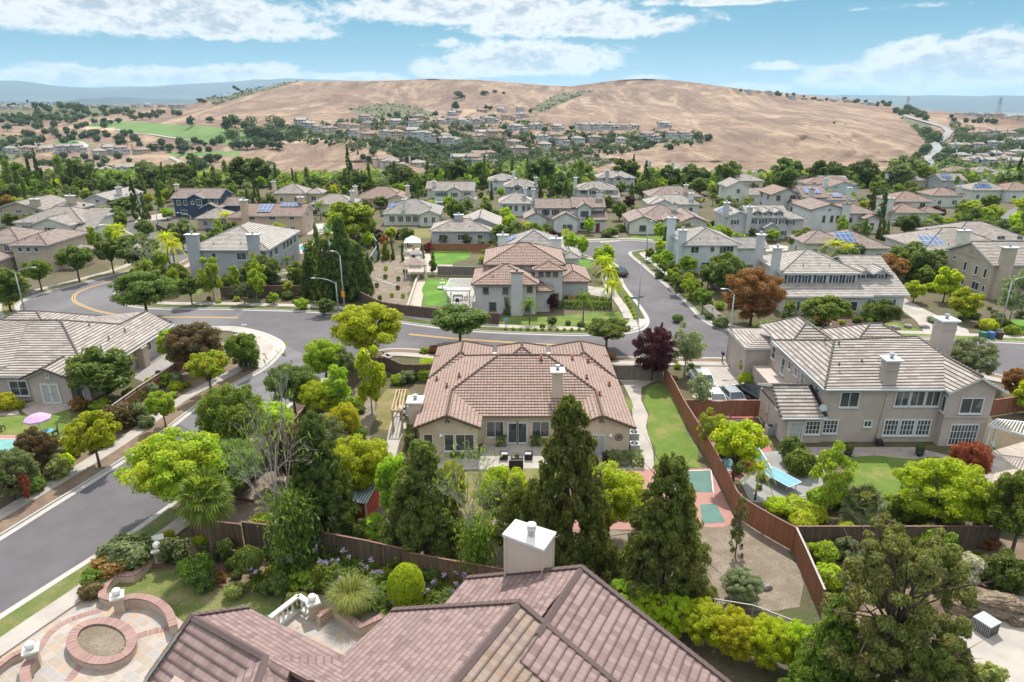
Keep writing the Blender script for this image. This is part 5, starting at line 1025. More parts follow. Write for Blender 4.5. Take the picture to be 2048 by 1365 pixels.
h('salmon house with solar panels and tall side chimney right of the dark blue house', 'the salmon solar house', 490, 471, 0, [(0, 0, 14, 9.5, 4.7, 'gx'), (-5, 3, 2, 12, 3.8, 'hip')], 'stucco_orange', 'tile_clay', chims=[(.9, -.4, 8.2, 1.6), (12.6, 5, 8.2, 1.3, 5)], sol=[((3.2, .8, 5.35), (3.2, 0, 0), (0, 3.4, 1.36)), ((8.0, 3.2, 6.3), (4.6, 0, 0), (0, 1.6, .64))])
h('small single-storey house with plain taupe hip roof beside the dark blue house', 'the small taupe-roofed house', 398, 459, 0, [(0, 0, 7.5, 7, 2.8, 'hip', .5)], 'stucco_tan', 'tile_taupe')
h('white long-roofed house mostly hidden by trees left of the dark conifer', 'the tree-hidden white house', 176, 432, 0, [(0, 0, 7, 17, 4.4, 'gy')], 'stucco_white', 'tile_pale', chims=[(6.5, 6, 7.0, 1.2)])
h('single-storey grey-roofed house with one small blue solar panel', 'the one-panel grey-roofed house', 768, 451, 0, [(0, 0, 14, 12, 3, 'hip', .45), (9.6, -1.5, 14.4, 4, 3, 'gy', .4)], 'stucco_beige', 'tile_grey', auto=False, wins=[('f', x, 1.6, 1.4, 1.5, 0, 2) for x in (2.2, 4.4, 6.4, 8.2)]+[('f', 11, 1.6, .9, 1.5, -1.5), ('f', 13, 1.6, .9, 1.5, -1.5)], chims=[(5.3, 1.4, 6.3, .9, 3)], sol=[((.5, 2.6, 3.9), (2.2, 0, 0), (.5, 2.2, 1.1))])
h('long low grey-roofed house in front of the one-panel house, low white fence', 'the long grey-roofed house', 864, 488, 0, [(0, 0, 13, 10, 2.9, 'hip', .35), (6, 5, 15, 17, 3.2, 'gy')], 'stucco_grey', 'tile_taupe', chims=[(5.8, 4.8, 5.6, 1.9, 3)])
h('single-storey cream house with russet hip roof behind round trees', 'the russet-roofed cream house', 714, 417, 0, [(0, 0, 14, 11, 3, 'hip', .45), (9.5, -1, 15, 6, 3, 'gy')], 'stucco_cream', 'tile_clay', chims=[(-.3, 1, 6.2, 1.1), (14.8, 4, 6, 1.1)])
h('beige two-storey house with navy shutters and twin gables in the row below the hill', 'the twin-gabled beige house', 870, 417, 0, [(0, 0, 11.6, 9, 5.3, 'gx'), (4, -1, 8, 4, 5.3, 'gy', .5), (8, -2, 12, 3, 2.8, 'gy', .5), (-3, 7, 9, 15, 5, 'gx')], 'stucco_beige', 'tile_taupe', auto=False, shutter='shutter_navy', wins=[('f', 1.2, 4.1, .9, 1.2, 0), ('f', 3.1, 4.1, .9, 1.2, 0), ('f', 6, 4.1, 1.0, 1.3, -1), ('f', 9.8, 4.1, .9, 1.2, 0), ('f', 2, 1.3, 1.2, 1.2, 0), ('f', 10, 1.3, 1.6, 1.2, -2)], chims=[(-.3, 2, 7.5, 1.2)])
h('light blue stucco house with pale hip roof and two slim chimneys', 'the light blue house', 1000, 433, 0, [(0, 0, 9, 9, 3.6, 'hip', .5)], 'stucco_sky', 'tile_pale', auto=False, wins=[('f', x, 2.2, 1.0, 1.6, 0) for x in (1.3, 2.9, 4.5, 6.6, 8)], chims=[(7.0, 3, 7.2, .9, 3), (9.3, 2, 7.0, .8)])
h('grey-brown two-storey house with small central gable behind the light blue house', 'the grey-brown gabled house', 1010, 404, 0, [(0, 0, 10, 9, 4.8, 'hip'), (2.4, -1, 5.4, 3, 4.7, 'gy', .5)], 'stucco_grey', 'tile_taupe', chims=[(9.8, 2, 7.2, .9)])
h('blue-grey house with pale hip roof and slim chimney under the dark treeline', 'the pale-roofed blue-grey house', 978, 387, 0, [(0, 0, 9.3, 9, 4.4, 'hip')], 'stucco_sky', 'tile_pale', chims=[(8.4, 3, 6.9, .9, 4)])
h('cream two-storey house with arched central gable, shutters and tall left chimney', 'the arched-gable cream house', 1153, 413, 0, [(0, 0, 12, 9, 5, 'hip'), (3, -1, 7, 3, 5, 'gy', .4), (8, -2, 12.4, 2, 3, 'shed')], 'stucco_beige', 'tile_taupe', shutter='shutter_navy', chims=[(-.4, 2, 8.2, 1.0)])
h('white pale-roofed house in the last row before the hill, beside a cypress', 'the white last-row house', 1196, 382, 0, [(0, 0, 13, 9, 4.6, 'hip'), (5, -1, 9, 3, 4.6, 'gy')], 'stucco_white', 'tile_pale', chims=[(3, 0, 6.9, 1.2)])
h('single-storey house with broad russet roof and a white chimney', 'the broad russet-roofed house', 1300, 413, 0, [(0, 0, 15.5, 11, 3, 'hip'), (6, -2, 10, 3, 3, 'gy', .5)], 'stucco_cream', 'tile_brown', chims=[(11, 2, 6, 1.1, 3)])
h('pale-roofed low house between the russet-roofed house and the cul-de-sac', 'the pale low house', 1298, 430, 0, [(0, 0, 14, 9, 3, 'hip'), (1, -1.2, 6.5, 8, 3.2, 'gy')], 'stucco_rose', 'tile_pale', chims=[(12, 2, 5.6, 1.1, 3)])
h('white two-storey house with dark shutters and two chimneys near the foot of the hill', 'the shuttered hill-foot house', 1347, 368, 0, [(0, 0, 9.4, 8, 4.9, 'hip'), (-5.5, 1, 0, 8, 3.4, 'hip')], 'stucco_white', 'tile_pale', shutter='shutter_navy', chims=[(-.4, 2, 7.7, .9), (-9, 4, 8, .9)])
h('tall narrow cream house with three small square windows and grey gable roof', 'the tall narrow cream house', 1452, 411, 0, [(0, 0, 6.6, 9, 5.6, 'gy', .5), (6.6, 2, 14, 9, 3, 'gx')], 'stucco_beige', 'tile_taupe')
h('wide cream house with pale hip roof behind the tall narrow cream house', 'the wide cream hip-roofed house', 1463, 381, 0, [(0, 0, 11, 9, 3.4, 'hip')], 'stucco_cream', 'tile_pale', chims=[(2, 3, 6, 1), (9, 4, 6, 1)])
h('small cream house with solar panels left of the tall fan palms', 'the small solar cream house', 1566, 374, 0, [(0, 0, 8.6, 8, 3.8, 'hip')], 'stucco_cream', 'tile_pale', sol=[((4.6, .8, 4.35), (2.6, 0, 0), (0, 2.2, .88))])
h('light blue gabled house with terracotta roof behind it and white chimney', 'the light blue gabled house', 1652, 400, 0, [(0, 0, 10, 9, 4, 'gy', .35), (-4, 6, 12, 14, 4.4, 'hip')], 'stucco_sky', 'tile_clay', chims=[(-.3, 1, 6.6, .9)])
h('small white gabled house among the fan palms', 'the white gabled palm house', 1642, 381, 0, [(0, 0, 9, 7, 3.2, 'gx'), (2, -1, 6, 2, 3, 'gy')], 'stucco_white', 'tile_pale')
h('brown-roofed house with dark solar panels and white chimney behind the cream solar house', 'the dark-panel brown-roofed house', 1646, 420, 0, [(0, 0, 9, 8, 3, 'hip')], 'stucco_rose', 'tile_brown', chims=[(7, .2, 6.2, 1.1)], sol=[((2.6, .6, 3.6), (3, 0, 0), (0, 2, .8))])
h('terracotta-roofed house with upper row of windows right of the tall conifers', 'the terracotta conifer-side house', 1783, 450, 0, [(2.5, 5, 12.5, 14, 5.4, 'hip'), (0, 0, 8, 8, 3.2, 'hip'), (8, 1, 13, 6, 3, 'hip')], 'stucco_beige', 'tile_clay', chims=[(-.2, 2, 6.4, 1.2)])
h('cream house with pale hip roof right of the dark conifers', 'the pale hip-roofed cream house', 1862, 415, 0, [(0, 0, 9, 8, 3.6, 'hip')], 'stucco_beige', 'tile_clay', chims=[(8, 1, 6, 1)])
h('beige house with solar-covered roof near the right edge', 'the solar-covered beige house', 1941, 403, 0, [(0, 0, 11.5, 9, 3.6, 'hip')], 'stucco_beige', 'tile_taupe', sol=[((1.2, .6, 4.1), (5, 0, 0), (.5, 2.4, .96))], chims=[(5, 3, 6, 1, 4)])
h('terracotta-roofed house cut by the right edge', 'the right-edge terracotta house', 2010, 405, 0, [(0, 0, 10, 9, 3.8, 'hip')], 'stucco_rose', 'tile_clay')
h('single-storey cream house with pale roof left of the middle fan palm', 'the low cream palm-side house', 1815, 380, 0, [(0, 0, 9.5, 8, 3.4, 'hip')], 'stucco_cream', 'tile_pale')
h('dark grey house with white windows and slatted solar roof by the far palm', 'the dark grey palm-side house', 1879, 386, 0, [(0, 0, 8, 8, 4.4, 'gx')], 'stucco_grey', 'tile_grey', sol=[((.5, .6, 5.0), (3.4, 0, 0), (0, 2.2, .88))])
h('cream house with taupe hip roof behind the salmon solar house', 'the taupe-roofed cream house', 549, 409, 0, [(0, 0, 9.5, 9, 3.4, 'hip', .5), (9, 3, 14, 10, 3, 'hip')], 'stucco_cream', 'tile_taupe', chims=[(-.2, 2, 6.6, 1.1)])
h('low grey-roofed house behind yellowing palms and the blue pool', 'the low palm-hidden house', 622, 430, 0, [(0, 0, 12, 9, 3, 'hip', .45)], 'stucco_beige', 'tile_taupe', chims=[(11.6, 2, 6.2, 1.1)])
for x, y, w, l, n_, rf_ in ((1785, 360, 9, 'low brown-roofed house below the wooded slope, left of the palms pair', 'the low wooded-slope house', 'tile_brown'), (1832, 353, 8, 'small pale-roofed house at the foot of the winding road', 'the winding-road house', 'tile_pale'),
  (1898, 361, 10, 'wide russet-roofed house in the trees below the terraced slope', 'the wide terrace-foot house', 'tile_clay'), (1948, 361, 9, 'grey-roofed house in the trees right of the wide russet roof', 'the grey terrace-foot house', 'tile_grey'),
  (1998, 372, 9, 'taupe-roofed house hidden in trees near the right edge', 'the tree-hidden right-edge house', 'tile_taupe'), (1478, 368, 0, '', '', ''), (1716, 372, 7, 'small beige house behind the double cypresses', 'the cypress-hidden beige house', 'tile_taupe'),
  (1480, 365, 0, '', '', ''), (1735, 382, 0, '', '', '')):
 if w: h(l, n_, x, y, rnd.uniform(-6, 6), [(0, 0, w, 8, 3.4, 'hip'), (w*.3, -1, w*.7, 3, 3.3, 'gy')], 'stucco_beige', rf_)
# ---------------------------------------------------------------- houses on the hills: three kinds, copied with their parts
def far_house(kind, wall, roof):
 root = thing('hillside_house', '', 'house'); wm, rm, tm = MB(), MB(), MB()
 ws = [[(-8, -5, 8, 6, 5.4, 'hip'), (-3, -6.5, 3, 0, 5.2, 'gy'), (8, -3, 13, 5, 3, 'hip')], [(-7, -5, 7, 5, 3.2, 'hip'), (0, -7, 7, 0, 3.2, 'hip')], [(-8, -4, 5, 6, 5.4, 'gx'), (1, -6.5, 8, 4, 3.2, 'hip'), (-8, -6, -4, 0, 5.2, 'gy')]][kind]
 for i, wg in enumerate(ws):
  x0, y0, x1, y1, ze, kd = wg; wm.prism([(x0, y0), (x1, y0), (x1, y1), (x0, y1)], -5, ze); S, Rg, G = rect_roof(x0, y0, x1, y1, ze+.01*i, kd, .42, .6)
  for s_ in S: roof_plane(rm, s_, 2.0, .06, .3, None)
  for g_ in G: gable_fill(wm, g_, ze)
 wm.box((ws[0][0]+1, -4.8, 4), (1.4, 1, 9)); wm.build('wall', wall, root); rm.build('roof', roof, root)
 k = 0
 for i, wg in enumerate(ws):
  x0, y0, x1, y1, ze, kd = wg
  for z in ([1.6, 4.2] if ze > 4 else [1.6]):
   for t in (.25, .72):
    xx = x0+(x1-x0)*t
    if any(j != i and q[0] <= xx <= q[2] and q[1] < y0 and q[4] > z for j, q in enumerate(ws)): continue
    m_ = MB().box((xx, y0-.04, z), (1.9, .1, 1.5)); f = m_.build('window', 'trim_white', root); MB().box((xx, y0-.1, z), (1.6, .06, 1.2)).build('pane', 'glass', f)
 return root
protos = [far_house(0, 'stucco_cream', 'tile_clay'), far_house(1, 'stucco_beige', 'tile_taupe'), far_house(2, 'stucco_white', 'tile_pale'), far_house(0, 'stucco_white', 'tile_grey'), far_house(2, 'stucco_rose', 'tile_clay'), far_house(1, 'stucco_tan', 'tile_brown')]
used_p = set()
Z2 = lambda l: [(650+x/2.926, 130+y/2.926) for x, y in l]; Z3 = lambda l: [(1348+x/2.926, 130+y/2.926) for x, y in l]
FAR = [('on the middle hillside', Z2([(40, 395), (110, 372), (170, 378), (185, 412), (240, 418), (255, 366), (360, 417), (420, 425), (245, 328), (420, 355), (525, 415), (580, 430), (530, 352), (690, 345), (755, 340), (810, 346), (885, 345), (550, 315), (700, 425), (755, 450), (710, 460), (925, 425), (905, 443), (985, 408), (965, 336), (745, 298), (770, 282), (920, 278), (1035, 275), (1145, 270), (1150, 310), (1060, 318), (1115, 388), (1235, 380), (1365, 382), (1510, 378), (1562, 380), (1675, 375), (1640, 378), (1800, 372), (1760, 378), (1475, 448), (1575, 440), (1350, 440), (1390, 465), (1260, 445), (1280, 482), (1105, 468), (1730, 448), (1895, 435), (1925, 445), (1985, 368)])),
       ('on the lower terrace of the middle hillside', Z2([(350, 592), (380, 600), (545, 592), (790, 572), (1130, 508), (910, 552), (960, 545), (885, 575)])),
       ('above the golf course', [(605, 250), (622, 256), (660, 262), (687, 257), (640, 262)]),
       ('in the upper row beside the golf course', [(22, 306), (58, 306), (92, 303), (130, 304), (158, 302), (200, 308), (246, 306), (283, 306), (225, 305)]),
       ('in the lower row beside the golf course', [(20, 362), (50, 361), (85, 361), (127, 360), (175, 350), (215, 348), (250, 347), (2, 360)]),
       ('on the left skyline', [(8, 219), (30, 218), (55, 220), (190, 216), (232, 215), (252, 215), (272, 215), (298, 215), (322, 215), (345, 216), (366, 216)]),
       ('at the end of the hill terrace', Z3([(70, 427), (-8, 425)])),
       ('on the wooded terraces at right', Z3([(1680, 545), (1800, 562), (1870, 552), (1950, 540), (1650, 485), (1700, 485), (1780, 490), (1860, 480), (1920, 472), (1740, 418), (1800, 422), (1870, 418), (1965, 412), (1690, 575), (1760, 570), (2000, 525), (2035, 470), (1930, 580), (1830, 590), (2010, 600)])),
       ('on the right-hand ridge', Z3([(430, 160), (550, 168), (490, 163), (680, 195), (760, 203), (850, 212), (930, 216), (1010, 222), (1100, 230), (1150, 236), (1660, 292), (1720, 298), (1780, 303), (1840, 306), (1900, 306), (1950, 312), (2010, 318)]))]
FARH = []
kd_names = ['cream terracotta-roofed house', 'low beige house', 'white gabled house', 'white grey-roofed house', 'rosy gabled house', 'low tan house']
from collections import Counter
for zone, pts in FAR:
 cnt = Counter(); rows = []
 for (x, y) in sorted(pts):
  k = rnd.randrange(6); p = H(x, y); rz = R(rnd.uniform(-35, 35))
  s_ = rnd.uniform(.62, .82) if 'skyline' in zone or 'ridge' in zone else rnd.uniform(.85, 1.12)
  o = protos[k] if k not in used_p else dup(protos[k]); used_p.add(k)
  o.location = p+Vector((0, 0, .3)); o.rotation_euler = (0, 0, rz); o.scale = (s_,)*3; o['group'] = 'houses '+zone; FARH.append((x, y, o)); cnt[k] += 1; rows.append((k, cnt[k], o))
 ords = ['first', 'second', 'third', 'fourth', 'fifth', 'sixth', 'seventh', 'eighth', 'ninth', 'tenth', 'eleventh', 'twelfth', 'thirteenth', 'fourteenth', 'fifteenth', 'sixteenth']
 for k, i, o in rows: o['label'] = (f'{kd_names[k]} {zone}' if cnt[k] == 1 else f'{kd_names[k]} {zone}, {ords[i-1]} from left')
for i, p_ in enumerate(protos):
 if i not in used_p: bpy.data.objects.remove(p_)
# ================================================================ plants
# every crown is normalised: foot at 0, height 1, spread 1; many leaf-sized faces grouped in clumps
def leaf_mesh(name, cen, nrm, size, rs, aspect=1.6, mat='leaf_mid', droop=0):
 n = len(cen); nrm = nrm/np.maximum(1e-6, np.linalg.norm(nrm, axis=1, keepdims=True))
 t = rs.randn(n, 3); t -= (t*nrm).sum(1, keepdims=True)*nrm; t /= np.maximum(1e-6, np.linalg.norm(t, axis=1, keepdims=True)); b = np.cross(nrm, t)
 if droop: t[:, 2] -= droop; t /= np.linalg.norm(t, axis=1, keepdims=True)
 s = size*(.6+.8*rs.rand(n, 1))
 v = np.stack([cen-t*s*aspect*.5, cen+b*s*.5+nrm*s*.12, cen+t*s*aspect*.5, cen-b*s*.5+nrm*s*.12], 1).reshape(-1, 3).astype(np.float32)
 me = bpy.data.meshes.new(name); me.vertices.add(4*n); me.vertices.foreach_set('co', v.ravel()); me.loops.add(4*n); me.loops.foreach_set('vertex_index', np.arange(4*n, dtype=np.int32))
 me.polygons.add(n); me.polygons.foreach_set('loop_start', np.arange(0, 4*n, 4, dtype=np.int32)); me.polygons.foreach_set('loop_total', np.full(n, 4, dtype=np.int32)); me.update(calc_edges=True)
 me.materials.append(M(mat)); return me
def clumps(rs, K, n, zc, rz, rxy, cr, shell=.55, up=.35, flatten=.75, cone=None):
 """leaf centres and normals on K clumps inside an ellipsoid (or cone) crown"""
 C = []
 while len(C) < K:
  d = rs.randn(3); d /= np.linalg.norm(d); r_ = rs.rand()**.33
  if r_ < shell*rs.rand(): continue
  p = np.array([d[0]*rxy*r_, d[1]*rxy*r_, zc+d[2]*rz*r_])
  if cone is not None:
   p[2] = cone[0]+(cone[1]-cone[0])*rs.rand()**1.15; rr = rxy*cone[2](p[2])*(.45+.55*rs.rand()); a = rs.rand()*6.283; p[0], p[1] = rr*math.cos(a), rr*math.sin(a)
  C.append(p)
 C = np.array(C); w = cr*(.65+.7*rs.rand(K))
 if cone is not None: w = w*(.45+.55*np.array([cone[2](p[2]) for p in C]))
 idx = rs.choice(K, n, p=(w**2)/(w**2).sum()); d = rs.randn(n, 3); d[:, 2] += up; d /= np.linalg.norm(d, axis=1, keepdims=True)
 rad = w[idx][:, None]*(.55+.5*rs.rand(n, 1)); cen = C[idx]+d*rad*np.array([1, 1, flatten]); nr = d+.55*rs.randn(n, 3)+np.array([0, 0, .35]); return cen, nr, C
def limbs(mb, C, zf, r0, rs, k=6, z0=0, lean=0):
 top = Vector((lean*.5, 0, zf)); mb.tube([(0, 0, z0-.02), (lean*.2+.005, .003, zf*.5), top], [r0*1.25, r0, r0*.82], 8)
 for p in C[rs.choice(len(C), min(k, len(C)), replace=False)]:
  q = Vector(p); mid = top.lerp(q, .5)+Vector((rs.randn()*.02, rs.randn()*.02, .03)); mb.tube([top-Vector((0, 0, .03)), mid, q], [r0*.6, r0*.36, r0*.12], 5)
  for _ in range(2):
   e = q+Vector((rs.randn()*.12, rs.randn()*.12, abs(rs.randn())*.07)); mb.tube([mid, mid.lerp(e, .6), e], [r0*.28, r0*.16, r0*.05], 4)
KIND = {}
def reg(kind, crown, trunk, bark='bark'): KIND.setdefault(kind, []).append((crown, trunk, bark))
def mk(kind, seed, n, K, zc, rz, rxy, cr, leaf, zf=.3, r0=.02, k=7, bark='bark', aspect=1.6, droop=0, cone=None, up=.35, flatten=.75, shell=.55, lean=0):
 rs = np.random.RandomState(seed); cen, nr, C = clumps(rs, K, n, zc, rz, rxy, cr, shell, up, flatten, cone)
 # keep crown inside unit box roughly
 me = leaf_mesh(kind+'_crown', cen, nr, leaf, rs, aspect, droop=droop); mb = MB(); limbs(mb, C, zf, r0, rs, k, lean=lean); t = mb.mesh(kind+'_trunk'); t.materials.append(M(bark)); reg(kind, me, t, bark)
for s in range(3):
 mk('street', 10+s, 11000, 70, .65, .25, .38, .09, .027, .33, .022, 9)          # airy round street tree, hi-res
 mk('round', 20+s, 5200, 48, .58, .34, .38, .11, .040, .28, .024, 7)             # mid-ground bushy tree
 mk('broad', 30+s, 30000, 150, .60, .29, .40, .075, .0165, .34, .02, 12)            # large near tree
 mk('far', 40+s, 420, 12, .52, .34, .32, .20, .13, .2, .03, 3, aspect=1.2)       # tiny in the picture
 mk('shrub', 50+s, 2600, 22, .42, .38, .36, .16, .055, .15, .02, 6)
 mk('evergreen', 60+s, 56000, 460, .5, .5, .52, .062, .0135, .55, .016, 26, cone=(.05, .93, lambda z: max(.06, (1-z)**.72*min(1, z*5+.6))), aspect=2.0, flatten=.6)
 mk('conifer', 70+s, 5200, 70, .5, .5, .44, .09, .034, .6, .016, 12, cone=(.06, .97, lambda z: max(.05, (1-z)**.8*min(1, z*7+.5))), aspect=2.0, flatten=.6)
 mk('airy', 80+s, 5200, 46, .60, .36, .34, .085, .020, .45, .014, 16, 'bark_pale', 2.4, .5)
 mk('poplar', 90+s, 3600, 36, .58, .40, .30, .10, .038, .35, .018, 12, 'bark_pale')
 mk('fruit', 95+s, 30000, 170, .54, .38, .43, .07, .0155, .25, .02, 14)
for s in range(2):
 mk('cypress', 110+s, 1800, 40, .5, .5, .40, .22, .05, .1, .03, 3, cone=(.05, .95, lambda z: max(.1, min(1, z*5+.5)*(1-z)**.45)), aspect=2.6, flatten=.55)
 mk('pine', 120+s, 64000, 230, .56, .42, .46, .048, .0078, .5, .016, 30, cone=(.08, .93, lambda z: max(.12, (1.02-z)**.36*min(1, z*3+.5))), aspect=3.2, flatten=.6)
 mk('thin', 130+s, 1500, 40, .5, .46, .36, .07, .026, .7, .018, 22, cone=(.1, .97, lambda z: max(.1, (1-z)**.6*min(1, z*4+.4))), aspect=2)
# clipped balls and mounds
def ball(kind, n, flat_, leaf, seed, base=.0, rough=.04):
 rs = np.random.RandomState(seed); d = rs.randn(n, 3); d /= np.linalg.norm(d, axis=1, keepdims=True); d[:, 2] = np.abs(d[:, 2])*np.where(rs.rand(n) < .8, 1, -1)
 lump = 1+rough*2*np.sin(d[:, 0]*5+seed)*np.sin(d[:, 1]*6)+rough*rs.randn(n); cen = d*np.array([.5, .5, .5*(1-base)])*lump[:, None]*(.9+.1*rs.rand(n, 1))+np.array([0, 0, .5+base*.5])
 me = leaf_mesh(kind+'_crown', cen, d+.45*rs.randn(n, 3), leaf, rs, 1.4); mb = MB().tube([(0, 0, -.02), (.01, 0, .5)], [.03, .02], 6); t = mb.mesh(kind+'_trunk'); t.materials.append(M('bark')); reg(kind, me, t)
for s in range(2):
 ball('ball', 3800, 1, .055, 140+s, 0, .03); ball('mound', 2600, 1, .075, 150+s, 0, .09); ball('topiary', 5000, 1, .05, 160+s, .38, .05)
ball('bigball', 16000, 1, .030, 171, 0, .02)
# palms
def fan_palm(seed, n=38, skirt=True, h=1.0):
 rs = np.random.RandomState(seed); mb = MB()
 for i in range(n):
  el = R(75-115*(i/n)); a = i*2.4; L = .30+.06*rs.rand(); d = Vector((math.cos(a)*math.cos(el), math.sin(a)*math.cos(el), math.sin(el))); c0 = Vector((0, 0, .80)); c = c0+d*L*.5
  side = d.cross(Vector((0, 0, 1))).normalized(); upv = side.cross(d).normalized(); mb.bar(c0, c, .012)
  for k in range(15):
   t = R(-80+160*k/14); e = d*math.cos(t)+side*math.sin(t); tip = c+e*L*.62+Vector((0, 0, -.05*abs(math.sin(t))-.03)); w = upv.cross(e).normalized()*.014
   mb.face([c+e*.02, c+e*L*.3+w, tip, c+e*L*.3-w])
 return mb
def feather_palm(seed, n=22, lf=34):
 rs = np.random.RandomState(seed); mb = MB()
 for i in range(n):
  el = R(70-85*(i/n)); a = i*2.4+rs.rand()*.3; L = .42+.08*rs.rand(); p = Vector((0, 0, .68)); d = Vector((math.cos(a)*math.cos(el), math.sin(a)*math.cos(el), math.sin(el))); prev = p
  for k in range(1, lf):
   f = k/lf; q = p+d*L*f+Vector((0, 0, -.34*f*f*(1.1-math.sin(el)*.4))); ax = (q-prev).normalized(); sd = ax.cross(Vector((0, 0, 1))).normalized()
   for s_ in (-1, 1):
    tip = q+sd*s_*.085*(1.15-f)+Vector((0, 0, -.05))+ax*.03; mb.face([prev, q, tip])
   prev = q
 return mb
for s in range(2):
 for kind, m_, th in (('fan_palm', fan_palm(s+3), .03), ('queen_palm', feather_palm(s+5), .022), ('low_palm', None, 0)):
  if kind == 'low_palm': m_ = fan_palm(s+9, 30); m_.v = [(x*1.5, y*1.5, (z-.55)*1.9) for x, y, z in m_.v]
  me = m_.mesh(kind+'_crown'); me.materials.append(M('leaf_green')); t = MB()
  if kind == 'low_palm': t.tube([(0, 0, -.02), (0, 0, .45)], [.09, .07], 8)
  else: t.tube([(0, 0, -.02), (.004, 0, .3), (0, .004, .6), (0, 0, .8 if kind == 'fan_palm' else .7)], [th*1.4, th, th*.9, th*1.15], 10)
  tm_ = t.mesh(kind+'_trunk'); tm_.materials.append(M('bark_palm')); reg(kind, me, tm_, 'bark_palm')
# strap-leaf clumps and grasses
def tuft(seed, n, spread, wd, hh):
 rs = np.random.RandomState(seed); mb = MB()
 for i in range(n):
  a = rs.rand()*6.283; r_ = rs.rand()**.5*spread*.35; b = Vector((math.cos(a)*r_, math.sin(a)*r_, 0)); o_ = spread*(.25+.4*rs.rand()); h_ = hh*(.6+.4*rs.rand()); sd = Vector((-math.sin(a), math.cos(a), 0))*wd
  m_ = b+Vector((math.cos(a)*o_*.4, math.sin(a)*o_*.4, h_*.85)); t_ = b+Vector((math.cos(a)*o_, math.sin(a)*o_, h_*(.55+.4*rs.rand())))
  mb.face([b-sd*.6, b+sd*.6, m_+sd, m_-sd]); mb.face([m_-sd, m_+sd, t_])
 return mb
for s in range(2):
 for kind, args in (('tuft', (s+1, 1500, .8, .0035, 1.0)), ('strap', (s+5, 220, 1.0, .028, .8))):
  me = tuft(*args).mesh(kind+'_crown'); me.materials.append(M('leaf_green')); t = MB().tube([(0, 0, -.02), (0, 0, .1)], [.05, .03], 6).mesh(kind+'_trunk'); t.materials.append(M('bark')); reg(kind, me, t)
# bare, mostly leafless tree
def bare_tree(seed, lean):
 rs = np.random.RandomState(seed); mb = MB(); tips = []
 def grow(p, d, L, r_, lv):
  q = p+d*L; mid = p.lerp(q, .5)+Vector(rs.randn(3)*L*.05); mb.tube([p, mid, q], [r_, r_*.85, r_*.62], 6 if lv < 2 else 4)
  if lv > 2: tips.append(q)
  if lv >= 5: return
  for _ in range(3 if lv < 4 else 2):
   d2 = (d+Vector((rs.randn()*.42, rs.randn()*.42, rs.randn()*.25+.05))).normalized(); grow(p.lerp(q, .55+.45*rs.rand()), d2, L*(.62+.18*rs.rand()), r_*.52, lv+1)
 grow(Vector((0, 0, 0)), Vector((lean, .02, 1)).normalized(), .40, .013, 0); grow(Vector((.02, .02, 0)), Vector((lean*.2, .1, 1)).normalized(), .36, .010, 0)
 n = 420; T = np.array([tuple(t) for t in tips]); idx = rs.choice(len(T), n); cen = T[idx]+rs.randn(n, 3)*.02; low = np.stack([rs.randn(5200)*.085+.02, rs.randn(5200)*.085, rs.rand(5200)**1.3*.42], 1)*np.array([1, 1, 1]); cen = np.concatenate([cen, low])
 me = leaf_mesh('bare_crown', cen, rs.randn(len(cen), 3)+np.array([0, 0, .5]), .013, rs, 2.6, droop=.6); t = mb.mesh('bare_trunk'); t.materials.append(M('bark_pale')); reg('bare', me, t, 'bark_pale')
bare_tree(4, -.24); bare_tree(9, -.06)
TREES = []; PROTO = {}; _tc = Counter()
NAME = dict(street='street_tree', round='garden_tree', broad='garden_tree', far='oak_tree', shrub='shrub', evergreen='evergreen_tree', conifer='conifer', airy='weeping_tree', poplar='poplar_tree', fruit='garden_tree', cypress='cypress', pine='pine_tree', thin='conifer',
   ball='clipped_shrub', mound='low_shrub', topiary='topiary_tree', bigball='clipped_shrub', fan_palm='fan_palm', queen_palm='queen_palm', low_palm='fan_palm', tuft='grass_clump', strap='flower_plant', bare='bare_tree')
SHR = {'shrub', 'ball', 'mound', 'bigball', 'tuft', 'strap'}
def plant(kind, loc, height, width, mat, label=None, group=None, rot=None, var=None, nick=None):
 vs = KIND[kind]; i = (_tc[kind] if var is None else var) % len(vs); _tc[kind] += 1; cr, tr, bk = vs[i]
 cat = 'shrub' if kind in SHR else 'palm tree' if 'palm' in kind else 'tree'
 root = thing('leafy_tree' if kind == 'round' and mat in ('leaf_bright', 'leaf_lime', 'leaf_green') else NAME[kind], label or '', cat, loc, rnd.uniform(0, 6.28) if rot is None else rot, group); root.scale = (width, width, height)
 leafname = 'leaves' if kind in SHR else 'crown'
 c = bpy.data.objects.new(leafname, cr); COL.objects.link(c); c.parent = root; c.material_slots[0].link = 'OBJECT'; c.material_slots[0].material = M(mat)
 if kind not in ('tuft', 'strap', 'mound', 'ball', 'bigball'):
  t = bpy.data.objects.new('trunk', tr); COL.objects.link(t); t.parent = root
  # keep the trunk's thickness natural when the crown is scaled wide
  if kind not in ('bare',):
   k = height/width if width > height else 1; t.scale = (max(k, .7), max(k, .7), 1) if False else (1, 1, 1)
 TREES.append(dict(o=root, kind=kind, mat=mat, h=height, w=width, loc=Vector(loc), px=proj(loc)[0], py=proj(loc)[1], lab=label)); return root
def T(kind, x, yb, yt, wpx, mat, label=None, group=None, rot=None, z=0, var=None):
 """plant seen with its foot at x,yb and its top at row yt, spreading wpx pixels"""
 p = P(x, yb, z); return plant(kind, p, hgt(x, yb, yt, z), wpx/scale_at((p.x, p.y, z+1)), mat, label, group, rot, var)
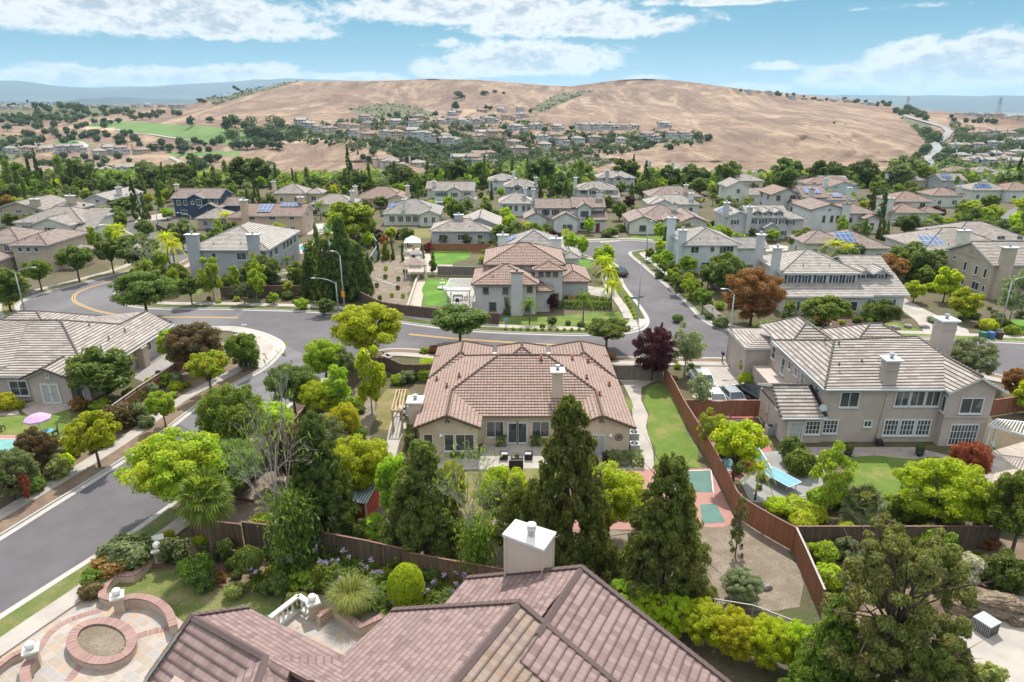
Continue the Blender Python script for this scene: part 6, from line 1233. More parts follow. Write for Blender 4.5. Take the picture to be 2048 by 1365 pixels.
# ---- foreground row of large evergreens and the yard behind the fence
T('evergreen', 853, 1110, 868, 190, 'leaf_ever', 'dark conical evergreen with reddish tips left of the tallest evergreen, behind the board fence')
T('evergreen', 1130, 1150, 770, 215, 'leaf_ever', 'tallest dark evergreen, its spire crossing the roof of the central brown-tile house')
T('evergreen', 1322, 1185, 895, 215, 'leaf_ever', 'broad dark evergreen with thin bare leader right of the tallest evergreen')
T('evergreen', 650, 1085, 812, 165, 'leaf_dark', 'dark evergreen behind the pale bare tree, left of the corrugated shed')
T('fruit', 1022, 1130, 945, 125, 'leaf_ever', 'small brown-green evergreen squeezed beside the tallest evergreen, above the foreground chimney')
T('broad', 727, 1010, 862, 150, 'leaf_lime', 'bright lime-green spreading tree above the corrugated shed')
T('broad', 800, 1060, 900, 110, 'leaf_bright', 'bright green tree behind the left conical evergreen')
T('broad', 1005, 1060, 930, 130, 'leaf_lime', 'lime-green tree in front of the dry lawn and patio')
T('broad', 1215, 1080, 920, 170, 'leaf_lime', 'lime-green tree right of the tallest evergreen, before the side door patio')
T('fruit', 905, 1085, 905, 70, 'leaf_lime', 'yellow-green young tree at the left conical evergreen’s right side')
T('thin', 1470, 1115, 985, 70, 'leaf_olive', 'sparse olive conifer standing alone on the pale bare soil')
T('fruit', 1480, 1205, 1140, 90, 'leaf_sage', 'grey-green olive shrub on the bare soil behind the iron railing')
T('broad', 372, 1030, 855, 225, 'leaf_tip_orange', 'large lime street tree with orange tips beside the lower left road')
T('broad', 470, 1000, 880, 150, 'leaf_green', 'green tree with pink tips between the large lime street tree and the fence')
T('broad', 480, 940, 755, 150, 'leaf_green', 'tall green tree leaning over the left road behind the bare tree')
T('broad', 545, 900, 800, 120, 'leaf_lime', 'yellow-green tree along the left board fence')
T('broad', 592, 835, 722, 125, 'leaf_mid', 'mid-green leafy tree overhanging the left road near the junction')
T('broad', 655, 775, 668, 95, 'leaf_bright', 'bright green tree at the street corner below the junction')
T('broad', 742, 728, 600, 165, 'leaf_yellow', 'large golden-green tree at the street corner beside the main road')
T('fruit', 690, 775, 690, 70, 'leaf_olive', 'olive tree behind the bright corner tree')
T('poplar', 745, 830, 690, 90, 'leaf_lime', 'upright lime tree with ragged branches left of the central house')
T('poplar', 680, 850, 735, 85, 'leaf_bright', 'slender bright tree inside the curved left fence')
T('broad', 645, 850, 755, 95, 'leaf_lime', 'yellow-green tree in the corner of the left fence')
T('fruit', 690, 885, 800, 75, 'leaf_gold', 'small golden tree left of the wood arbour')
T('fruit', 585, 965, 835, 110, 'leaf_brown', 'reddish-green tree behind the pale bare tree')
T('broad', 650, 935, 825, 110, 'leaf_olive', 'olive-brown tree left of the lime-green spreading tree')
T('bare', 590, 1140, 745, 240, 'leaf_mid', 'mostly bare pale-barked tree with leafy base beside the long board fence', rot=0, var=0)
T('bare', 952, 1165, 850, 190, 'leaf_green', 'pale-barked half-bare tree beside the fence, left of the foreground chimney', rot=.5, var=1)
T('fan_palm', 432, 1125, 960, 165, 'leaf_green', 'fan palm with browning skirt by the corner of the board fence')
T('low_palm', 525, 1065, 1030, 55, 'leaf_bright', 'small fan palm seedling just behind the board fence, left of the bare tree')
T('low_palm', 752, 1075, 1032, 55, 'leaf_bright', 'small fan palm on the bare soil below the corrugated shed')
T('airy', 1395, 830, 745, 70, 'leaf_sage', 'thin grey-green tree beyond the red fence beside the parked cars')
T('airy', 1420, 905, 812, 85, 'leaf_bright', 'airy light green tree leaning over the red fence')
T('street', 1465, 968, 835, 130, 'leaf_yellow', 'yellow-green tree over the blue sports court')
T('queen_palm', 1510, 1000, 905, 75, 'leaf_yellow', 'small feather palm with yellow fronds beside the table-tennis table')
T('airy', 1652, 1030, 885, 110, 'leaf_bright', 'willow-like green tree right of the table-tennis table')
T('fruit', 1865, 1055, 912, 185, 'leaf_lime', 'wide yellow-green tree below the taupe house’s lawn')
T('fruit', 1930, 965, 876, 85, 'leaf_red', 'red-leaved maple in front of the white-framed patio door')
T('broad', 2020, 1120, 935, 160, 'leaf_green', 'large green tree at the right edge below the white patio cover')
T('broad', 1945, 1060, 960, 90, 'leaf_bright', 'green tree between the wide yellow-green tree and the right edge')
T('low_palm', 1720, 1052, 975, 90, 'leaf_olive', 'grey-green fan palm between the willow-like tree and the wide yellow-green tree')
T('pine', 1745, 1440, 1040, 350, 'leaf_pine', 'big open olive pine with brown cones in the lower right foreground')
T('evergreen', 1640, 1430, 1180, 170, 'leaf_green', 'green pine partly hiding the yellow vine hedge, left of the big open pine')
T('pine', 1810, 1520, 1250, 260, 'leaf_ever', 'short dark pine at the bottom edge, right of the big open pine')
for x, yb, yt, w, m, l in ((1985, 1175, 1085, 90, 'leaf_mid', 'green bush above the straw heap at the right'), (1935, 1165, 1100, 70, 'flower_white', 'white-flowering bush above the straw heap'), (1840, 1100, 1045, 60, 'leaf_bright', 'light green bush against the dark fence at right'),
  (1800, 1120, 1065, 60, 'leaf_green', 'green bush at the middle of the dark right fence'), (1890, 1135, 1060, 60, 'leaf_green', 'leafy bush at the right part of the dark fence'), (1640, 1130, 1075, 70, 'leaf_bright', 'bright bush at the corner of the red fence'),
  (1690, 1120, 1070, 60, 'leaf_olive', 'olive bush under the dark right fence near its left end'), (2030, 1180, 1110, 70, 'leaf_dark', 'dark bush at the right edge beside the straw heap'), (1970, 1385, 1320, 60, 'leaf_straw', 'yellowish dry bush at the bottom right corner'),
  (1860, 1160, 1110, 60, 'leaf_olive', 'olive bush left of the white-flowering bush'), (1900, 1040, 985, 60, 'leaf_bright', 'bright bush above the dark right fence'), (1800, 1045, 985, 60, 'leaf_green', 'green bush above the dark right fence beside the fan palm'), (1990, 1050, 985, 70, 'leaf_green', 'green bush at the far end of the dark right fence')):
 T('shrub', x, yb, yt, w, m, l)
for x, yb, yt, w, m, l in ((1552, 1025, 1000, 45, 'leaf_yellow', 'left yellow mounded shrub below the table-tennis patio'), (1590, 1030, 1002, 55, 'leaf_lime', 'middle lime mounded shrub below the table-tennis patio'), (1625, 1042, 1015, 50, 'leaf_lime', 'right lime mounded shrub below the table-tennis patio'),
  (1605, 1060, 1030, 50, 'leaf_yellow', 'yellow mounded shrub against the corner of the red fence'), (1580, 925, 878, 42, 'leaf_mid', 'round clipped shrub at the corner of the taupe house patio'), (1598, 948, 905, 52, 'leaf_green', 'larger rounded shrub beside the clipped one at the patio corner'),
  (1690, 1085, 1050, 40, 'leaf_lime', 'small lime shrub behind the dark right fence')):
 T('mound', x, yb, yt, w, m, l)
# vine hedge along the railing
vh = [('leaf_bright', 1250, 1215, 1160, 80), ('leaf_lime', 1300, 1245, 1180, 90), ('leaf_lime', 1350, 1270, 1195, 100), ('leaf_yellow', 1405, 1290, 1205, 110), ('leaf_gold', 1465, 1315, 1220, 115), ('leaf_yellow', 1530, 1335, 1235, 115), ('leaf_lime', 1590, 1345, 1245, 100)]
od = ['first', 'second', 'third', 'fourth', 'fifth', 'sixth', 'seventh']
for i, (m, x, yb, yt, w) in enumerate(vh): T('fruit', x, yb, yt, w, m, f'leafy {"yellow" if m in ("leaf_yellow", "leaf_gold") else "lime-green"} vine in the hedge along the iron railing, {od[i]} from the left', 'vines along the iron railing')
# ---- foreground garden
T('bigball', 815, 1222, 1133, 74, 'leaf_lime', 'large round clipped shrub in front of the long board fence')
T('tuft', 705, 1230, 1162, 85, 'leaf_straw', 'big pale ornamental grass clump beside the round clipped shrub')
T('topiary', 503, 1165, 1100, 54, 'leaf_mid', 'mushroom-shaped topiary near the board fence corner'); T('ball', 466, 1140, 1118, 26, 'leaf_mid', 'small clipped ball left of the mushroom topiary')
for x, yb, yt, w, m, l in ((355, 1130, 1065, 70, 'leaf_olive', 'feathery green shrub beside the white ball-topped pillars'), (395, 1165, 1100, 80, 'leaf_green', 'rosemary-like shrub at the head of the curved lawn edge'), (410, 1180, 1125, 55, 'leaf_dark', 'dark shrub at the bend of the lawn edging'),
  (335, 1090, 1060, 45, 'leaf_gold', 'small golden shrub by the white pillar cap'), (555, 1190, 1140, 65, 'leaf_dark', 'dark green shrub below the bare tree’s leafy base'), (600, 1180, 1145, 60, 'leaf_bright', 'bright green bush left of the ornamental grass'), (655, 1190, 1120, 60, 'leaf_green', 'leafy plant mass behind the ornamental grass'),
  (195, 1170, 1130, 60, 'leaf_green', 'green shrub beside the lower left sidewalk'), (590, 1215, 1185, 50, 'leaf_straw', 'straw-coloured low shrub beside the balustrade'), (770, 1225, 1190, 45, 'leaf_mid', 'green low shrub left of the round clipped shrub'), (450, 1120, 1070, 50, 'leaf_dark', 'dark shrub under the fan palm')):
 T('shrub', x, yb, yt, w, m, l)
for x, yb, yt, w, m, l in ((262, 1130, 1082, 90, 'leaf_olive', 'broad olive mounded shrub between the sidewalk and the pillars'), (225, 1150, 1115, 70, 'leaf_rust', 'rusty-topped mounded shrub beside the lower left lawn strip'), (185, 1195, 1170, 40, 'leaf_brown', 'brown low shrub at the corner of the brick wall'), (470, 1195, 1170, 35, 'leaf_straw', 'small straw-coloured mound on the lawn edge')):
 T('mound', x, yb, yt, w, m, l)
sp_ = [(610, 1150), (640, 1140), (665, 1165), (700, 1150), (735, 1165), (760, 1180), (880, 1200), (905, 1215), (850, 1215), (925, 1195), (525, 1175), (575, 1165), (680, 1195), (740, 1215), (790, 1235), (640, 1175)]
for i, (x, y) in enumerate(sorted(sp_)):
 r_ = T('strap', x, y, y-34, 44, 'leaf_green', ('strap-leaved plant with lilac flower heads in the foreground bed, '+['first','second','third','fourth','fifth','sixth','seventh','eighth','ninth','tenth','eleventh','twelfth','thirteenth','fourteenth','fifteenth','sixteenth'][i]+' from left'), 'lilac-flowering plants in the foreground bed')
 for k in range(3):
  dx, dy, dz = rnd.uniform(-.3, .3), rnd.uniform(-.3, .3), rnd.uniform(1.0, 1.4); m_ = MB().tube([(dx*.5, dy*.5, .1), (dx, dy, dz)], .008, 4, smooth=False)
  rs_ = np.random.RandomState(i*7+k); fm = leaf_mesh('flower', rs_.randn(40, 3)*np.array([.05, .05, .045])+np.array([dx, dy, dz]), rs_.randn(40, 3), .05, rs_, 1.2, 'flower_lilac')
  f = bpy.data.objects.new('flower', fm); COL.objects.link(f); f.parent = r_; s_ = m_.build('stem', 'leaf_green', f)
# ---- left roadside
L = [('street', 200, 937, 822, 118, 'leaf_lime', 'lime street tree with a leaning dark trunk, third along the left sidewalk'), ('street', 332, 857, 778, 72, 'leaf_bright', 'small bright street tree with a slim trunk on the left sidewalk'), ('street', 424, 793, 698, 98, 'leaf_tip_orange', 'street tree with orange tips right of the brown hedge tree'),
     ('street', 488, 746, 662, 80, 'leaf_green', 'green street tree nearest the paved street corner'), ('airy', 60, 1012, 945, 26, 'leaf_red', 'small red-leaved sapling on the lower left planting strip'), ('round', 215, 800, 697, 140, 'leaf_mid', 'dense green tree in front of the left striped-roof house'),
     ('broad', 398, 752, 638, 125, 'leaf_brown', 'large bronze-green tree behind the red side fence'), ('round', 350, 740, 655, 60, 'leaf_bright', 'bright green tree behind the left house end wall'), ('shrub', 500, 735, 672, 60, 'leaf_dark', 'dark bushy shrub at the paved street corner'),
     ('shrub', 160, 820, 790, 42, 'leaf_rust', 'rust-coloured shrub below the dense green tree'), ('shrub', 238, 860, 795, 75, 'leaf_brown', 'reddish-brown shrub on the slope above the left sidewalk'), ('shrub', 275, 850, 800, 55, 'leaf_olive', 'olive shrub right of the reddish-brown shrub'),
     ('fruit', 85, 950, 850, 85, 'leaf_brown', 'bronze shrubby tree beside the turquoise court'), ('fruit', 30, 1000, 895, 115, 'leaf_olive', 'olive shrubby tree at the left edge above the sidewalk'), ('fruit', -20, 990, 890, 90, 'leaf_olive', 'olive shrub cut by the left edge'), ('shrub', 120, 955, 905, 60, 'leaf_straw', 'pale-flowered shrub right of the bronze shrubby tree'),
     ('shrub', 205, 820, 795, 40, 'leaf_bright', 'bright low shrub behind the red side fence'), ('shrub', 300, 790, 760, 40, 'leaf_sage', 'grey-green shrub beside the striped-roof house wall'), ('shrub', 330, 770, 740, 50, 'leaf_bright', 'light green shrub near the left house’s outdoor box'),
     ('mound', 148, 912, 884, 33, 'leaf_yellow', 'yellow mound left of the leaning-trunk street tree'), ('mound', 130, 940, 912, 36, 'leaf_yellow', 'larger yellow mound near the turquoise court'), ('mound', 213, 892, 870, 34, 'leaf_yellow', 'yellow mound right of the leaning-trunk street tree'), ('mound', 352, 783, 765, 26, 'leaf_yellow', 'yellow mound below the bronze-green tree'),
     ('mound', 295, 855, 835, 28, 'leaf_olive', 'olive mound by the sidewalk left of the slim-trunk tree'), ('mound', 12, 820, 790, 42, 'leaf_gold', 'golden mound under the window at the left edge'), ('mound', 38, 818, 803, 22, 'leaf_yellow', 'small golden mound right of the larger one under the window'), ('ball', 62, 905, 0, 0, '', '')]
for k, x, yb, yt, w, m, l in L:
 if w: T(k, x, yb, yt, w, m, l)
# ---- centre and main road
L = [('street', 920, 690, 608, 138, 'leaf_mid', 'wide green street tree behind the central house’s left roof end', ), ('street', 1212, 702, 634, 108, 'leaf_green', 'green street tree between the central house and the side street'), ('fruit', 1303, 762, 648, 92, 'leaf_plum', 'purple-leaved plum tree at the fence corner'),
     ('poplar', 1318, 745, 645, 30, 'leaf_plum', 'narrow dark plum shoot above the purple-leaved tree'), ('airy', 1368, 752, 640, 95, 'leaf_sage', 'silvery birch-like tree right of the purple plum'), ('topiary', 1538, 708, 645, 66, 'leaf_green', 'rounded lollipop street tree left of the taupe house roof'), ('round', 1490, 757, 713, 42, 'leaf_gold', 'small golden tree on the driveway lawn'),
     ('fruit', 1930, 765, 670, 108, 'leaf_sage', 'silvery olive tree behind the taupe house roof'), ('round', 2025, 800, 735, 60, 'leaf_rust', 'orange-tipped small tree at the right edge by the road'), ('round', 2050, 830, 765, 70, 'leaf_lime', 'lime shrubby tree at the right edge beside the taupe house'),
     ('street', 1645, 662, 590, 112, 'leaf_green', 'spreading green tree in front of the navy-shuttered porch'), ('street', 1763, 670, 596, 66, 'leaf_mid', 'upright dark green tree right of the porch'), ('low_palm', 1575, 648, 603, 36, 'leaf_mid', 'low fan palm left of the porch tree'), ('low_palm', 1733, 640, 604, 34, 'leaf_mid', 'low fan palm between the two porch trees'),
     ('fruit', 1500, 652, 528, 132, 'leaf_rust', 'large rust-orange tree beside the side street'), ('round', 1780, 570, 508, 78, 'leaf_rust', 'rust-green tree behind the right end of the navy-shuttered house'), ('round', 1812, 560, 484, 92, 'leaf_mid', 'rounded green tree left of the tan gabled house'), ('round', 1886, 605, 534, 58, 'leaf_yellow', 'upright yellow-green tree before the tan gabled wall'),
     ('round', 1926, 642, 575, 70, 'leaf_lime', 'lime-green rounded tree right of the wide driveway'), ('airy', 2018, 645, 535, 90, 'leaf_sage', 'weeping grey-green tree beside the right street lamp'), ('round', 1826, 605, 560, 46, 'leaf_lime', 'small lime tree beside the long driveway'), ('mound', 1818, 555, 541, 30, 'leaf_yellow', 'yellow mound left of the tan gabled house'),
     ('round', 1105, 625, 588, 26, 'leaf_plum', 'small magenta-leaved tree by the white corner house'), ('queen_palm', 1059, 647, 585, 50, 'leaf_green', 'small palm in a stone ring on the corner lawn'), ('queen_palm', 1166, 643, 570, 52, 'leaf_green', 'taller palm in the second stone ring on the corner lawn'), ('round', 1103, 655, 632, 26, 'leaf_olive', 'small olive tree on the roadside strip before the corner lawn'),
     ('round', 1157, 590, 568, 24, 'leaf_sage', 'grey-green small tree behind the hedge at the corner house'), ('cypress', 1012, 628, 590, 20, 'leaf_dark', 'dark narrow shrub tree against the white chimney'), ('broad', 297, 640, 535, 142, 'leaf_mid', 'big dense tree on the tip of the curved traffic corner'), ('bare', 290, 560, 470, 90, 'leaf_sage', 'grey leafless-topped tree above the big dense corner tree'),
     ('poplar', 428, 600, 512, 66, 'leaf_bright', 'bright upright tree before the grey two-chimney house'), ('poplar', 515, 605, 542, 50, 'leaf_bright', 'second bright tree before the right corner of the grey two-chimney house'), ('street', 385, 612, 548, 58, 'leaf_mid', 'green street tree left of the bright upright tree'), ('street', 490, 610, 563, 46, 'leaf_olive', 'small olive street tree below the grey two-chimney house'),
     ('street', 160, 565, 486, 82, 'leaf_mid', 'green street tree by the tan left-edge house, middle of three'), ('street', 228, 548, 473, 64, 'leaf_mid', 'right-hand street tree of three by the outer curve'), ('round', 280, 545, 465, 100, 'leaf_mid', 'wide green tree behind the right-hand street tree'), ('street', 84, 583, 515, 66, 'leaf_green', 'left-hand street tree of three by the outer curve'), ('round', 22, 625, 535, 85, 'leaf_mid', 'green tree at the left edge beside the bent street lamp'),
     ('round', 12, 600, 560, 60, 'leaf_olive', 'olive tree at the left edge behind the bent street lamp'), ('evergreen', 625, 595, 500, 60, 'leaf_dark', 'dark conifer left of the tallest conifer by the turquoise pool'), ('evergreen', 690, 600, 425, 82, 'leaf_dark', 'tallest dark conifer beside the turquoise pool'), ('evergreen', 658, 600, 470, 66, 'leaf_ever', 'dark conifer directly left of the tallest conifer'), ('evergreen', 722, 595, 480, 55, 'leaf_dark', 'dark conifer beside the blue-grey fence'),
     ('round', 705, 490, 402, 115, 'leaf_bright', 'large light green willow-like tree above the tallest conifers'), ('mound', 570, 570, 545, 80, 'flower_white', 'white-flowering oleander mass beside the grey house terrace'), ('round', 650, 632, 595, 50, 'leaf_mid', 'dark green bushy tree by the curved-arm street lamp'), ('round', 605, 620, 597, 34, 'leaf_bright', 'small bright tree on the roadside bed'), ('round', 548, 610, 585, 26, 'leaf_bright', 'smallest bright sapling on the roadside bed'),
     ('poplar', 740, 560, 505, 30, 'leaf_mid', 'slim tree by the blue-grey fence on the planted slope'), ('fruit', 1500, 0, 0, 0, '', ''), ('queen_palm', 340, 530, 448, 66, 'leaf_yellow', 'yellowing queen palm beside the grey two-chimney house'), ('queen_palm', 352, 545, 462, 60, 'leaf_gold', 'golden-fronded queen palm nearest the grey two-chimney house'), ('queen_palm', 225, 478, 443, 50, 'leaf_gold', 'golden palm right of the red-shuttered house'),
     ('queen_palm', 240, 478, 441, 44, 'leaf_yellow', 'yellow palm at the street corner right of the red-shuttered house'), ('queen_palm', 455, 460, 415, 46, 'leaf_gold', 'golden palm between the dark blue and salmon houses'), ('queen_palm', 578, 545, 505, 34, 'leaf_green', 'small palm against the right wall of the grey two-chimney house'), ('queen_palm', 642, 440, 395, 36, 'leaf_green', 'green palm beside the blue pool'),
     ('queen_palm', 672, 440, 405, 36, 'leaf_gold', 'golden palm right of the blue pool'), ('queen_palm', 1208, 560, 500, 62, 'leaf_yellow', 'first yellow queen palm left of the side street'), ('queen_palm', 1215, 585, 520, 58, 'leaf_yellow', 'second yellow queen palm left of the side street'), ('queen_palm', 1222, 620, 545, 58, 'leaf_yellow', 'third and nearest yellow queen palm left of the side street'), ('round', 1205, 545, 487, 56, 'leaf_bright', 'bright green tree left of the side street near the bulb'),
     ('round', 1165, 513, 472, 26, 'leaf_bright', 'small bright tree at the cul-de-sac’s left side'), ('queen_palm', 1455, 560, 500, 56, 'leaf_lime', 'bright palm behind the rust-orange tree'), ('queen_palm', 1665, 525, 470, 70, 'leaf_yellow', 'yellow palm before the palm-hidden solar house'), ('queen_palm', 1690, 530, 478, 56, 'leaf_gold', 'golden palm before the palm-hidden solar house'), ('round', 1712, 528, 486, 32, 'leaf_olive', 'olive tree at the right of the golden palms')]
for k, x, yb, yt, w, m, l in L:
 if w: T(k, x, yb, yt, w, m, l)
# fence-side and street rows
rowE = [(1298, 525), (1314, 540), (1328, 556), (1345, 575), (1352, 590), (1378, 604), (1404, 628)]
for i, (x, y) in enumerate(rowE): T('street', x, y, y-(30+i*4), 26+i*4, 'leaf_bright' if i % 2 else 'leaf_green', f'young street tree in the row right of the side street, {od[i]} from the cul-de-sac', 'young trees right of the side street')
for i in range(17):
 x, y = 1012+i*14.6, 662+(i*.15); T('ball', x, y, y-7, 7, 'leaf_yellow' if i % 3 else 'leaf_lime', None, 'small clipped balls edging the corner lawn')
 TREES[-1]['o']['label'] = f'small clipped ball in the row edging the corner lawn, {ORD[i]} from left'
for i in range(7):
 x, y = 1270-i*3.0, 640-i*7; T('ball', x, y, y-8, 8, 'leaf_yellow', f'small clipped ball in the row beside the corner sidewalk, {ORD[i]} from the road', 'small clipped balls beside the corner sidewalk')
for x, y, w, l in ((1085, 657, 12, 'round clipped ball left on the corner lawn edge'), (1136, 650, 12, 'round clipped ball in the middle of the corner lawn'), (1162, 655, 16, 'round clipped ball in the second palm ring'), (1355, 645, 22, 'low round shrub before the side street mouth'), (1418, 640, 18, 'round shrub at the right corner of the side street')):
 T('ball', x, y, y-w*.7, w, 'leaf_dark', l)
for i, (x, y) in enumerate([(772, 541), (771, 558), (754, 575), (746, 588), (797, 562), (796, 580), (784, 595), (760, 600), (810, 548), (806, 596)]): T('ball', x, y, y-9, 9, 'leaf_mid' if i % 3 else 'leaf_lime', f'small round shrub on the gravel slope, {["near the tan gazebo", "left of centre", "at the left edge", "at the lower left", "in the upper middle", "in the middle", "in the lower middle", "nearest the fence corner", "beside the tan gazebo", "beside the paved walk"][i]}', 'round shrubs on the planted gravel slope')
for i, (x, yb, yt) in enumerate([(786, 520, 478), (806, 522, 486), (828, 520, 496), (845, 520, 488), (866, 525, 500), (757, 520, 480)]): T('cypress', x, yb, yt, 9, 'leaf_dark', f'thin cypress spire around the garden gazebos, {od[i]} of six', 'cypress spires around the gazebos')
T('round', 866, 550, 518, 20, 'leaf_dark', 'small dark tree beside the tan gazebo'); T('cypress', 772, 520, 482, 20, 'leaf_green', 'green cone-shaped tree left of the white gazebo')
for x, yb, yt, w, m, l in ((800, 478, 455, 26, 'leaf_plum', 'purple shrub left of the long grey-roofed house'), (755, 475, 455, 24, 'leaf_plum', 'purple tree by the blue-grey fence top'), (770, 500, 470, 20, 'leaf_red', 'red-leaved shrub left of the white gazebo'), (855, 505, 482, 22, 'leaf_red', 'red-leaved shrub right of the white gazebo'),
  (887, 488, 466, 20, 'leaf_olive', 'small tree before the long grey roof, left one'), (935, 488, 462, 24, 'leaf_olive', 'small tree before the long grey roof, middle one'), (1000, 488, 448, 42, 'leaf_green', 'leafy green tree at the right end of the long grey roof'), (1035, 470, 440, 40, 'leaf_sage', 'grey twiggy tree left of the triple-gabled house'),
  (1065, 462, 444, 34, 'leaf_plum', 'dark red shrub row left of the triple-gabled house'), (1178, 470, 436, 26, 'leaf_bright', 'bright tree before the triple-gabled house'), (1172, 462, 430, 22, 'leaf_plum', 'plum-coloured tree before the triple-gabled house'), (1222, 475, 452, 36, 'leaf_mid', 'rounded shrub mass right of the triple-gabled house')):
 T('shrub' if yb-yt < 30 else 'round', x, yb, yt, w, m, l)
for x, yb, yt, m, l in ((1440, 655, 636, 'leaf_olive', 'squared clipped hedge block at the corner by the side street'), (1492, 770, 748, 'leaf_lime', 'low lime hedge beside the golden driveway tree'), (1870, 645, 635, 'leaf_sage', 'low grey groundcover mound beside the long driveway'), (1974, 660, 640, 'leaf_gold', 'yellow mound beside the rubbish bins'), (1620, 648, 640, 'leaf_dark', 'dark low mound in front of the porch')):
 T('mound', x, yb, yt, 30, m, l)
# ---- garden trees between the houses: placed on the ground, kept off roads, roofs and open views
def onroad(x, y): return any(inpoly(x, y, q) for q in KEEP)
KEEP = [[(0, 540), (270, 530), (300, 480), (230, 435), (345, 425), (400, 440), (360, 470), (330, 510), (260, 590), (600, 605), (600, 640), (0, 700)], [(1130, 475), (1350, 478), (1300, 520), (1440, 660), (1290, 665), (1220, 540), (1140, 505)],
  [(0, 600), (2048, 600), (2048, 1400), (0, 1400)], [(590, 440), (685, 440), (685, 515), (590, 515)], [(700, 500), (830, 490), (960, 490), (960, 640), (700, 640)], [(1460, 485), (1640, 490), (1640, 512), (1450, 505)],
  [(1950, 455), (2010, 412), (2048, 412), (2048, 430), (1985, 470)], [(780, 450), (870, 450), (870, 482), (780, 482)], [(1765, 590), (1860, 590), (1950, 670), (1840, 670)], [(950,560),(1180,500),(1260,600),(950,640)], [(1250,455),(1340,465),(1330,482),(1250,482)]]
HB = []
for hx, hy, nick, root in HOUSES:
 pts = []
 for ch in root.children:
  if ch.name.startswith(('wall', 'roof')):
   for c in ch.bound_box:
    w_ = Matrix.Translation(root.location)@Matrix.Rotation(root.rotation_euler.z, 4, 'Z')@Vector(c); pts.append((proj(w_), w_))
 if pts:
  xs2 = [q[0][0] for q in pts]; ys2 = [q[0][1] for q in pts]; HB.append((min(xs2), max(xs2), min(ys2), max(ys2), min(q[1].x for q in pts), max(q[1].x for q in pts), min(q[1].y for q in pts), max(q[1].y for q in pts)))
def ok_spot(p, h_, w_, cover=.28):
 px, py = proj(p); s_ = scale_at(p); tx0, tx1 = px-w_*s_/2, px+w_*s_/2; ty = proj((p[0], p[1], h_))[1]
 if onroad(px, py): return False
 for a in HB:
  if a[4]-.8 < p[0] < a[5]+.8 and a[6]-.8 < p[1] < a[7]+.8: return False
  if p[1] < a[7]:
   if tx1 > a[0]+3 and tx0 < a[1]-3:
    if ty < a[3]-(a[3]-a[2])*cover and py > a[2]: return False
 return True
rs9 = np.random.RandomState(11); placed = [t['loc'] for t in TREES]; nsc = 0
MIX = [('round', 'leaf_mid', 66, 5.2), ('round', 'leaf_green', 88, 4.8), ('round', 'leaf_bright', 80, 4.0), ('round', 'leaf_lime', 50, 3.4), ('round', 'leaf_dark', 30, 6.5), ('conifer', 'leaf_dark', 20, 9), ('cypress', 'leaf_dark', 26, 8), ('round', 'leaf_olive', 26, 5.5), ('airy', 'leaf_sage', 16, 6),
       ('poplar', 'leaf_bright', 20, 6), ('queen_palm', 'leaf_green', 16, 6.5), ('queen_palm', 'leaf_yellow', 10, 5.5), ('fan_palm', 'leaf_mid', 8, 10), ('round', 'leaf_plum', 8, 4), ('round', 'leaf_rust', 5, 4.5), ('shrub', 'leaf_mid', 66, 2.2), ('shrub', 'leaf_lime', 56, 1.8), ('shrub', 'leaf_green', 64, 2.4), ('shrub', 'leaf_olive', 34, 2.2), ('mound', 'leaf_mid', 50, 1.6), ('mound', 'leaf_olive', 40, 1.4)]
for kind, mat, cnt, hh in MIX:
 k = 0; tries = 0
 while k < cnt and tries < 2600:
  tries += 1; x = rs9.rand()*2150-50; y = 376+(600-376)*rs9.rand()**1.9; h_ = hh*(.75+.5*rs9.rand()); w_ = h_*{'cypress': .2, 'conifer': .5, 'fan_palm': .42, 'queen_palm': .75, 'poplar': .6}.get(kind, .95 if kind not in ('shrub', 'mound') else 1.3)
  p = P(x, y)
  if not ok_spot(p, h_, w_, (.55 if h_ < 3 else .47)): continue
  if any((p.x-q.x)**2+(p.y-q.y)**2 < (w_*.36+.8)**2 for q in placed): continue
  plant(kind, p, h_, w_, mat); placed.append(p); k += 1
# tree belt along the far edge of the neighbourhood
for k in range(75):
 x = rs9.rand()*2200-70; y = 367+rs9.rand()*11; p = P(x, max(y, 373)); p.z = -.3; h_ = 7+5*rs9.rand()
 if k % 9 == 0: kind, mat, w_ = 'conifer', 'leaf_dark', h_*.42; h_ *= 1.3
 elif k % 13 == 0: kind, mat, w_ = 'cypress', 'leaf_dark', 2.0; h_ *= 1.2
 else: kind, mat, w_ = 'round', ['leaf_dark', 'leaf_mid', 'leaf_green', 'leaf_olive', 'leaf_mid'][k % 5], h_*1.15
 if any((p.x-q.x)**2+(p.y-q.y)**2 < (w_*.3)**2 for q in placed): continue
 plant(kind, p, h_, w_, mat); placed.append(p)
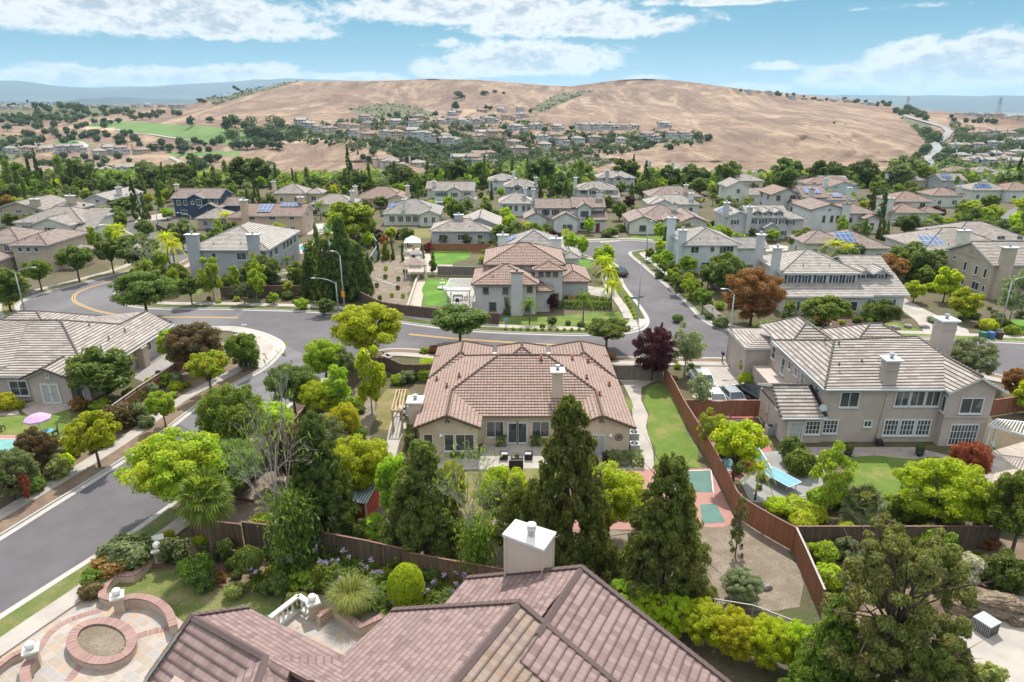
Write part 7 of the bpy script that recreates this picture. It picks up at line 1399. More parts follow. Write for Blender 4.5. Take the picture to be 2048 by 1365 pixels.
# landmark palms and conifers on the skyline of the neighbourhood
for x, yb, yt, w in ((1597, 372, 335, 22), (1622, 372, 337, 22), (1637, 376, 348, 18), (1647, 378, 346, 18), (1661, 377, 340, 20), (1738, 372, 347, 16), (1762, 372, 345, 16), (1908, 390, 355, 18), (1152, 377, 343, 20), (1425, 412, 388, 22), (1810, 395, 365, 20)): T('fan_palm', x, yb, yt, w, 'leaf_mid')
for x, yb, yt, w, k, m in ((275, 440, 352, 26, 'conifer', 'leaf_dark'), (292, 442, 385, 24, 'conifer', 'leaf_dark'), (1290, 377, 320, 26, 'conifer', 'leaf_dark'), (1262, 405, 365, 22, 'conifer', 'leaf_dark'), (1762, 445, 378, 34, 'conifer', 'leaf_dark'), (1737, 450, 372, 30, 'conifer', 'leaf_dark'), (1780, 372, 340, 20, 'conifer', 'leaf_dark'), (512, 420, 370, 22, 'conifer', 'leaf_dark'), (497, 420, 378, 20, 'conifer', 'leaf_dark'),
  (983, 400, 363, 9, 'cypress', 'leaf_dark'), (1255, 378, 350, 8, 'cypress', 'leaf_dark'), (1722, 375, 347, 8, 'cypress', 'leaf_dark'), (1712, 375, 350, 8, 'cypress', 'leaf_dark'), (463, 420, 392, 9, 'cypress', 'leaf_dark'), (478, 422, 394, 9, 'cypress', 'leaf_dark'), (1755, 478, 440, 11, 'cypress', 'leaf_dark'), (1763, 480, 440, 11, 'cypress', 'leaf_dark'), (1771, 482, 441, 11, 'cypress', 'leaf_dark'), (12, 405, 378, 9, 'cypress', 'leaf_dark'), (25, 408, 378, 9, 'cypress', 'leaf_dark'), (38, 410, 374, 10, 'cypress', 'leaf_dark'),
  (245, 430, 395, 60, 'round', 'leaf_mid'), (335, 440, 415, 34, 'round', 'leaf_bright'), (560, 445, 418, 46, 'round', 'leaf_dark'), (762, 418, 392, 36, 'round', 'leaf_mid'), (870, 415, 395, 30, 'round', 'leaf_mid'), (905, 440, 402, 32, 'round', 'leaf_yellow'), (960, 440, 415, 40, 'round', 'leaf_green'), (1690, 415, 388, 36, 'round', 'leaf_gold'), (1393, 415, 398, 24, 'round', 'leaf_green'), (1400, 390, 355, 50, 'round', 'leaf_mid'), (1430, 395, 365, 40, 'round', 'leaf_olive'),
  (1310, 372, 350, 36, 'round', 'leaf_mid'), (1165, 378, 352, 32, 'round', 'leaf_bright'), (1360, 505, 455, 50, 'poplar', 'leaf_olive'), (1335, 500, 450, 44, 'poplar', 'leaf_mid'), (1320, 480, 445, 30, 'round', 'leaf_bright'), (1345, 560, 520, 34, 'round', 'leaf_mid'), (1380, 565, 540, 30, 'round', 'leaf_mid'), (1400, 600, 575, 26, 'round', 'leaf_olive'), (1600, 505, 455, 60, 'round', 'leaf_green'), (1500, 480, 456, 30, 'round', 'leaf_mid'), (1545, 485, 458, 32, 'round', 'leaf_bright'),
  (1850, 470, 430, 50, 'airy', 'leaf_sage'), (1820, 475, 440, 46, 'round', 'leaf_mid'), (1950, 470, 440, 60, 'round', 'leaf_lime'), (1900, 465, 435, 50, 'round', 'leaf_bright'), (1980, 450, 410, 50, 'round', 'leaf_bright'), (2040, 470, 420, 60, 'round', 'leaf_lime'), (2030, 505, 455, 70, 'round', 'leaf_mid'), (1870, 440, 412, 40, 'round', 'leaf_plum'), (1935, 435, 400, 50, 'round', 'leaf_lime'), (2045, 440, 390, 60, 'round', 'leaf_lime')):
 T(k, x, yb, yt, w, m)
# ---- hillside oaks and clumps
def hill_tree(x, y, hpx, wpx, mat, kind='far', lab=None, grp=None):
 p = H(x, y); s_ = scale_at(p); return plant(kind, p-Vector((0, 0, .4)), hpx/s_, wpx/s_, mat, lab, grp)
HT = 'dark round oak on the hillside'
spots = [(917, 196, 16, 18), (925, 200, 14, 16), (968, 190, 10, 22), (990, 185, 6, 14), (1008, 188, 5, 10), (912, 222, 22, 18), (905, 228, 10, 10), (870, 235, 14, 16), (972, 220, 12, 12), (980, 222, 12, 12), (1060, 228, 12, 10), (1220, 250, 8, 8), (1268, 300, 16, 18), (1290, 285, 12, 12), (1300, 292, 14, 14), (1308, 293, 14, 14), (1182, 300, 6, 9), (1215, 310, 6, 8), (1225, 322, 8, 8), (1266, 322, 5, 10),
         (810, 345, 18, 26), (865, 345, 20, 26), (895, 345, 20, 28), (790, 300, 10, 10), (610, 362, 24, 42), (640, 365, 10, 20), (385, 300, 8, 14), (358, 292, 10, 14), (370, 290, 10, 16), (395, 288, 10, 14), (410, 292, 10, 14), (430, 288, 8, 12), (180, 262, 0, 0), (185, 275, 14, 20), (210, 270, 12, 16), (232, 282, 12, 18), (248, 290, 14, 20), (222, 250, 12, 14), (190, 250, 14, 20), (210, 248, 14, 18), (238, 248, 14, 16),
         (270, 242, 12, 16), (285, 240, 18, 20), (300, 240, 18, 18), (382, 255, 24, 22), (420, 245, 14, 20), (355, 232, 12, 16), (470, 255, 26, 34), (455, 265, 36, 26), (490, 262, 24, 24), (505, 272, 22, 28), (520, 275, 22, 28), (540, 280, 20, 24), (560, 285, 24, 22), (478, 300, 22, 22), (495, 300, 24, 24), (512, 298, 26, 24), (528, 296, 22, 24), (545, 298, 20, 26), (560, 300, 18, 24), (395, 350, 0, 0), (465, 295, 14, 20),
         (120, 245, 14, 18), (90, 240, 14, 20), (60, 245, 16, 20), (30, 250, 16, 22), (15, 262, 16, 22), (130, 228, 10, 18), (155, 226, 12, 18), (100, 225, 10, 20), (70, 290, 16, 22), (45, 295, 12, 20), (25, 285, 14, 20), (60, 270, 10, 14), (150, 240, 10, 12), (105, 262, 10, 12), (102, 290, 0, 0), (210, 330, 16, 22), (195, 338, 12, 24), (150, 338, 14, 26), (100, 335, 18, 36), (85, 330, 14, 20), (215, 325, 12, 18), (290, 340, 24, 22), (300, 342, 22, 20), (318, 345, 14, 14), (272, 340, 14, 14),
         (330, 362, 26, 36), (350, 360, 24, 36), (375, 362, 34, 40), (400, 352, 40, 40), (390, 335, 30, 36), (420, 330, 26, 30), (435, 325, 20, 22), (365, 310, 10, 20), (310, 300, 14, 22), (325, 300, 10, 18), (340, 305, 10, 18), (280, 295, 14, 18), (470, 180, 10, 12), (477, 183, 8, 10), (485, 186, 6, 10), (400, 205, 10, 14), (410, 208, 10, 14), (1668, 248, 6, 7), (1678, 286, 3, 6), (1690, 250, 3, 4), (55, 205, 6, 7),
         (1000, 312, 0, 0), (945, 305, 14, 14), (1062, 315, 0, 0), (1085, 325, 0, 0), (1375, 275, 10, 12), (1398, 275, 12, 14), (1412, 280, 14, 8), (1418, 280, 14, 8), (1422, 281, 14, 8), (1458, 352, 24, 28), (1520, 355, 18, 30), (1480, 355, 14, 16), (1700, 352, 16, 22), (1800, 350, 16, 24), (1645, 352, 14, 18)]
nlab = 0; FARC = [0]; REST = []
for (x, y, a, b) in spots:
 if a: hill_tree(x, y, a, b, 'leaf_far')
WR = [(1862, 332), (1858, 316), (1876, 300), (1870, 290), (1890, 277), (1898, 265), (1888, 256), (1870, 250), (1850, 245), (1834, 240), (1818, 236)]
zones = [([(700, 235), (1000, 232), (1150, 260), (1400, 268), (1430, 290), (1150, 320), (960, 350), (740, 350), (660, 262)], 150, 12), ([(560, 248), (700, 255), (700, 285), (560, 275)], 14, 11), ([(0, 212), (380, 212), (360, 235), (0, 245)], 80, 10), ([(0, 240), (200, 236), (220, 262), (480, 290), (440, 315), (0, 300)], 70, 12), ([(440, 245), (600, 250), (590, 300), (470, 300)], 24, 18), ([(0, 300), (290, 305), (300, 352), (0, 372)], 30, 12), ([(1830, 250), (1880, 250), (2048, 300), (2048, 360), (1860, 362), (1830, 330), (1880, 300), (1850, 270)], 120, 15),
         ([(1780, 210), (1840, 225), (1900, 270), (1880, 275), (1830, 245), (1775, 225)], 26, 10), ([(1900, 230), (2048, 238), (2048, 250), (1900, 245)], 16, 8), ([(1480, 182), (1790, 210), (1780, 216), (1480, 190)], 30, 6), ([(1830, 320), (1860, 300), (1895, 270), (1880, 262), (1850, 300), (1815, 330), (1830, 352)], 22, 14)]
for zn, cnt, hp in zones:
 xs3 = [q[0] for q in zn]; ys3 = [q[1] for q in zn]; k = 0
 while k < cnt:
  x = min(xs3)+(max(xs3)-min(xs3))*rs9.rand(); y = min(ys3)+(max(ys3)-min(ys3))*rs9.rand()
  if not inpoly(x, y, zn): k += .01; continue
  if any(abs(x-fx) < 12 and -2 < y-fy < 10 for fx, fy, _ in FARH) or any(abs(x-a) < 15 and -4 < y-b < 20 for a, b in WR): k += .15; continue
  s_ = .6+.7*rs9.rand()
  FARC[0] += 1
  if FARC[0] % 3 == 0 or FARC[0] > 210: REST.append((x, y, hp*s_)); k += 1; continue
  if k % 12 < .5: hill_tree(x, y, hp*1.6*s_, hp*.35, 'leaf_far', 'cypress')
  else: hill_tree(x, y, hp*s_, hp*1.15*s_, 'leaf_far' if rs9.rand() < .75 else 'leaf_far_olive')
  k += 1
# scrub and the valley wood behind the last houses: too many to count, one object each
def brush(name, polys, n, hh, size, mat, label, cat, seed, fn=H):
 rs = np.random.RandomState(seed); cen, nr = [], []
 areas = [(max(a[0] for a in p)-min(a[0] for a in p))*(max(a[1] for a in p)-min(a[1] for a in p)) for p in polys]; tot = sum(areas)
 for p, ar in zip(polys, areas):
  m = int(n*ar/tot); x0, x1 = min(a[0] for a in p), max(a[0] for a in p); y0, y1 = min(a[1] for a in p), max(a[1] for a in p); k = 0; guard = 0
  while k < m and guard < m*20:
   guard += 1; x, y = x0+(x1-x0)*rs.rand(), y0+(y1-y0)*rs.rand()
   if not inpoly(x, y, p) or any(abs(x-fx) < 11 and -3 < y-fy < 9 for fx, fy, _ in FARH) or any(abs(x-a) < 13 and -4 < y-b < 13 for a, b in WR): continue
   if math.sin(x*.13+y*.31)+math.sin(x*.041-y*.5)+rs.randn()*.8 < -.5 and hh < 6: continue
   q = fn(x, y); r_ = hh*(.5+.8*rs.rand()); c = rs.randn(26, 3); c /= np.linalg.norm(c, axis=1, keepdims=True); c[:, 2] = np.abs(c[:, 2]); cc = c*np.array([r_*.7, r_*.7, r_*.8])*(.7+.3*rs.rand(26, 1))+np.array([q.x, q.y, q.z]); cen.append(cc); nr.append(c+.5*rs.randn(26, 3)); k += 1
 me = leaf_mesh(name, np.concatenate(cen), np.concatenate(nr), size, rs, 1.2, mat); o = bpy.data.objects.new(name, me); COL.objects.link(o); tag(o, label, cat, kind='stuff')
brush('scrub', SCRUB[:3]+SCRUB[4:10], 2200, 2.2, 1.1, 'leaf_far_olive', 'low olive scrub covering patches of the tan hills', 'scrub', 1)
brush('woodland', [[(420, 362), (2060, 362), (2060, 373), (420, 373)], [(960, 345), (1130, 345), (1160, 362), (940, 362)], [(1820, 330), (2060, 320), (2060, 365), (1820, 365)], [(-20, 366), (420, 364), (420, 373), (-20, 373)], [(1010, 335), (1100, 330), (1110, 350), (1000, 350)]], 1400, 7.0, 2.2, 'leaf_mid', 'dark wood along the valley between the last houses and the hill', 'woodland', 2)
brush('woodland', [[(700, 240), (1000, 235), (1150, 262), (1400, 268), (1420, 285), (1150, 318), (960, 348), (880, 335), (740, 300), (560, 282), (580, 262)]], 900, 5.5, 1.9, 'leaf_far', 'garden trees massed between the houses of the middle hillside', 'woodland', 5)
brush('scrub', [SCRUB[3]], 900, 4.0, 1.5, 'leaf_far', 'dark brush between the houses on the wooded right-hand slope', 'scrub', 3)
rs = np.random.RandomState(8); cen, nr = [], []
for x, y, hp in REST:
 q = H(x, y); r_ = hp/scale_at(q); c = rs.randn(260, 3); c /= np.linalg.norm(c, axis=1, keepdims=True); cen.append(c*np.array([r_*.6, r_*.6, r_*.48])*(.6+.45*rs.rand(260, 1))+np.array([q.x, q.y, q.z+r_*.5])); nr.append(c+.5*rs.randn(260, 3)+np.array([0, 0, .3]))
me = leaf_mesh('woodland', np.concatenate(cen), np.concatenate(nr), 1.5, rs, 1.2, 'leaf_far'); o = bpy.data.objects.new('woodland', me); COL.objects.link(o); tag(o, 'smallest scattered oaks among the hillside houses', 'woodland', kind='stuff')
# low planting in the beds of the nearer gardens
BEDS = [([(820, 705), (1225, 718), (1225, 728), (900, 715)], 16), ([(285, 775), (340, 720), (480, 690), (500, 720), (385, 795), (275, 865), (170, 930), (60, 990), (60, 960), (150, 885)], 34), ([(1590, 640), (1780, 622), (1800, 640), (1740, 650), (1600, 652)], 20), ([(1850, 600), (2048, 620), (2048, 672), (1960, 668), (1870, 620)], 26),
  ([(1630, 1005), (1990, 1005), (2048, 960), (2048, 1050), (1600, 1050), (1540, 1015)], 30), ([(310, 1120), (400, 1085), (640, 1115), (1000, 1180), (900, 1225), (720, 1230), (590, 1195), (420, 1165)], 26), ([(400, 592), (700, 592), (660, 612), (400, 608)], 14), ([(1300, 560), (1400, 540), (1440, 620), (1480, 650), (1440, 640), (1360, 590)], 16),
  ([(1020, 640), (1010, 620), (1180, 590), (1220, 595), (1180, 600), (1100, 622)], 8), ([(640, 790), (720, 740), (760, 760), (740, 850), (690, 930), (600, 900)], 22), ([(1345, 770), (1400, 740), (1395, 700), (1345, 720)], 8), ([(1640, 1080), (1990, 1080), (2048, 1180), (1900, 1180), (1700, 1230), (1650, 1180)], 26), ([(800, 740), (870, 735), (850, 780), (790, 770)], 8), ([(1490, 905), (1560, 1010), (1530, 1005), (1420, 895)], 10)]
for poly, cnt in BEDS:
 xs3 = [q[0] for q in poly]; ys3 = [q[1] for q in poly]; k = 0; g_ = 0
 while k < cnt and g_ < 2000:
  g_ += 1; x = min(xs3)+(max(xs3)-min(xs3))*rs9.rand(); y = min(ys3)+(max(ys3)-min(ys3))*rs9.rand()
  if not inpoly(x, y, poly): continue
  p = P(x, y); h_ = .5+1.0*rs9.rand()**2
  if any((p.x-q.x)**2+(p.y-q.y)**2 < .8 for q in placed[-400:]+[t['loc'] for t in TREES[:150]]): continue
  plant('mound' if k % 3 else 'shrub', p, h_, h_*(1.1+.5*rs9.rand()), ['leaf_mid', 'leaf_olive', 'leaf_green', 'leaf_lime', 'leaf_dark', 'leaf_sage', 'leaf_rust', 'leaf_bright', 'leaf_olive'][rs9.randint(9)]); placed.append(p); k += 1
# ================================================================ fences and walls
def fence(top, h, mat, rail, name, label, closed=False, cat='fence', smooth=0, lattice=False, bw=.15):
 pts = [P(x, y, h) for x, y in top]; pts = [Vector((p.x, p.y)) for p in pts]
 if smooth: pts = curve(pts, smooth)
 o = (pts[0].x, pts[0].y, 0); root = thing(name, label, cat, o); b = MB(); r_ = MB(); acc = 0; posts = []; L = 0
 rs = np.random.RandomState(int(abs(pts[0].x*7)+len(pts)))
 for i in range(len(pts)-1):
  a, c = pts[i], pts[i+1]; d = c-a; ln = d.length
  if ln < .01: continue
  u = d/ln; n = Vector((-u.y, u.x)); k = max(1, int(ln/bw)); s_ = ln/k
  for j in range(k):
   p = a+u*(s_*(j+.5)); hh = h-.06-rs.rand()*.05; off = n*(.012*(j % 2)); g_ = .006
   b.box((p.x+off.x, p.y+off.y, hh/2+.05), (s_-g_, .025, hh-.1), math.atan2(u.y, u.x))
  r_.bar((a.x, a.y, h), (c.x, c.y, h), .13, .05)
  for zz in (.35, h-.3): r_.bar((a.x+n.x*.05, a.y+n.y*.05, zz), (c.x+n.x*.05, c.y+n.y*.05, zz), .04, .09)
  while L+ln > acc:
   t = acc-L; p = a+u*t; posts.append((p, n)); acc += 2.4
  L += ln
 b.build('board_panel', mat, root, o); r_.build('rail', rail, root, o)
 for p, n in posts[:100]: MB().box((p.x+n.x*.09, p.y+n.y*.09, h/2+.03), (.11, .11, h+.05)).build('post', mat, root, o)
 return root
fence([(383, 1037), (430, 1043), (481, 1049)], 2.3, 'fence_warm', 'rail_brown', 'wood_fence', 'warm brown board fence panel at the fence corner behind the fan palm')
fence([(483, 1044), (560, 1053), (640, 1064), (730, 1081), (806, 1098)], 2.3, 'fence_brown', 'rail_brown', 'wood_fence', 'long dark board fence across the foreground garden behind the lilac flowers')
fence([(807, 1104), (880, 1117), (961, 1131), (1012, 1140), (1060, 1148)], 2.2, 'fence_warm', 'rail_brown', 'wood_fence', 'mossy lower board fence running behind the foreground chimney')
fence([(383, 1037), (430, 984), (509, 914), (585, 842), (631, 792), (662, 768), (700, 745), (725, 722)], 2.1, 'fence_brown', 'rail_brown', 'wood_fence', 'dark board fence along the left road behind the garden trees', smooth=3)
fence([(725, 722), (758, 713), (785, 720), (809, 729), (868, 728)], 1.9, 'fence_brown', 'rail_brown', 'wood_fence', 'dark curved fence end at the street corner left of the central house', smooth=3)
fence([(1229, 731), (1280, 731), (1328, 731)], 1.9, 'fence_grey', 'rail_grey', 'wood_fence', 'weathered grey fence with gate right of the central house')
fence([(1329, 732), (1348, 762), (1367, 798), (1395, 843), (1423, 887), (1464, 962), (1484, 993), (1540, 1028), (1591, 1055)], 2.0, 'fence_red', 'rail_brown', 'wood_fence', 'long red-stained curved fence between the central yard and the taupe house', smooth=3)
fence([(1593, 1055), (1612, 1095), (1630, 1135), (1650, 1180)], 2.1, 'fence_orange', 'rail_grey', 'wood_fence', 'orange-brown fence running from the red fence corner behind the big pine')
fence([(1595, 1053), (1800, 1053), (2007, 1053)], 2.0, 'fence_brown', 'rail_brown', 'wood_fence', 'dark brown straight fence below the taupe house garden')
fence([(1369, 800), (1440, 801), (1521, 801)], 1.9, 'fence_red', 'rail_red', 'wood_fence', 'bright red fence closing the driveway behind the parked cars')
fence([(372, 712), (330, 740), (275, 775), (200, 828), (130, 872), (60, 915)], 1.7, 'fence_red', 'rail_grey', 'wood_fence', 'reddish side fence sloping down beside the left striped-roof house')
fence([(440, 575), (540, 572), (700, 571)], 1.9, 'fence_brown', 'rail_brown', 'wood_fence', 'dark fence in front of the grey two-chimney house and conifers')
fence([(700, 570), (728, 530), (754, 492), (750, 478), (745, 466)], 1.9, 'fence_blue', 'rail_grey', 'wood_fence', 'blue-grey fence climbing beside the tall conifers', smooth=2)
fence([(700, 572), (721, 584), (749, 598), (777, 606), (854, 615), (955, 624), (998, 627)], 1.8, 'fence_brown', 'rail_brown', 'wood_fence', 'curved dark fence round the planted slope and the corner house garden', smooth=3)
fence([(854, 487), (920, 488), (992, 489)], 1.8, 'fence_red', 'rail_brown', 'wood_fence', 'dark red fence below the long grey-roofed house'); fence([(875, 532), (915, 533), (951, 534)], 1.8, 'fence_grey', 'rail_grey', 'wood_fence', 'grey board fence behind the square lawn of the corner house')
fence([(311, 448), (341, 461), (360, 470)], 1.7, 'fence_brown', 'rail_brown', 'wood_fence', 'short dark fence by the upper left street junction'); fence([(690, 478), (745, 472)], 1.8, 'fence_brown', 'rail_brown', 'wood_fence', 'dark fence behind the turquoise pool')
fence([(1990, 800), (2048, 792), (2080, 790)], 1.9, 'fence_red', 'rail_red', 'wood_fence', 'red fence cut by the right edge beside the taupe house')
def railing(top, h, label):
 pts = [P(x, y, h) for x, y in top]; o = tuple(pts[0][:2])+(0,); root = thing('iron_railing', label, 'railing', o); r_ = MB(); b = MB()
 for a, c in zip(pts, pts[1:]):
  r_.bar(a, c, .07, .05); r_.bar(a-Vector((0, 0, h-.15)), c-Vector((0, 0, h-.15)), .04, .04); n = int((c-a).length/.13)
  for i in range(n): p = a.lerp(c, i/n); b.bar((p.x, p.y, .05), (p.x, p.y, h), .018)
 r_.build('rail', 'rail_grey', root, o); b.build('bars', 'metal_dark', root, o)
 for p in pts: MB().box((p.x, p.y, h/2), (.08, .08, h)).build('post', 'rail_grey', root, o)
railing([(1237, 1173), (1308, 1180), (1401, 1194), (1507, 1211), (1591, 1243)], 1.4, 'dark iron railing with grey top rail behind the yellow vine hedge')
railing([(1368, 572), (1395, 592), (1425, 615), (1456, 640)], 1.2, 'dark iron fence on the low wall right of the side street')
def low_wall(name, px, h, w, mat, cap, label, cat='wall', smooth=5, capm='brick_red', close=False):
 pts = [P(x, y, h) for x, y in px]; L = curve(pts, smooth, close) if smooth else [Vector(p[:2]) for p in pts]
 if close: L.append(L[0])
 o = (L[0].x, L[0].y, 0); root = thing(name, label, cat, o); m = MB(); strip(m, offset(L, -w/2), offset(L, w/2), 0, h-.07); m.build('wall_body', mat, root, o)
 c = MB(); A, B = offset(L, -w/2-.03), offset(L, w/2+.03); acc = 0
 for i in range(len(A)-1):
  seg = (Vector(L[i+1])-Vector(L[i])).length
  q = [(*A[i], h), (*A[i+1], h), (*B[i+1], h), (*B[i], h)]; uv = [(acc, 0), (acc+seg, 0), (acc+seg, 1), (acc, 1)]
  if (q[1][0]-q[0][0])*(q[2][1]-q[0][1])-(q[1][1]-q[0][1])*(q[2][0]-q[0][0]) < 0: q = q[::-1]; uv = uv[::-1]
  c.face(q, uv)
  for a, b in ((A[i], A[i+1]), (B[i], B[i+1])): c.face([(*a, h-.09), (*b, h-.09), (*b, h), (*a, h)], [(acc, 0), (acc+seg, 0), (acc+seg, 1), (acc, 1)])
  acc += seg
 c.build('cap', capm, root, o); return root
low_wall('garden_wall', [(232, 1203), (265, 1192), (305, 1198), (335, 1220), (347, 1252)], .75, .42, 'pier_stucco', 1, 'curved brick-topped seat wall between the patio and the patchy lawn')
low_wall('garden_wall', [(225, 1195), (204, 1190), (213, 1165), (235, 1148), (266, 1147), (285, 1130), (303, 1112)], .6, .42, 'pier_stucco', 1, 'zigzag brick-topped wall climbing from the patio pillar to the upper pillar', smooth=2)
low_wall('garden_wall', [(62, 1318), (49, 1340), (56, 1385)], .75, .42, 'pier_stucco', 1, 'brick-topped curved wall at the bottom left corner'); low_wall('garden_wall', [(48, 1300), (20, 1313), (-20, 1345)], .5, .3, 'pier_stucco', 1, 'thin brick-topped wall leaving the lower left pillar')
low_wall('round_planter', [(203+60*math.cos(a*math.pi/6), 1281+40*math.sin(a*math.pi/6)) for a in range(12)], .55, .5, 'pier_stucco', 1, 'oval raised brick planter filled with dry soil on the slate patio', 'planter', 4, close=True)
flat('planter_soil', curve(PP([(203+50*math.cos(a*math.pi/6), 1283+32*math.sin(a*math.pi/6)) for a in range(12)], .42), 4, True), .42, 'dirt_pale', world=True)
low_wall('garden_wall', [(635, 1232), (667, 1213), (722, 1252), (764, 1231), (815, 1220)], .7, .4, 'pier_stucco', 1, 'angled brick-topped planter wall beside the ornamental grass', smooth=0)
low_wall('garden_wall', [(1411, 531), (1426, 546), (1441, 562)], 1.6, .3, 'concrete_grey', 1, 'grey masonry wall left of the bright palm and rust-orange tree', smooth=0, capm='concrete_pale')
low_wall('garden_wall', [(1748, 570), (1790, 573), (1815, 571)], 1.6, .3, 'concrete_grey', 1, 'grey block wall between the navy-shuttered and tan gabled houses', smooth=0, capm='concrete_pale')
low_wall('garden_wall', [(1715, 1000), (1800, 998), (1890, 1000), (1960, 1008)], .6, .35, 'pier_stucco', 1, 'low pale stone wall behind the yellow-green tree at right', smooth=0, capm='paver_pale')
low_wall('garden_wall', [(815, 612), (832, 560), (838, 548)], .5, .3, 'pier_stucco', 1, 'low wall left of the paved garden walk', smooth=0, capm='paver_pale')
for nm, px, w in (('brick_band', [(75, 1306), (100, 1268), (140, 1241), (203, 1221)], .42), ('brick_band', [(137, 1363), (170, 1325), (219, 1300), (280, 1272), (344, 1256)], .45)):
 L_ = curve(PP(px), 8); m = MB(); A, B = offset(L_, -w/2), offset(L_, w/2); acc = 0
 for i in range(len(A)-1):
  seg = (L_[i+1]-L_[i]).length; m.face([(*A[i], .045), (*B[i], .045), (*B[i+1], .045), (*A[i+1], .045)][::-1], [(acc, 0), (acc, 1), (acc+seg, 1), (acc+seg, 0)][::-1]); acc += seg
 o_ = m.build(nm, 'brick_red'); o_['kind'] = 'structure'
ce = curve(PP([(285, 1137), (330, 1133), (360, 1140), (395, 1165), (420, 1172), (470, 1175), (520, 1178), (562, 1190)]), 6); m = MB(); strip(m, offset(ce, -.08), offset(ce, .08), 0, .14); tag(m.build('lawn_edging', 'rail_brown'), 'curved brown edging strip along the patchy lawn', 'edging')
for i, (x, y, z, l) in enumerate(((59, 1291, 1.5, 'white ball on a stucco pillar at the bottom left'), (232, 1184, 1.5, 'white ball on a stucco pillar at the head of the curved seat wall'), (313, 1091, 1.4, 'white ball on a stucco pillar beside the rosemary-like shrubs'), (624, 1196, 1.5, 'white ball on the stucco pillar at the end of the balustrade'))):
 p = P(x, y, z); o = (p.x, p.y, 0); root = thing('gate_pillar', l.replace('white ball on a stucco pillar', 'stucco pillar with white ball').replace('white ball on the stucco pillar', 'stucco pillar with white ball'), 'pillar', o)
 MB().box((p.x, p.y, z/2-.25), (.55, .55, z-.35), .5).build('shaft', 'pier_stucco', root, o); MB().box((p.x, p.y, z-.28), (.8, .8, .12), .5).box((p.x, p.y, z-.38), (.68, .68, .08), .5).build('cap', 'cap_white', root, o)
 MB().lathe([(.03+.235*math.sin(k*math.pi/12), -.235*math.cos(k*math.pi/12)) for k in range(13)], (p.x, p.y, z+.02), 20).build('ball', 'ball_white', root, o)
p = P(316, 1078, .9); tag(MB().box((p.x, p.y, .45), (.5, .5, .9), .5).box((p.x, p.y, .95), (.75, .75, .12), .5).build('gate_pillar', 'cap_white'), 'white flat-capped pillar behind the small golden shrub', 'pillar')
def balustrade(px, h, label):
 pts = [P(x, y, h) for x, y in px]; o = (pts[0].x, pts[0].y, 0); root = thing('balustrade', label, 'balustrade', o); r_ = MB()
 for a, c in zip(pts, pts[1:]):
  r_.bar(a, c, .32, .14); r_.bar(a-Vector((0, 0, h-.12)), c-Vector((0, 0, h-.12)), .3, .2); n = max(2, int((c-a).length/.32))
  for i in range(n): q = a.lerp(c, (i+.5)/n); MB().lathe([(.05, .18), (.06, .25), (.10, .4), (.09, .5), (.045, .62), (.05, .72), (.07, h-.1)], (q.x, q.y, 0), 10).build('baluster', 'cap_white', root, o)
 r_.build('rail', 'cap_white', root, o)
balustrade([(540, 1236), (597, 1192), (614, 1203)], 1.05, 'cream stone balustrade of turned balusters at the foreground courtyard')
# ================================================================ street furniture
def lamp(x, yb, yt, hx, hy, label, arm=True, sign=False, name='street_lamp', cat='street lamp'):
 b = P(x, yb); h_ = hgt(x, yb, yt); root = thing(name, label, cat, b); MB().tube([(0, 0, 0), (0, 0, h_*.5), (0, 0, h_)], [.13, .1, .07], 10).build('pole', 'metal_grey', root)
 MB().lathe([(.22, 0), (.22, .12), (.15, .3)], (0, 0, 0), 10).build('base', 'metal_grey', root)
 if arm:
  s_ = scale_at((b.x, b.y, h_)); dx = (hx-x-(0))/s_; px_top = proj((b.x, b.y, h_))[0]; dx = (hx-px_top)/s_; dz = .7
  a = MB().tube([(0, 0, h_-.1), (dx*.35, 0, h_+dz*.6), (dx*.75, 0, h_+dz), (dx, 0, h_+dz)], [.06, .05, .045, .04], 8); a.build('arm', 'metal_grey', root)
  hd = MB().lathe([(.05, .1), (.17, .06), (.2, 0), (.14, -.07), (.05, -.09)], (0, 0, 0), 12, sx=2.0, sy=1.0); hd.v = [(q[0]+dx+(.25 if dx > 0 else -.25), q[1], q[2]+h_+dz) for q in hd.v]; hd.build('lamp_head', 'metal_grey', root)
 return root
lamp(677, 626, 566, 630, 577, 'grey street lamp with long arm towards the left, in front of the tall conifers'); lamp(689, 618, 512, 668, 517, 'taller grey street lamp behind the long-armed one, orange plate on its pole')
p_ = P(689, 618); o_ = bpy.data.objects.new
lamp(53, 637, 545, 66, 512, 'street lamp on the outer side of the left road bend'); lamp(1453, 725, 590, 1450, 578, 'tall street lamp at the foot of the driveway by the mailbox'); lamp(1275, 645, 530, 1290, 527, 'tall pole lamp on the corner strip carrying the green street sign')
lamp(1292, 522, 450, 1300, 448, 'street lamp right of the cul-de-sac mouth'); lamp(1999, 662, 565, 2046, 555, 'street lamp behind the three rubbish bins at the right'); lamp(1132, 490, 432, 1142, 428, 'street lamp at the left side of the cul-de-sac'); lamp(386, 467, 432, 358, 426, 'street lamp at the upper left junction'); lamp(316, 452, 420, 330, 418, 'street lamp beside the round clipped trees, upper left')
lamp(1777, 478, 450, 1786, 447, 'small street lamp beside the three cypresses'); lamp(1455, 745, 741, 0, 0, 'x', False) if False else None
b = P(1275, 645); root = thing('street_sign', 'green street name sign with white border on the corner lamp pole', 'street sign', (b.x, b.y, 0)); hz_ = hgt(1275, 645, 596)
MB().box((-.75, -.12, hz_), (1.1, .03, .32)).build('sign_plate', 'sign_green', root); MB().box((.28, -.1, hz_+.14), (.62, .03, .24)).build('sign_plate', 'sign_green', root)
MB().box((-.75, -.145, hz_+.13), (1.0, .012, .02)).box((-.75, -.145, hz_-.13), (1.0, .012, .02)).build('sign_border', 'sign_white', root)
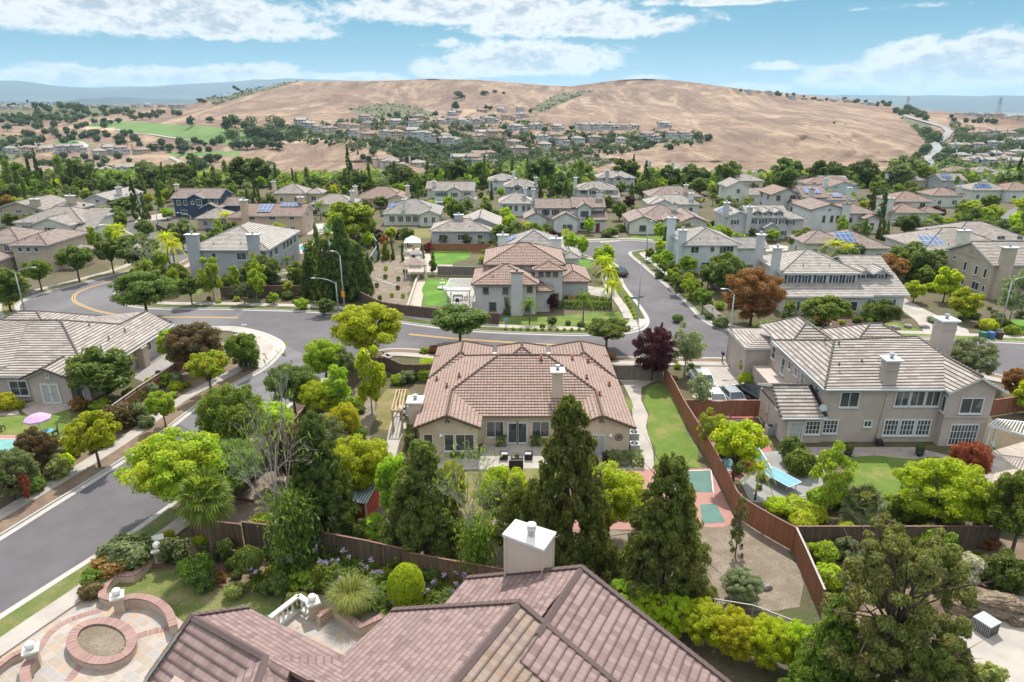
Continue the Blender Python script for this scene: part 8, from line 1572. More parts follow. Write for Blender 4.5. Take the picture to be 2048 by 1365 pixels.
b = P(689, 618); root = thing('warning_sign', 'orange diamond sign plate on the taller lamp pole by the conifers', 'sign', (b.x, b.y, 0)); hz_ = hgt(689, 618, 588); m = MB(); m.bar((0, -.14, hz_-.45), (0, -.14, hz_+.45), .5, .03, up=Vector((0, 1, 0))); m.build('sign_plate', 'signal_orange', root)
# mailbox, hydrant, bins, utility boxes
def mailbox(x, y, label):
 root = thing('mailbox', label, 'mailbox', P(x, y)); MB().box((0, 0, .55), (.1, .1, 1.1)).build('post', 'metal_dark', root); m = MB(); m.prism([(-.14, -.26), (.14, -.26), (.14, .26), (-.14, .26)], 1.1, 1.28); m.tube([(0, -.26, 1.28), (0, .26, 1.28)], .14, 12); m.build('box', 'metal_dark', root); MB().box((.16, .1, 1.33), (.02, .05, .2)).build('flag', 'lamp_red', root)
mailbox(1444, 726, 'black mailbox on a post beside the driveway entrance'); mailbox(223, 650, 'dark mailbox behind the left striped roof'); mailbox(1318, 655, 'x') if False else None
b = P(514, 729, .12); root = thing('fire_hydrant', 'yellow fire hydrant on the planting strip by the paved corner', 'fire hydrant', b); MB().lathe([(.17, 0), (.17, .05), (.12, .06), (.12, .5), (.15, .52), (.15, .56), (.12, .6), (.08, .7), (.03, .74)], (0, 0, 0), 12).build('barrel', 'hydrant_yellow', root)
for s_ in (-1, 1): MB().tube([(s_*.1, 0, .4), (s_*.22, 0, .4)], .06, 8).build('outlet', 'hydrant_yellow', root)
for x, c, l in ((1964, 'plastic_green', 'green wheeled rubbish bin, leftmost of the three at the kerb'), (1980, 'plastic_blue', 'blue wheeled recycling bin between the green and the dark one'), (1996, 'plastic_brown', 'dark brown wheeled bin nearest the street lamp')):
 root = thing('wheelie_bin', l, 'rubbish bin', P(x, 679)); MB().box((0, 0, .5), (.62, .68, .9), 0, 1.15).build('bin_body', c, root); m = MB().box((0, 0, 1.0), (.72, .78, .08)).box((0, .36, 1.03), (.6, .08, .08)); m.build('lid', c, root)
 for s_ in (-1, 1): MB().tube([(s_*.28, .34, .12), (s_*.36, .34, .12)], .12, 12).build('wheel', 'black_rubber', root)
for x, y, l in ((64, 590, 'small grey utility cabinet beside the left road bend'), (1268, 903, 'grey air-conditioning unit at the right wall of the central house'), (1267, 880, 'second smaller air-conditioning unit behind the first'), (1540, 868, 'air-conditioning unit by the low wing of the taupe house')):
 root = thing('ac_unit' if 'air' in l else 'utility_cabinet', l, 'air conditioner' if 'air' in l else 'cabinet', P(x, y)); MB().box((0, 0, .42), (.85, .85, .84)).build('casing', 'metal_grey', root); MB().lathe([(.34, 0), (.34, .02), (.08, .05)], (0, 0, .84), 16).build('fan_grille' if 'air' in l else 'lid', 'metal_dark', root)
b = P(1211, 925); tag(MB().box((b.x, b.y, .4), (.55, .5, .8), 0, 1.1).box((b.x, b.y, .84), (.66, .6, .07)).build('storage_bin', 'metal_dark'), 'dark upright box beside the sliding door of the central house', 'box')
# cars
def car(x, y, rz, paint, label, L=4.5, Wd=1.8, suv=False):
 root = thing('parked_car', label, 'car', P(x, y, .03), R(rz)); hw = Wd/2; k = 1.12 if suv else 1
 prof = [(-L/2, .35), (-L/2+.02, .62), (-L/2+.12, .88*k), (-L*.30, .95*k), (L*.22, .95*k), (L*.42, .80*k), (L/2-.05, .62), (L/2, .35)]
 m = MB(); secs = []
 for wy, inset in ((-hw, .03), (-hw*.93, 0), (hw*.93, 0), (hw, .03)):
  secs.append([(px_*(1-inset*.3), wy, pz-(.06 if inset else 0)) for px_, pz in prof])
 n = len(prof)
 for a in range(3):
  for i in range(n-1): m.face([secs[a][i], secs[a+1][i], secs[a+1][i+1], secs[a][i+1]][::-1], smooth=True)
  m.face([secs[a][0], secs[a+1][0], secs[a+1][-1], secs[a][-1]])
 m.face(secs[0]); m.face(secs[3][::-1])
 top = 1.42*(1.15 if suv else 1); r0, r1, b0, b1 = -L*.27, L*.10, -L*.40, L*.26
 roof_ = [(r0, -hw*.72, top), (r1, -hw*.72, top), (r1, hw*.72, top), (r0, hw*.72, top)]; m.face(roof_); m.face([(a, b_, c-.04) for a, b_, c in roof_][::-1]); m.build('body', paint, root)
 g_ = MB(); base = [(b0, -hw*.9, .93*k), (b1, -hw*.9, .93*k), (b1, hw*.9, .93*k), (b0, hw*.9, .93*k)]
 for i in range(4): j = (i+1) % 4; g_.face([base[i], base[j], roof_[j], roof_[i]])
 g_.build('windows', 'glass', root)
 pl = MB()
 for i in range(4): pl.bar(base[i], roof_[i], .07, .05)
 for s_ in (-1, 1): pl.bar((-.1, s_*hw*.9, .93*k), (-.12, s_*hw*.72, top), .07, .05)
 pl.build('window_pillars', paint, root)
 for sx in (-1, 1):
  for sy in (-1, 1):
   w_ = MB().tube([(sx*L*.31, sy*(hw-.2), .33), (sx*L*.31, sy*(hw+.01), .33)], .33, 16); wh = w_.build('wheel', 'black_rubber', root); MB().tube([(sx*L*.31, sy*(hw-.02), .33), (sx*L*.31, sy*(hw+.025), .33)], .19, 12).build('rim', 'chrome', wh)
 for sy in (-1, 1): MB().box((L/2-.06, sy*hw*.68, .64), (.12, .38, .14)).build('headlight', 'lamp_clear', root); MB().box((-L/2+.05, sy*hw*.72, .74), (.1, .34, .15)).build('taillight', 'lamp_red', root); MB().box((L*.2, sy*(hw+.08), .98), (.12, .14, .1)).build('mirror', paint, root)
 return root
car(1459, 800, 97, 'paint_silver', 'silver sedan with a dark roof parked in front of the red driveway fence'); car(1503, 795, 112, 'paint_black', 'glossy black sedan parked beside the taupe house wing'); car(1425, 803, 92, 'paint_white', 'white car half hidden by the thin tree, left of the silver sedan')
car(1402, 768, 90, 'paint_white', 'white vehicle behind the silvery birch-like tree on the driveway', 4.9, 1.9, True); car(1236, 550, 112, 'paint_black', 'black car parked at the left kerb of the side street'); car(432, 462, 20, 'paint_blue', 'dark blue car on the upper left street, behind the two-chimney house')
car(1896, 470, 70, 'paint_black', 'black pickup-like car in the driveway below the lime trees at right', 5, 1.9, True); car(1977, 437, 60, 'paint_blue', 'blue car parked on the far right street', 4.4); car(1970, 443, 60, 'paint_silver', 'silver car parked behind the blue car on the far right street', 4.3); car(1040, 473, 10, 'paint_black', 'black car in the driveway left of the triple-gabled house')
# ================================================================ garden structures
def canopy(px, h, mat, posts, label, name='patio_cover', slats=True, peak=0, rim='trim_white', pitchmat=None):
 q = [P(x, y, h) for x, y in px]; o = (q[0].x, q[0].y, 0); root = thing(name, label, name.replace('_', ' '), o); c = sum(q, Vector())/4
 if peak:
  m = MB(); ap = Vector((c.x, c.y, h+peak))
  for i in range(4): roof_plane(m, [q[i], q[(i+1) % 4], ap], .4, .03, .1)
  m.build('roof', mat, root, o)
 else:
  m = MB(); n = max(3, int((q[1]-q[0]).length/.24))
  if slats:
   for i in range(n+1): t = i/n; m.bar(q[0].lerp(q[1], t), q[3].lerp(q[2], t), .08, .06)
  else: m.face(q); m.face([p-Vector((0, 0, .06)) for p in q][::-1])
  m.build('slats' if slats else 'roof', mat, root, o); b_ = MB()
  for i in range(4): b_.bar(q[i]-Vector((0, 0, .12)), q[(i+1) % 4]-Vector((0, 0, .12)), .12, .18)
  b_.build('beam', rim, root, o)
 for i in range(4): p = q[i].lerp(c, .06); MB().box((p.x, p.y, (h-.1)/2), (.16, .16, h-.1)).box((p.x, p.y, .2), (.26, .26, .4)).build('post', rim, root, o)
 return root
canopy([(888, 580), (940, 581), (951, 557), (900, 557)], 2.7, 'trim_white', 4, 'white slatted patio cover left of the white corner house'); canopy([(809, 532), (853, 532), (849, 519), (812, 519)], 2.5, 'tile_brown', 4, 'tan square gazebo at the top of the paved garden walk', 'gazebo', peak=.9)
canopy([(819, 510), (845, 510), (843, 503), (821, 503)], 2.4, 'tile_grey', 4, 'small blue-grey gazebo between the white and the tan gazebos', 'gazebo', peak=.7); canopy([(808, 486), (842, 486), (840, 478), (811, 478)], 2.6, 'cap_white', 4, 'white-roofed gazebo, farthest of the three garden gazebos', 'gazebo', peak=1.1)
canopy([(1978, 850), (2110, 885), (2110, 850), (1995, 838)], 2.8, 'trim_white', 4, 'white lattice patio cover at the right end of the taupe house'); canopy([(783, 820), (803, 820), (811, 779), (794, 779)], 2.4, 'wood_pale', 4, 'pale timber slatted arbour left of the central house', 'arbour', rim='wood_pale')
canopy([(1420, 537), (1478, 537), (1470, 522), (1428, 522)], 2.7, 'tile_clay', 4, 'terracotta-roofed gazebo behind the large rust-orange tree', 'gazebo', peak=.9); canopy([(1990, 962), (2060, 975), (2070, 962), (2004, 952)], 1.0, 'trim_white', 4, 'low white slatted pergola by the right edge path', 'pergola'); canopy([(860, 405), (885, 405), (884, 398), (862, 398)], 2.4, 'trim_white', 4, 'tiny white pergola near the twin-gabled beige house', 'pergola')
q = [P(698, 1004, 2.2), P(733, 1009, 2.2), P(763, 953, 2.2), P(698, 946, 2.2)]; o = (q[0].x, q[0].y, 0); root = thing('garden_shed', 'small red shed with grey corrugated roof under the lime-green spreading tree', 'shed', o); m = MB(); u_ = (q[1]-q[0]).length; v_ = (q[3]-q[0]).length
m.face([p+Vector((0, 0, .05)) for p in q], [(0, 0), (u_, 0), (u_, v_), (0, v_)]); m.face([p for p in q][::-1])
for i in range(4): m.face([q[i], q[(i+1) % 4], q[(i+1) % 4]+Vector((0, 0, .05)), q[i]+Vector((0, 0, .05))])
m.build('roof', 'corrugated', root, o); c_ = sum(q, Vector())/4; w_ = [c_.lerp(p, .82) for p in q]; m = MB().prism([(p.x, p.y) for p in w_], 0, 2.15); m.build('wall', 'barn_red', root, o); MB().box((q[1].x-.1, q[1].y+.15, 1.05), (.14, .14, 2.1)).build('post', 'wood_pale', root, o)
# patio furniture
def armchair(x, y, rz, label, group=None):
 root = thing('armchair', label, 'armchair', P(x, y, .02), R(rz), group); MB().box((0, 0, .2), (.72, .7, .36)).build('seat_base', 'wicker', root); MB().box((0, .32, .6), (.72, .1, .5)).build('backrest', 'wicker', root); MB().box((0, -.03, .43), (.56, .56, .12)).build('cushion', 'cushion_grey', root)
 for s_ in (-1, 1): MB().box((s_*.34, 0, .46), (.09, .7, .2)).build('armrest', 'wicker', root)
 return root
armchair(1008, 917, 90, 'wicker armchair with grey cushion, left of the patio fire table'); armchair(1057, 917, -90, 'wicker armchair with grey cushion, right of the patio fire table'); 
root = thing('bench_sofa', 'small wicker sofa nearest the camera on the central patio', 'sofa', P(1032, 934, .02), R(180)); MB().box((0, 0, .2), (1.25, .68, .36)).build('seat_base', 'wicker', root); MB().box((0, .3, .55), (1.25, .1, .5)).build('backrest', 'wicker', root); MB().box((0, -.04, .43), (1.05, .55, .12)).build('cushion', 'cushion_grey', root)
root = thing('coffee_table', 'dark square coffee table in the middle of the central patio', 'table', P(1034, 917, .02)); MB().box((0, 0, .4), (1.1, .7, .05)).build('tabletop', 'metal_dark', root)
for sx in (-1, 1):
 for sy in (-1, 1): MB().box((sx*.48, sy*.28, .19), (.06, .06, .37)).build('leg', 'metal_dark', root)
T('ball', 1034, 917, 908, 9, 'leaf_mid', 'small round potted plant on the central patio table', z=.42)
def dining(x, y, rz, top, label, n=2, w=1.6, d=.95):
 root = thing('garden_table', label, 'table', P(x, y, .02), R(rz)); MB().box((0, 0, .72), (w, d, .05)).build('tabletop', top, root)
 for sx in (-1, 1):
  for sy in (-1, 1): MB().box((sx*(w/2-.1), sy*(d/2-.1), .35), (.06, .06, .7)).build('leg', 'metal_dark', root)
def chair(x, y, rz, label, group=None):
 root = thing('garden_chair', label, 'chair', P(x, y, .02), R(rz), group); MB().box((0, 0, .45), (.5, .5, .06)).build('seat', 'wicker', root); MB().box((0, .24, .75), (.5, .05, .55)).build('backrest', 'wicker', root)
 for sx in (-1, 1):
  for sy in (-1, 1): MB().box((sx*.21, sy*.21, .21), (.05, .05, .42)).build('leg', 'metal_dark', root)
dining(820, 835, 88, 'metal_dark', 'dark dining table beside the left chimney of the central house'); 
for x, y, r_, l in ((806, 838, 90, 'chair left of the dining table by the left chimney, near end'), (810, 826, 90, 'chair left of the dining table by the left chimney, far end'), (833, 848, -90, 'chair at the near right of the dining table by the left chimney')): chair(x, y, r_, 'dark '+l)
dining(916, 600, 0, 'metal_dark', 'dark table under the white slatted patio cover')
for x, y, r_, l in ((899, 603, 90, 'left'), (932, 600, -90, 'right'), (915, 609, 180, 'near')): chair(x, y, r_, f'dark chair at the {l} side of the table under the white patio cover')
root = thing('table_tennis_table', 'light blue table-tennis table with white edge lines on the round patio', 'table-tennis table', P(1559, 970, .04), R(-59)); a_ = MB().box((0, 0, .76), (2.9, 1.55, .05)); a_.build('tabletop', 'table_blue', root)
MB().box((0, .76, .79), (2.9, .03, .008)).box((0, -.76, .79), (2.9, .03, .008)).box((0, 0, .79), (2.9, .015, .008)).box((1.43, 0, .79), (.03, 1.55, .008)).box((-1.43, 0, .79), (.03, 1.55, .008)).build('edge_lines', 'sign_white', root)
for sx in (-1.1, 1.1):
 for sy in (-.6, .6): MB().box((sx, sy, .37), (.05, .05, .74)).build('leg', 'metal_grey', root)
root = thing('parasol', 'lilac garden parasol on the lawn of the left house', 'parasol', P(84, 872)); MB().tube([(0, 0, 0), (0, 0, 2.4)], .03, 6).build('pole', 'trim_white', root); m = MB()
for k in range(8):
 a0, a1 = k*math.pi/4, (k+1)*math.pi/4; p0, p1 = (1.15*math.cos(a0), 1.15*math.sin(a0), 1.85), (1.15*math.cos(a1), 1.15*math.sin(a1), 1.85); m.face([(0, 0, 2.4), (p0[0]*.5, p0[1]*.5, 2.2), (p1[0]*.5, p1[1]*.5, 2.2)]); m.face([(p0[0]*.5, p0[1]*.5, 2.2), p0, p1, (p1[0]*.5, p1[1]*.5, 2.2)]); m.face([p0, (p0[0], p0[1], 1.7), (p1[0], p1[1], 1.7), p1])
m.build('canopy', 'umbrella_lilac', root)
root = thing('garden_table', 'round blue glass table right of the lilac parasol', 'table', P(98, 876, .02)); MB().lathe([(.05, 0), (.05, .7), (.55, .71), (.55, .74)], (0, 0, 0), 18).build('tabletop', 'table_blue', root); MB().lathe([(.3, 0), (.3, .04), (.05, .06)], (0, 0, 0), 12).build('base', 'metal_dark', root)
chair(112, 871, -60, 'dark metal chair right of the round blue table'); chair(3, 862, 90, 'dark brown chair at the left edge of the lawn')
for x, y, s_, l in ((1695, 912, 1, 'dark planter pot with a bushy plant at the patio edge, left one'), (1838, 912, 1, 'dark planter pot with a bushy plant at the patio edge, right one'), (1588, 937, 1.2, 'dark urn with a post-like plant beside the sports court')):
 root = thing('plant_pot', l, 'plant pot', P(x, y)); MB().lathe([(.2*s_, 0), (.36*s_, .3*s_), (.36*s_, .6*s_), (.3*s_, .6*s_), (.28*s_, .5*s_)], (0, 0, 0), 14).build('pot', 'pot_dark', root); rs_ = np.random.RandomState(int(x)); dd = rs_.randn(500, 3); dd /= np.linalg.norm(dd, axis=1, keepdims=True)
 f = bpy.data.objects.new('leaves', leaf_mesh('leaves', dd*.38*s_+np.array([0, 0, .85*s_]), dd, .12, rs_, 1.5, 'leaf_mid')); COL.objects.link(f); f.parent = root
# exercise bench like black machine by the wall
root = thing('garden_machine', 'black wheeled machine against the taupe house wall', 'machine', P(1757, 890)); MB().box((0, 0, .35), (.5, .4, .4)).build('body', 'metal_dark', root); MB().tube([(-.5, -.1, .1), (-.2, 0, .5), (-.5, .1, .9)], .03, 6).build('handle', 'metal_dark', root)
for s_ in (-1, 1): MB().tube([(s_*.2, -.25, .15), (s_*.28, -.25, .15)], .15, 12).build('wheel', 'black_rubber', root)
# fountain on the square lawn
b = P(885, 617-10); b = P(885, 590); root = thing('fountain', 'white tiered fountain on the bright lawn by the patio cover', 'fountain', P(885, 578)); MB().lathe([(.75, 0), (.85, .25), (.8, .3), (.7, .2), (.12, .2)], (0, 0, 0), 18).build('basin', 'cap_white', root); MB().lathe([(.12, .2), (.1, .9), (.45, 1.0), (.48, 1.08), (.1, 1.0), (.07, 1.5), (.22, 1.58), (.05, 1.6), (.04, 1.9)], (0, 0, 0), 14).build('tiers', 'cap_white', root)
# steps on the slope, rocks
for i, (x, y) in enumerate([(752, 559), (759, 561), (766, 564), (773, 566), (780, 568), (787, 571), (795, 574)]): tag(MB().box(tuple(P(x, y, .06)), (.9, .5, .12), .5).build('stepping_stone', 'concrete_pale'), f'pale stepping slab crossing the gravel slope, {ORD[i]} from left', 'stepping stone', 'stepping slabs on the gravel slope')
# straw heap, crate, rocks at the lower right
def blob(name, x, y, sx, sy, sz, mat, label, cat, rz=0, seed=1, z=0, box=.6):
 bm = bmesh.new(); bmesh.ops.create_icosphere(bm, subdivisions=5, radius=1); rs = np.random.RandomState(seed); ph = rs.rand(9)*6
 for v in bm.verts:
  c = v.co; c2 = Vector([math.copysign(abs(k)**box, k) for k in c]); f = 1+.06*math.sin(c.x*7+ph[0])*math.sin(c.y*6+ph[1])+.05*math.sin(c.z*11+ph[2]+c.x*5)+.035*rs.randn()
  v.co = Vector((c2.x*sx*f, c2.y*sy*f, max(0, (c2.z+.6)*sz*f*.62)))
 me = bpy.data.meshes.new(name); bm.to_mesh(me); bm.free(); me.materials.append(M(mat)); o = bpy.data.objects.new(name, me); COL.objects.link(o); o.location = P(x, y, z); o.rotation_euler = (0, 0, rz); return tag(o, label, cat)
blob('straw_heap', 1975, 1222, 1.9, .8, 1.2, 'straw_bale', 'large dark straw bale heap above the grey crate', 'straw heap', -.25, 3); blob('straw_heap', 1915, 1222, .8, .55, .8, 'straw_bale', 'smaller straw pile left of the large bale heap', 'straw heap', -.5, 4); blob('straw_heap', 2030, 1245, .5, .5, .6, 'straw_bale', 'small straw tuft at the right end of the bale heap', 'straw heap', 0, 5)
b = P(1968, 1262); root = thing('crate', 'grey ribbed square unit standing on the pale concrete in front of the straw', 'crate', b, .45); MB().box((0, 0, .4), (1.0, 1.0, .8)).build('casing', 'metal_grey', root); m = MB()
for k in range(9):
 for a in range(4):
  c_, s_ = math.cos(a*math.pi/2), math.sin(a*math.pi/2); m.box((c_*.505-s_*(-.44+k*.11), s_*.505+c_*(-.44+k*.11), .4), (.02, .05, .7), a*math.pi/2)
m.build('ribs', 'metal_dark', root); MB().box((0, 0, .83), (1.06, 1.06, .06)).build('lid', 'metal_grey', root)
blob('rock', 1532, 1177, .35, .25, .3, 'rock', 'grey flat stone on the bare soil above the railing', 'rock', .3, 6)
for i, (x, y) in enumerate([(1848, 656), (1815, 655), (1790, 658)]): blob('boulder', x, y, .6, .45, .4, 'rock', f'boulder edging the front lawn of the navy-shuttered house, {od[i]} from the right', 'boulder', i, 10+i)
# timber sleepers in the central back yard, raised bed frame
for pts, l in (([(1022, 1033), (1110, 1046)], 'upper timber sleeper step below the dry lawn'), ([(1000, 1042), (1090, 1057)], 'lower timber sleeper step below the dry lawn')):
 m = MB(); a, b = PP(pts); m.bar(a+Vector((0, 0, .12)), b+Vector((0, 0, .12)), .25, .24); tag(m.build('timber_sleeper', 'wood_pale'), l, 'timber step')
for pts, l in (([(497, 978), (478, 1000), (510, 1006)], 'brown timber bed frame on the bare soil behind the fence corner'),):
 m = MB(); q = PP(pts)
 for a, b in zip(q, q[1:]): m.bar(a+Vector((0, 0, .12)), b+Vector((0, 0, .12)), .1, .24)
 tag(m.build('bed_frame', 'rail_brown'), l, 'garden bed frame')
# hedges of the corner house
def hedge(px, w, h_, mat, label):
 L_ = [P(x, y) for x, y in px]; rs = np.random.RandomState(int(px[0][0])); cen, nr = [], []
 for a, b in zip(L_, L_[1:]):
  ln = (b-a).length; u = (b-a)/ln; n_ = Vector((-u.y, u.x, 0)); m = int(ln*260)
  for _ in range(m):
   t = rs.rand()*ln; f = rs.randint(3); s_ = rs.rand()*2-1
   if f == 0: q = a+u*t+n_*s_*w/2+Vector((0, 0, h_)); d = Vector((0, 0, 1))
   else: sg = 1 if f == 1 else -1; q = a+u*t+n_*sg*w/2+Vector((0, 0, h_*abs(s_))); d = n_*sg
   cen.append(tuple(q+Vector(rs.randn(3)*.05))); nr.append(tuple(d+Vector(rs.randn(3)*.4)))
 me = leaf_mesh('hedge', np.array(cen), np.array(nr), .16, rs, 1.3, mat); o = bpy.data.objects.new('hedge', me); COL.objects.link(o); tag(o, label, 'hedge')
 return o
hedge([(1085, 615), (1150, 616), (1222, 618)], 1.2, 1.1, 'leaf_dark', 'long dark clipped hedge across the corner house lawn'); hedge([(1128, 604), (1180, 606), (1222, 608)], .9, .9, 'leaf_mid', 'shorter hedge behind the long dark one at the corner house'); hedge([(1213, 928), (1285, 928)], 1.2, 1.0, 'leaf_olive', 'olive box hedge against the right rear wall of the central house')
hedge([(903, 912), (962, 912)], .9, .5, 'leaf_dark', 'low dark planting strip below the left rear window of the central house'); hedge([(993, 890), (1012, 890)], .8, .9, 'leaf_dark', 'small box hedge left of the central double doors'); hedge([(1060, 890), (1082, 890)], .8, .9, 'leaf_dark', 'small box hedge right of the central double doors'); hedge([(820, 905), (826, 870), (830, 858)], .8, 1.6, 'leaf_mid', 'tall narrow hedge along the left wall of the central house')
hedge([(838, 760), (866, 760)], 1.2, 1.2, 'leaf_bright', 'bright clipped hedge block left of the central house, nearer one'); hedge([(840, 742), (868, 740)], 1.2, 1.3, 'leaf_lime', 'lime clipped hedge block left of the central house, farther one')
T('shrub', 812, 768, 738, 40, 'leaf_olive', 'pale-flowered shrub left of the clipped hedge blocks')
# ================================================================ person on the sidewalk
def person(x, y):
 root = thing('person', 'person in bright blue shirt and grey shorts standing on the sidewalk', 'person', P(x, y, .14), R(170))
 J = {'pel': (0, 0, .95), 'chest': (0, .01, 1.22), 'neck': (0, 0, 1.47), 'head': (0, -.02, 1.56), 'crown': (0, -.01, 1.70), 'lh': (-.1, 0, .9), 'lk': (-.12, -.02, .5), 'la': (-.13, .02, .09), 'lt': (-.14, -.14, .04), 'rh': (.1, 0, .9), 'rk': (.12, -.02, .5), 'ra': (.13, .02, .09), 'rt': (.14, -.14, .04),
         'ls': (-.19, 0, 1.40), 'le': (-.25, -.03, 1.13), 'lw': (-.12, -.25, 1.15), 'lf': (-.05, -.32, 1.18), 'rs': (.19, 0, 1.40), 're': (.25, -.03, 1.13), 'rw': (.12, -.25, 1.15), 'rf': (.05, -.32, 1.18)}
 E = [('pel', 'chest'), ('chest', 'neck'), ('neck', 'head'), ('head', 'crown'), ('pel', 'lh'), ('lh', 'lk'), ('lk', 'la'), ('la', 'lt'), ('pel', 'rh'), ('rh', 'rk'), ('rk', 'ra'), ('ra', 'rt'), ('chest', 'ls'), ('ls', 'le'), ('le', 'lw'), ('lw', 'lf'), ('chest', 'rs'), ('rs', 're'), ('re', 'rw'), ('rw', 'rf')]
 Rr = dict(pel=.14, chest=.15, neck=.06, head=.09, crown=.08, lh=.09, lk=.06, la=.04, lt=.035, ls=.06, le=.045, lw=.03, lf=.03)
 def skin(name, keys, edges, mat, grow=1.0, extra=0):
  idx = {k: i for i, k in enumerate(keys)}; me = bpy.data.meshes.new(name); me.from_pydata([J[k] for k in keys], [(idx[a], idx[b]) for a, b in edges], []); o = bpy.data.objects.new(name, me); COL.objects.link(o); md = o.modifiers.new('s', 'SKIN')
  for k in keys:
   r_ = Rr.get(k, Rr.get('l'+k[1:], .05)) if k in Rr else Rr.get('l'+k[1:], .05); v = me.skin_vertices[0].data[idx[k]]; v.radius = (r_*grow+extra, r_*grow*.8+extra)
  me.skin_vertices[0].data[0].use_root = True; o.modifiers.new('u', 'SUBSURF').levels = 2; o.modifiers['u'].render_levels = 2; me.materials.append(M(mat)); o.parent = root; return o
 skin('body', list(J), E, 'skin')
 skin('shirt', ['chest', 'pel', 'neck', 'ls', 'rs', 'le', 're'], [('pel', 'chest'), ('chest', 'neck'), ('chest', 'ls'), ('chest', 'rs'), ('ls', 'le'), ('rs', 're')], 'shirt_blue', 1.08, .012)
 skin('shorts', ['pel', 'lh', 'rh', 'lk', 'rk'], [('pel', 'lh'), ('pel', 'rh'), ('lh', 'lk'), ('rh', 'rk')], 'shorts_grey', 1.12, .015)
 MB().lathe([(.02, .12), (.075, .09), (.1, .03), (.1, -.03), (.08, -.06)], (0, .015, 1.66), 14).build('hair', 'hair_dark', root)
 for s_ in (-1, 1): MB().lathe([(.008, .008), (.014, 0), (.008, -.008)], (s_*.035, -.1, 1.6), 6).build('eye', 'hair_dark', root)
 for s_ in (-1, 1):
  for k in range(4): MB().tube([(s_*.045+s_*.012*k-.0, -.33, 1.175+.012*k), (s_*.03, -.375, 1.18+.012*k)], .009, 5).build('finger', 'skin', root)
person(1012, 657)
# power pylons on the far right ridge
for x, y, l in ((1994, 233, 'grey lattice power pylon on the right ridge, nearer the right edge'), (1813, 215, 'smaller lattice power pylon above the winding road')):
 p = H(x, max(y, skyrow(x)+1)); p.z -= 1; root = thing('power_pylon', l, 'pylon', p); hh = 28 if x > 1900 else 20; m = MB()
 for sx in (-1, 1):
  for sy in (-1, 1): m.bar((sx*3, sy*3, 0), (sx*.5, sy*.5, hh), .4)
 for k in range(6): z0_, z1_ = hh*k/6, hh*(k+1)/6; w0, w1 = 3-2.5*k/6, 3-2.5*(k+1)/6; m.bar((-w0, -w0, z0_), (w1, -w1, z1_), .25); m.bar((w0, -w0, z0_), (-w1, -w1, z1_), .25)
 m.build('tower', 'metal_grey', root); m = MB()
 for zz in (.7, .85, .97): m.bar((-5, 0, hh*zz), (5, 0, hh*zz), .4)
 m.build('crossarm', 'metal_grey', root)
mb = MB().box((0, 12700, 270), (61000, 28600, 666)); o = mb.build('haze', 'trim_white'); m = bpy.data.materials.new('haze'); m.use_nodes = True; g = NT(m.node_tree)
vol = g.n('ShaderNodeVolumePrincipled'); vol.inputs['Color'].default_value = (.56, .80, 1, 1); vol.inputs['Density'].default_value = 6.2e-5; vol.inputs['Anisotropy'].default_value = .2
g.n('ShaderNodeOutputMaterial', i_Volume=vol.outputs[0]); o.data.materials[0] = m; o['kind'] = 'stuff'; o['label'] = 'thin blue distance haze over the far hills'; o['category'] = 'haze'; o.display_type = 'WIRE'
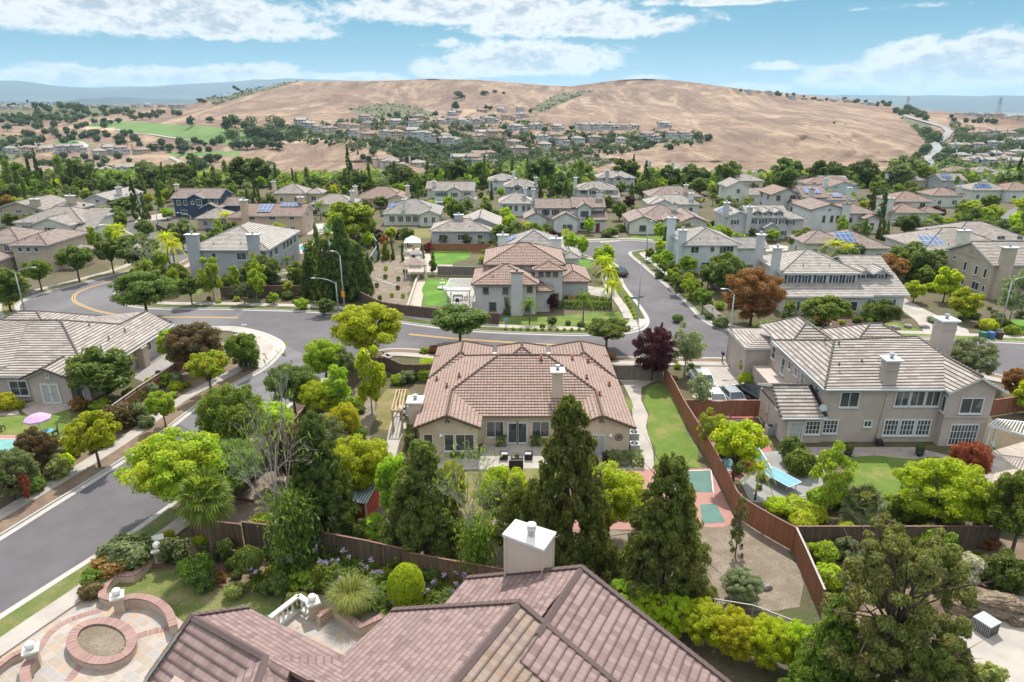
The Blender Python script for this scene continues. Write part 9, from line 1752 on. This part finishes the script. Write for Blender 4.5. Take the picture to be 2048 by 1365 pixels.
# ================================================================ labels for the scattered plants: kind, nearest landmark, side, and rank when several
import bpy as _b
MATW = dict(leaf_mid='mid-green', leaf_green='green', leaf_bright='bright green', leaf_lime='lime-green', leaf_dark='dark green', leaf_olive='olive', leaf_sage='grey-green', leaf_gold='golden', leaf_yellow='yellow-green', leaf_plum='purple-leaved', leaf_rust='rust-coloured', leaf_far='dark', leaf_far_olive='olive')
KW = dict(round='bushy tree', conifer='conifer', cypress='slim cypress', airy='airy tree', poplar='upright tree', queen_palm='feather palm', fan_palm='tall fan palm', shrub='shrub', mound='low mounded shrub', far='rounded oak', broad='tree', thin='thin conifer')
LM = [(hx, hy-14, nk) for hx, hy, nk, _ in [(a[0]+45 if a[0] != 1060 and a[0] != 1760 and a[0] != 150 else a[0], a[1], a[2], 0) for a in HOUSES]]
HILL = [(120, 330, 'the lower golf course houses'), (330, 270, 'the green fairway'), (480, 290, 'the tan knoll right of the fairway'), (250, 220, 'the left skyline houses'), (130, 250, 'the dry slope left of the fairway'), (610, 345, 'the bare lower slope'), (760, 250, 'the upper left of the hillside houses'), (930, 215, 'the saddle between the two hills'),
  (760, 320, 'the scrubby middle slope'), (920, 290, 'the centre of the hillside houses'), (1080, 300, 'the lower hillside houses'), (1180, 265, 'the right end of the hillside houses'), (1300, 275, 'the terrace below the bare hill'), (1420, 280, 'the palm-lined terrace end'), (1650, 260, 'the bare right-hand hill'), (1560, 190, 'the upper right ridge'), (1720, 208, 'the lower right ridge'),
  (1860, 300, 'the winding road'), (1870, 240, 'the top of the winding road'), (1960, 260, 'the terraced slope top'), (1980, 310, 'the terraced slope middle'), (1960, 350, 'the terraced slope foot'), (1500, 350, 'the foot of the bare hill'), (860, 345, 'the lowest hillside terrace')]
W2 = ['nearest to it', 'second nearest', 'third nearest', 'fourth nearest', 'fifth nearest', 'sixth nearest', 'seventh nearest', 'eighth nearest', 'ninth nearest', 'tenth nearest', 'eleventh nearest', 'twelfth nearest', 'thirteenth nearest', 'fourteenth nearest', 'fifteenth nearest', 'sixteenth nearest', 'seventeenth nearest', 'eighteenth nearest', 'nineteenth nearest', 'twentieth nearest']
groups_ = {}
for t in TREES:
 if t['lab'] or t['o'].get('label'): continue
 x, y = t['px'], t['py']; lms = HILL if y < 362 else LM
 bx, by, nk = min(lms, key=lambda l: (l[0]-x)**2+((l[1]-y)*2.2)**2); dx, dy = x-bx, (y-by)*2.2
 rel = ('on' if y < 362 and abs(dx) < 25 and abs(dy) < 25 else 'right of' if dx > abs(dy) else 'left of' if -dx > abs(dy) else 'behind' if dy < 0 and y >= 362 else 'above' if dy < 0 else 'in front of' if y >= 362 else 'below')
 t['d'] = math.hypot(dx, dy); base = f"{MATW.get(t['mat'], 'green')} {KW.get(t['kind'], 'tree')} {rel} {nk}"; groups_.setdefault(base, []).append(t)
for base, ts in groups_.items():
 ts.sort(key=lambda t: t['d'])
 for i, t in enumerate(ts): t['o']['label'] = base if len(ts) == 1 else f'{base}, {W2[min(i, 19)]}'
 if len(ts) > 1:
  for t in ts: t['o']['group'] = base.replace('nearest', '')
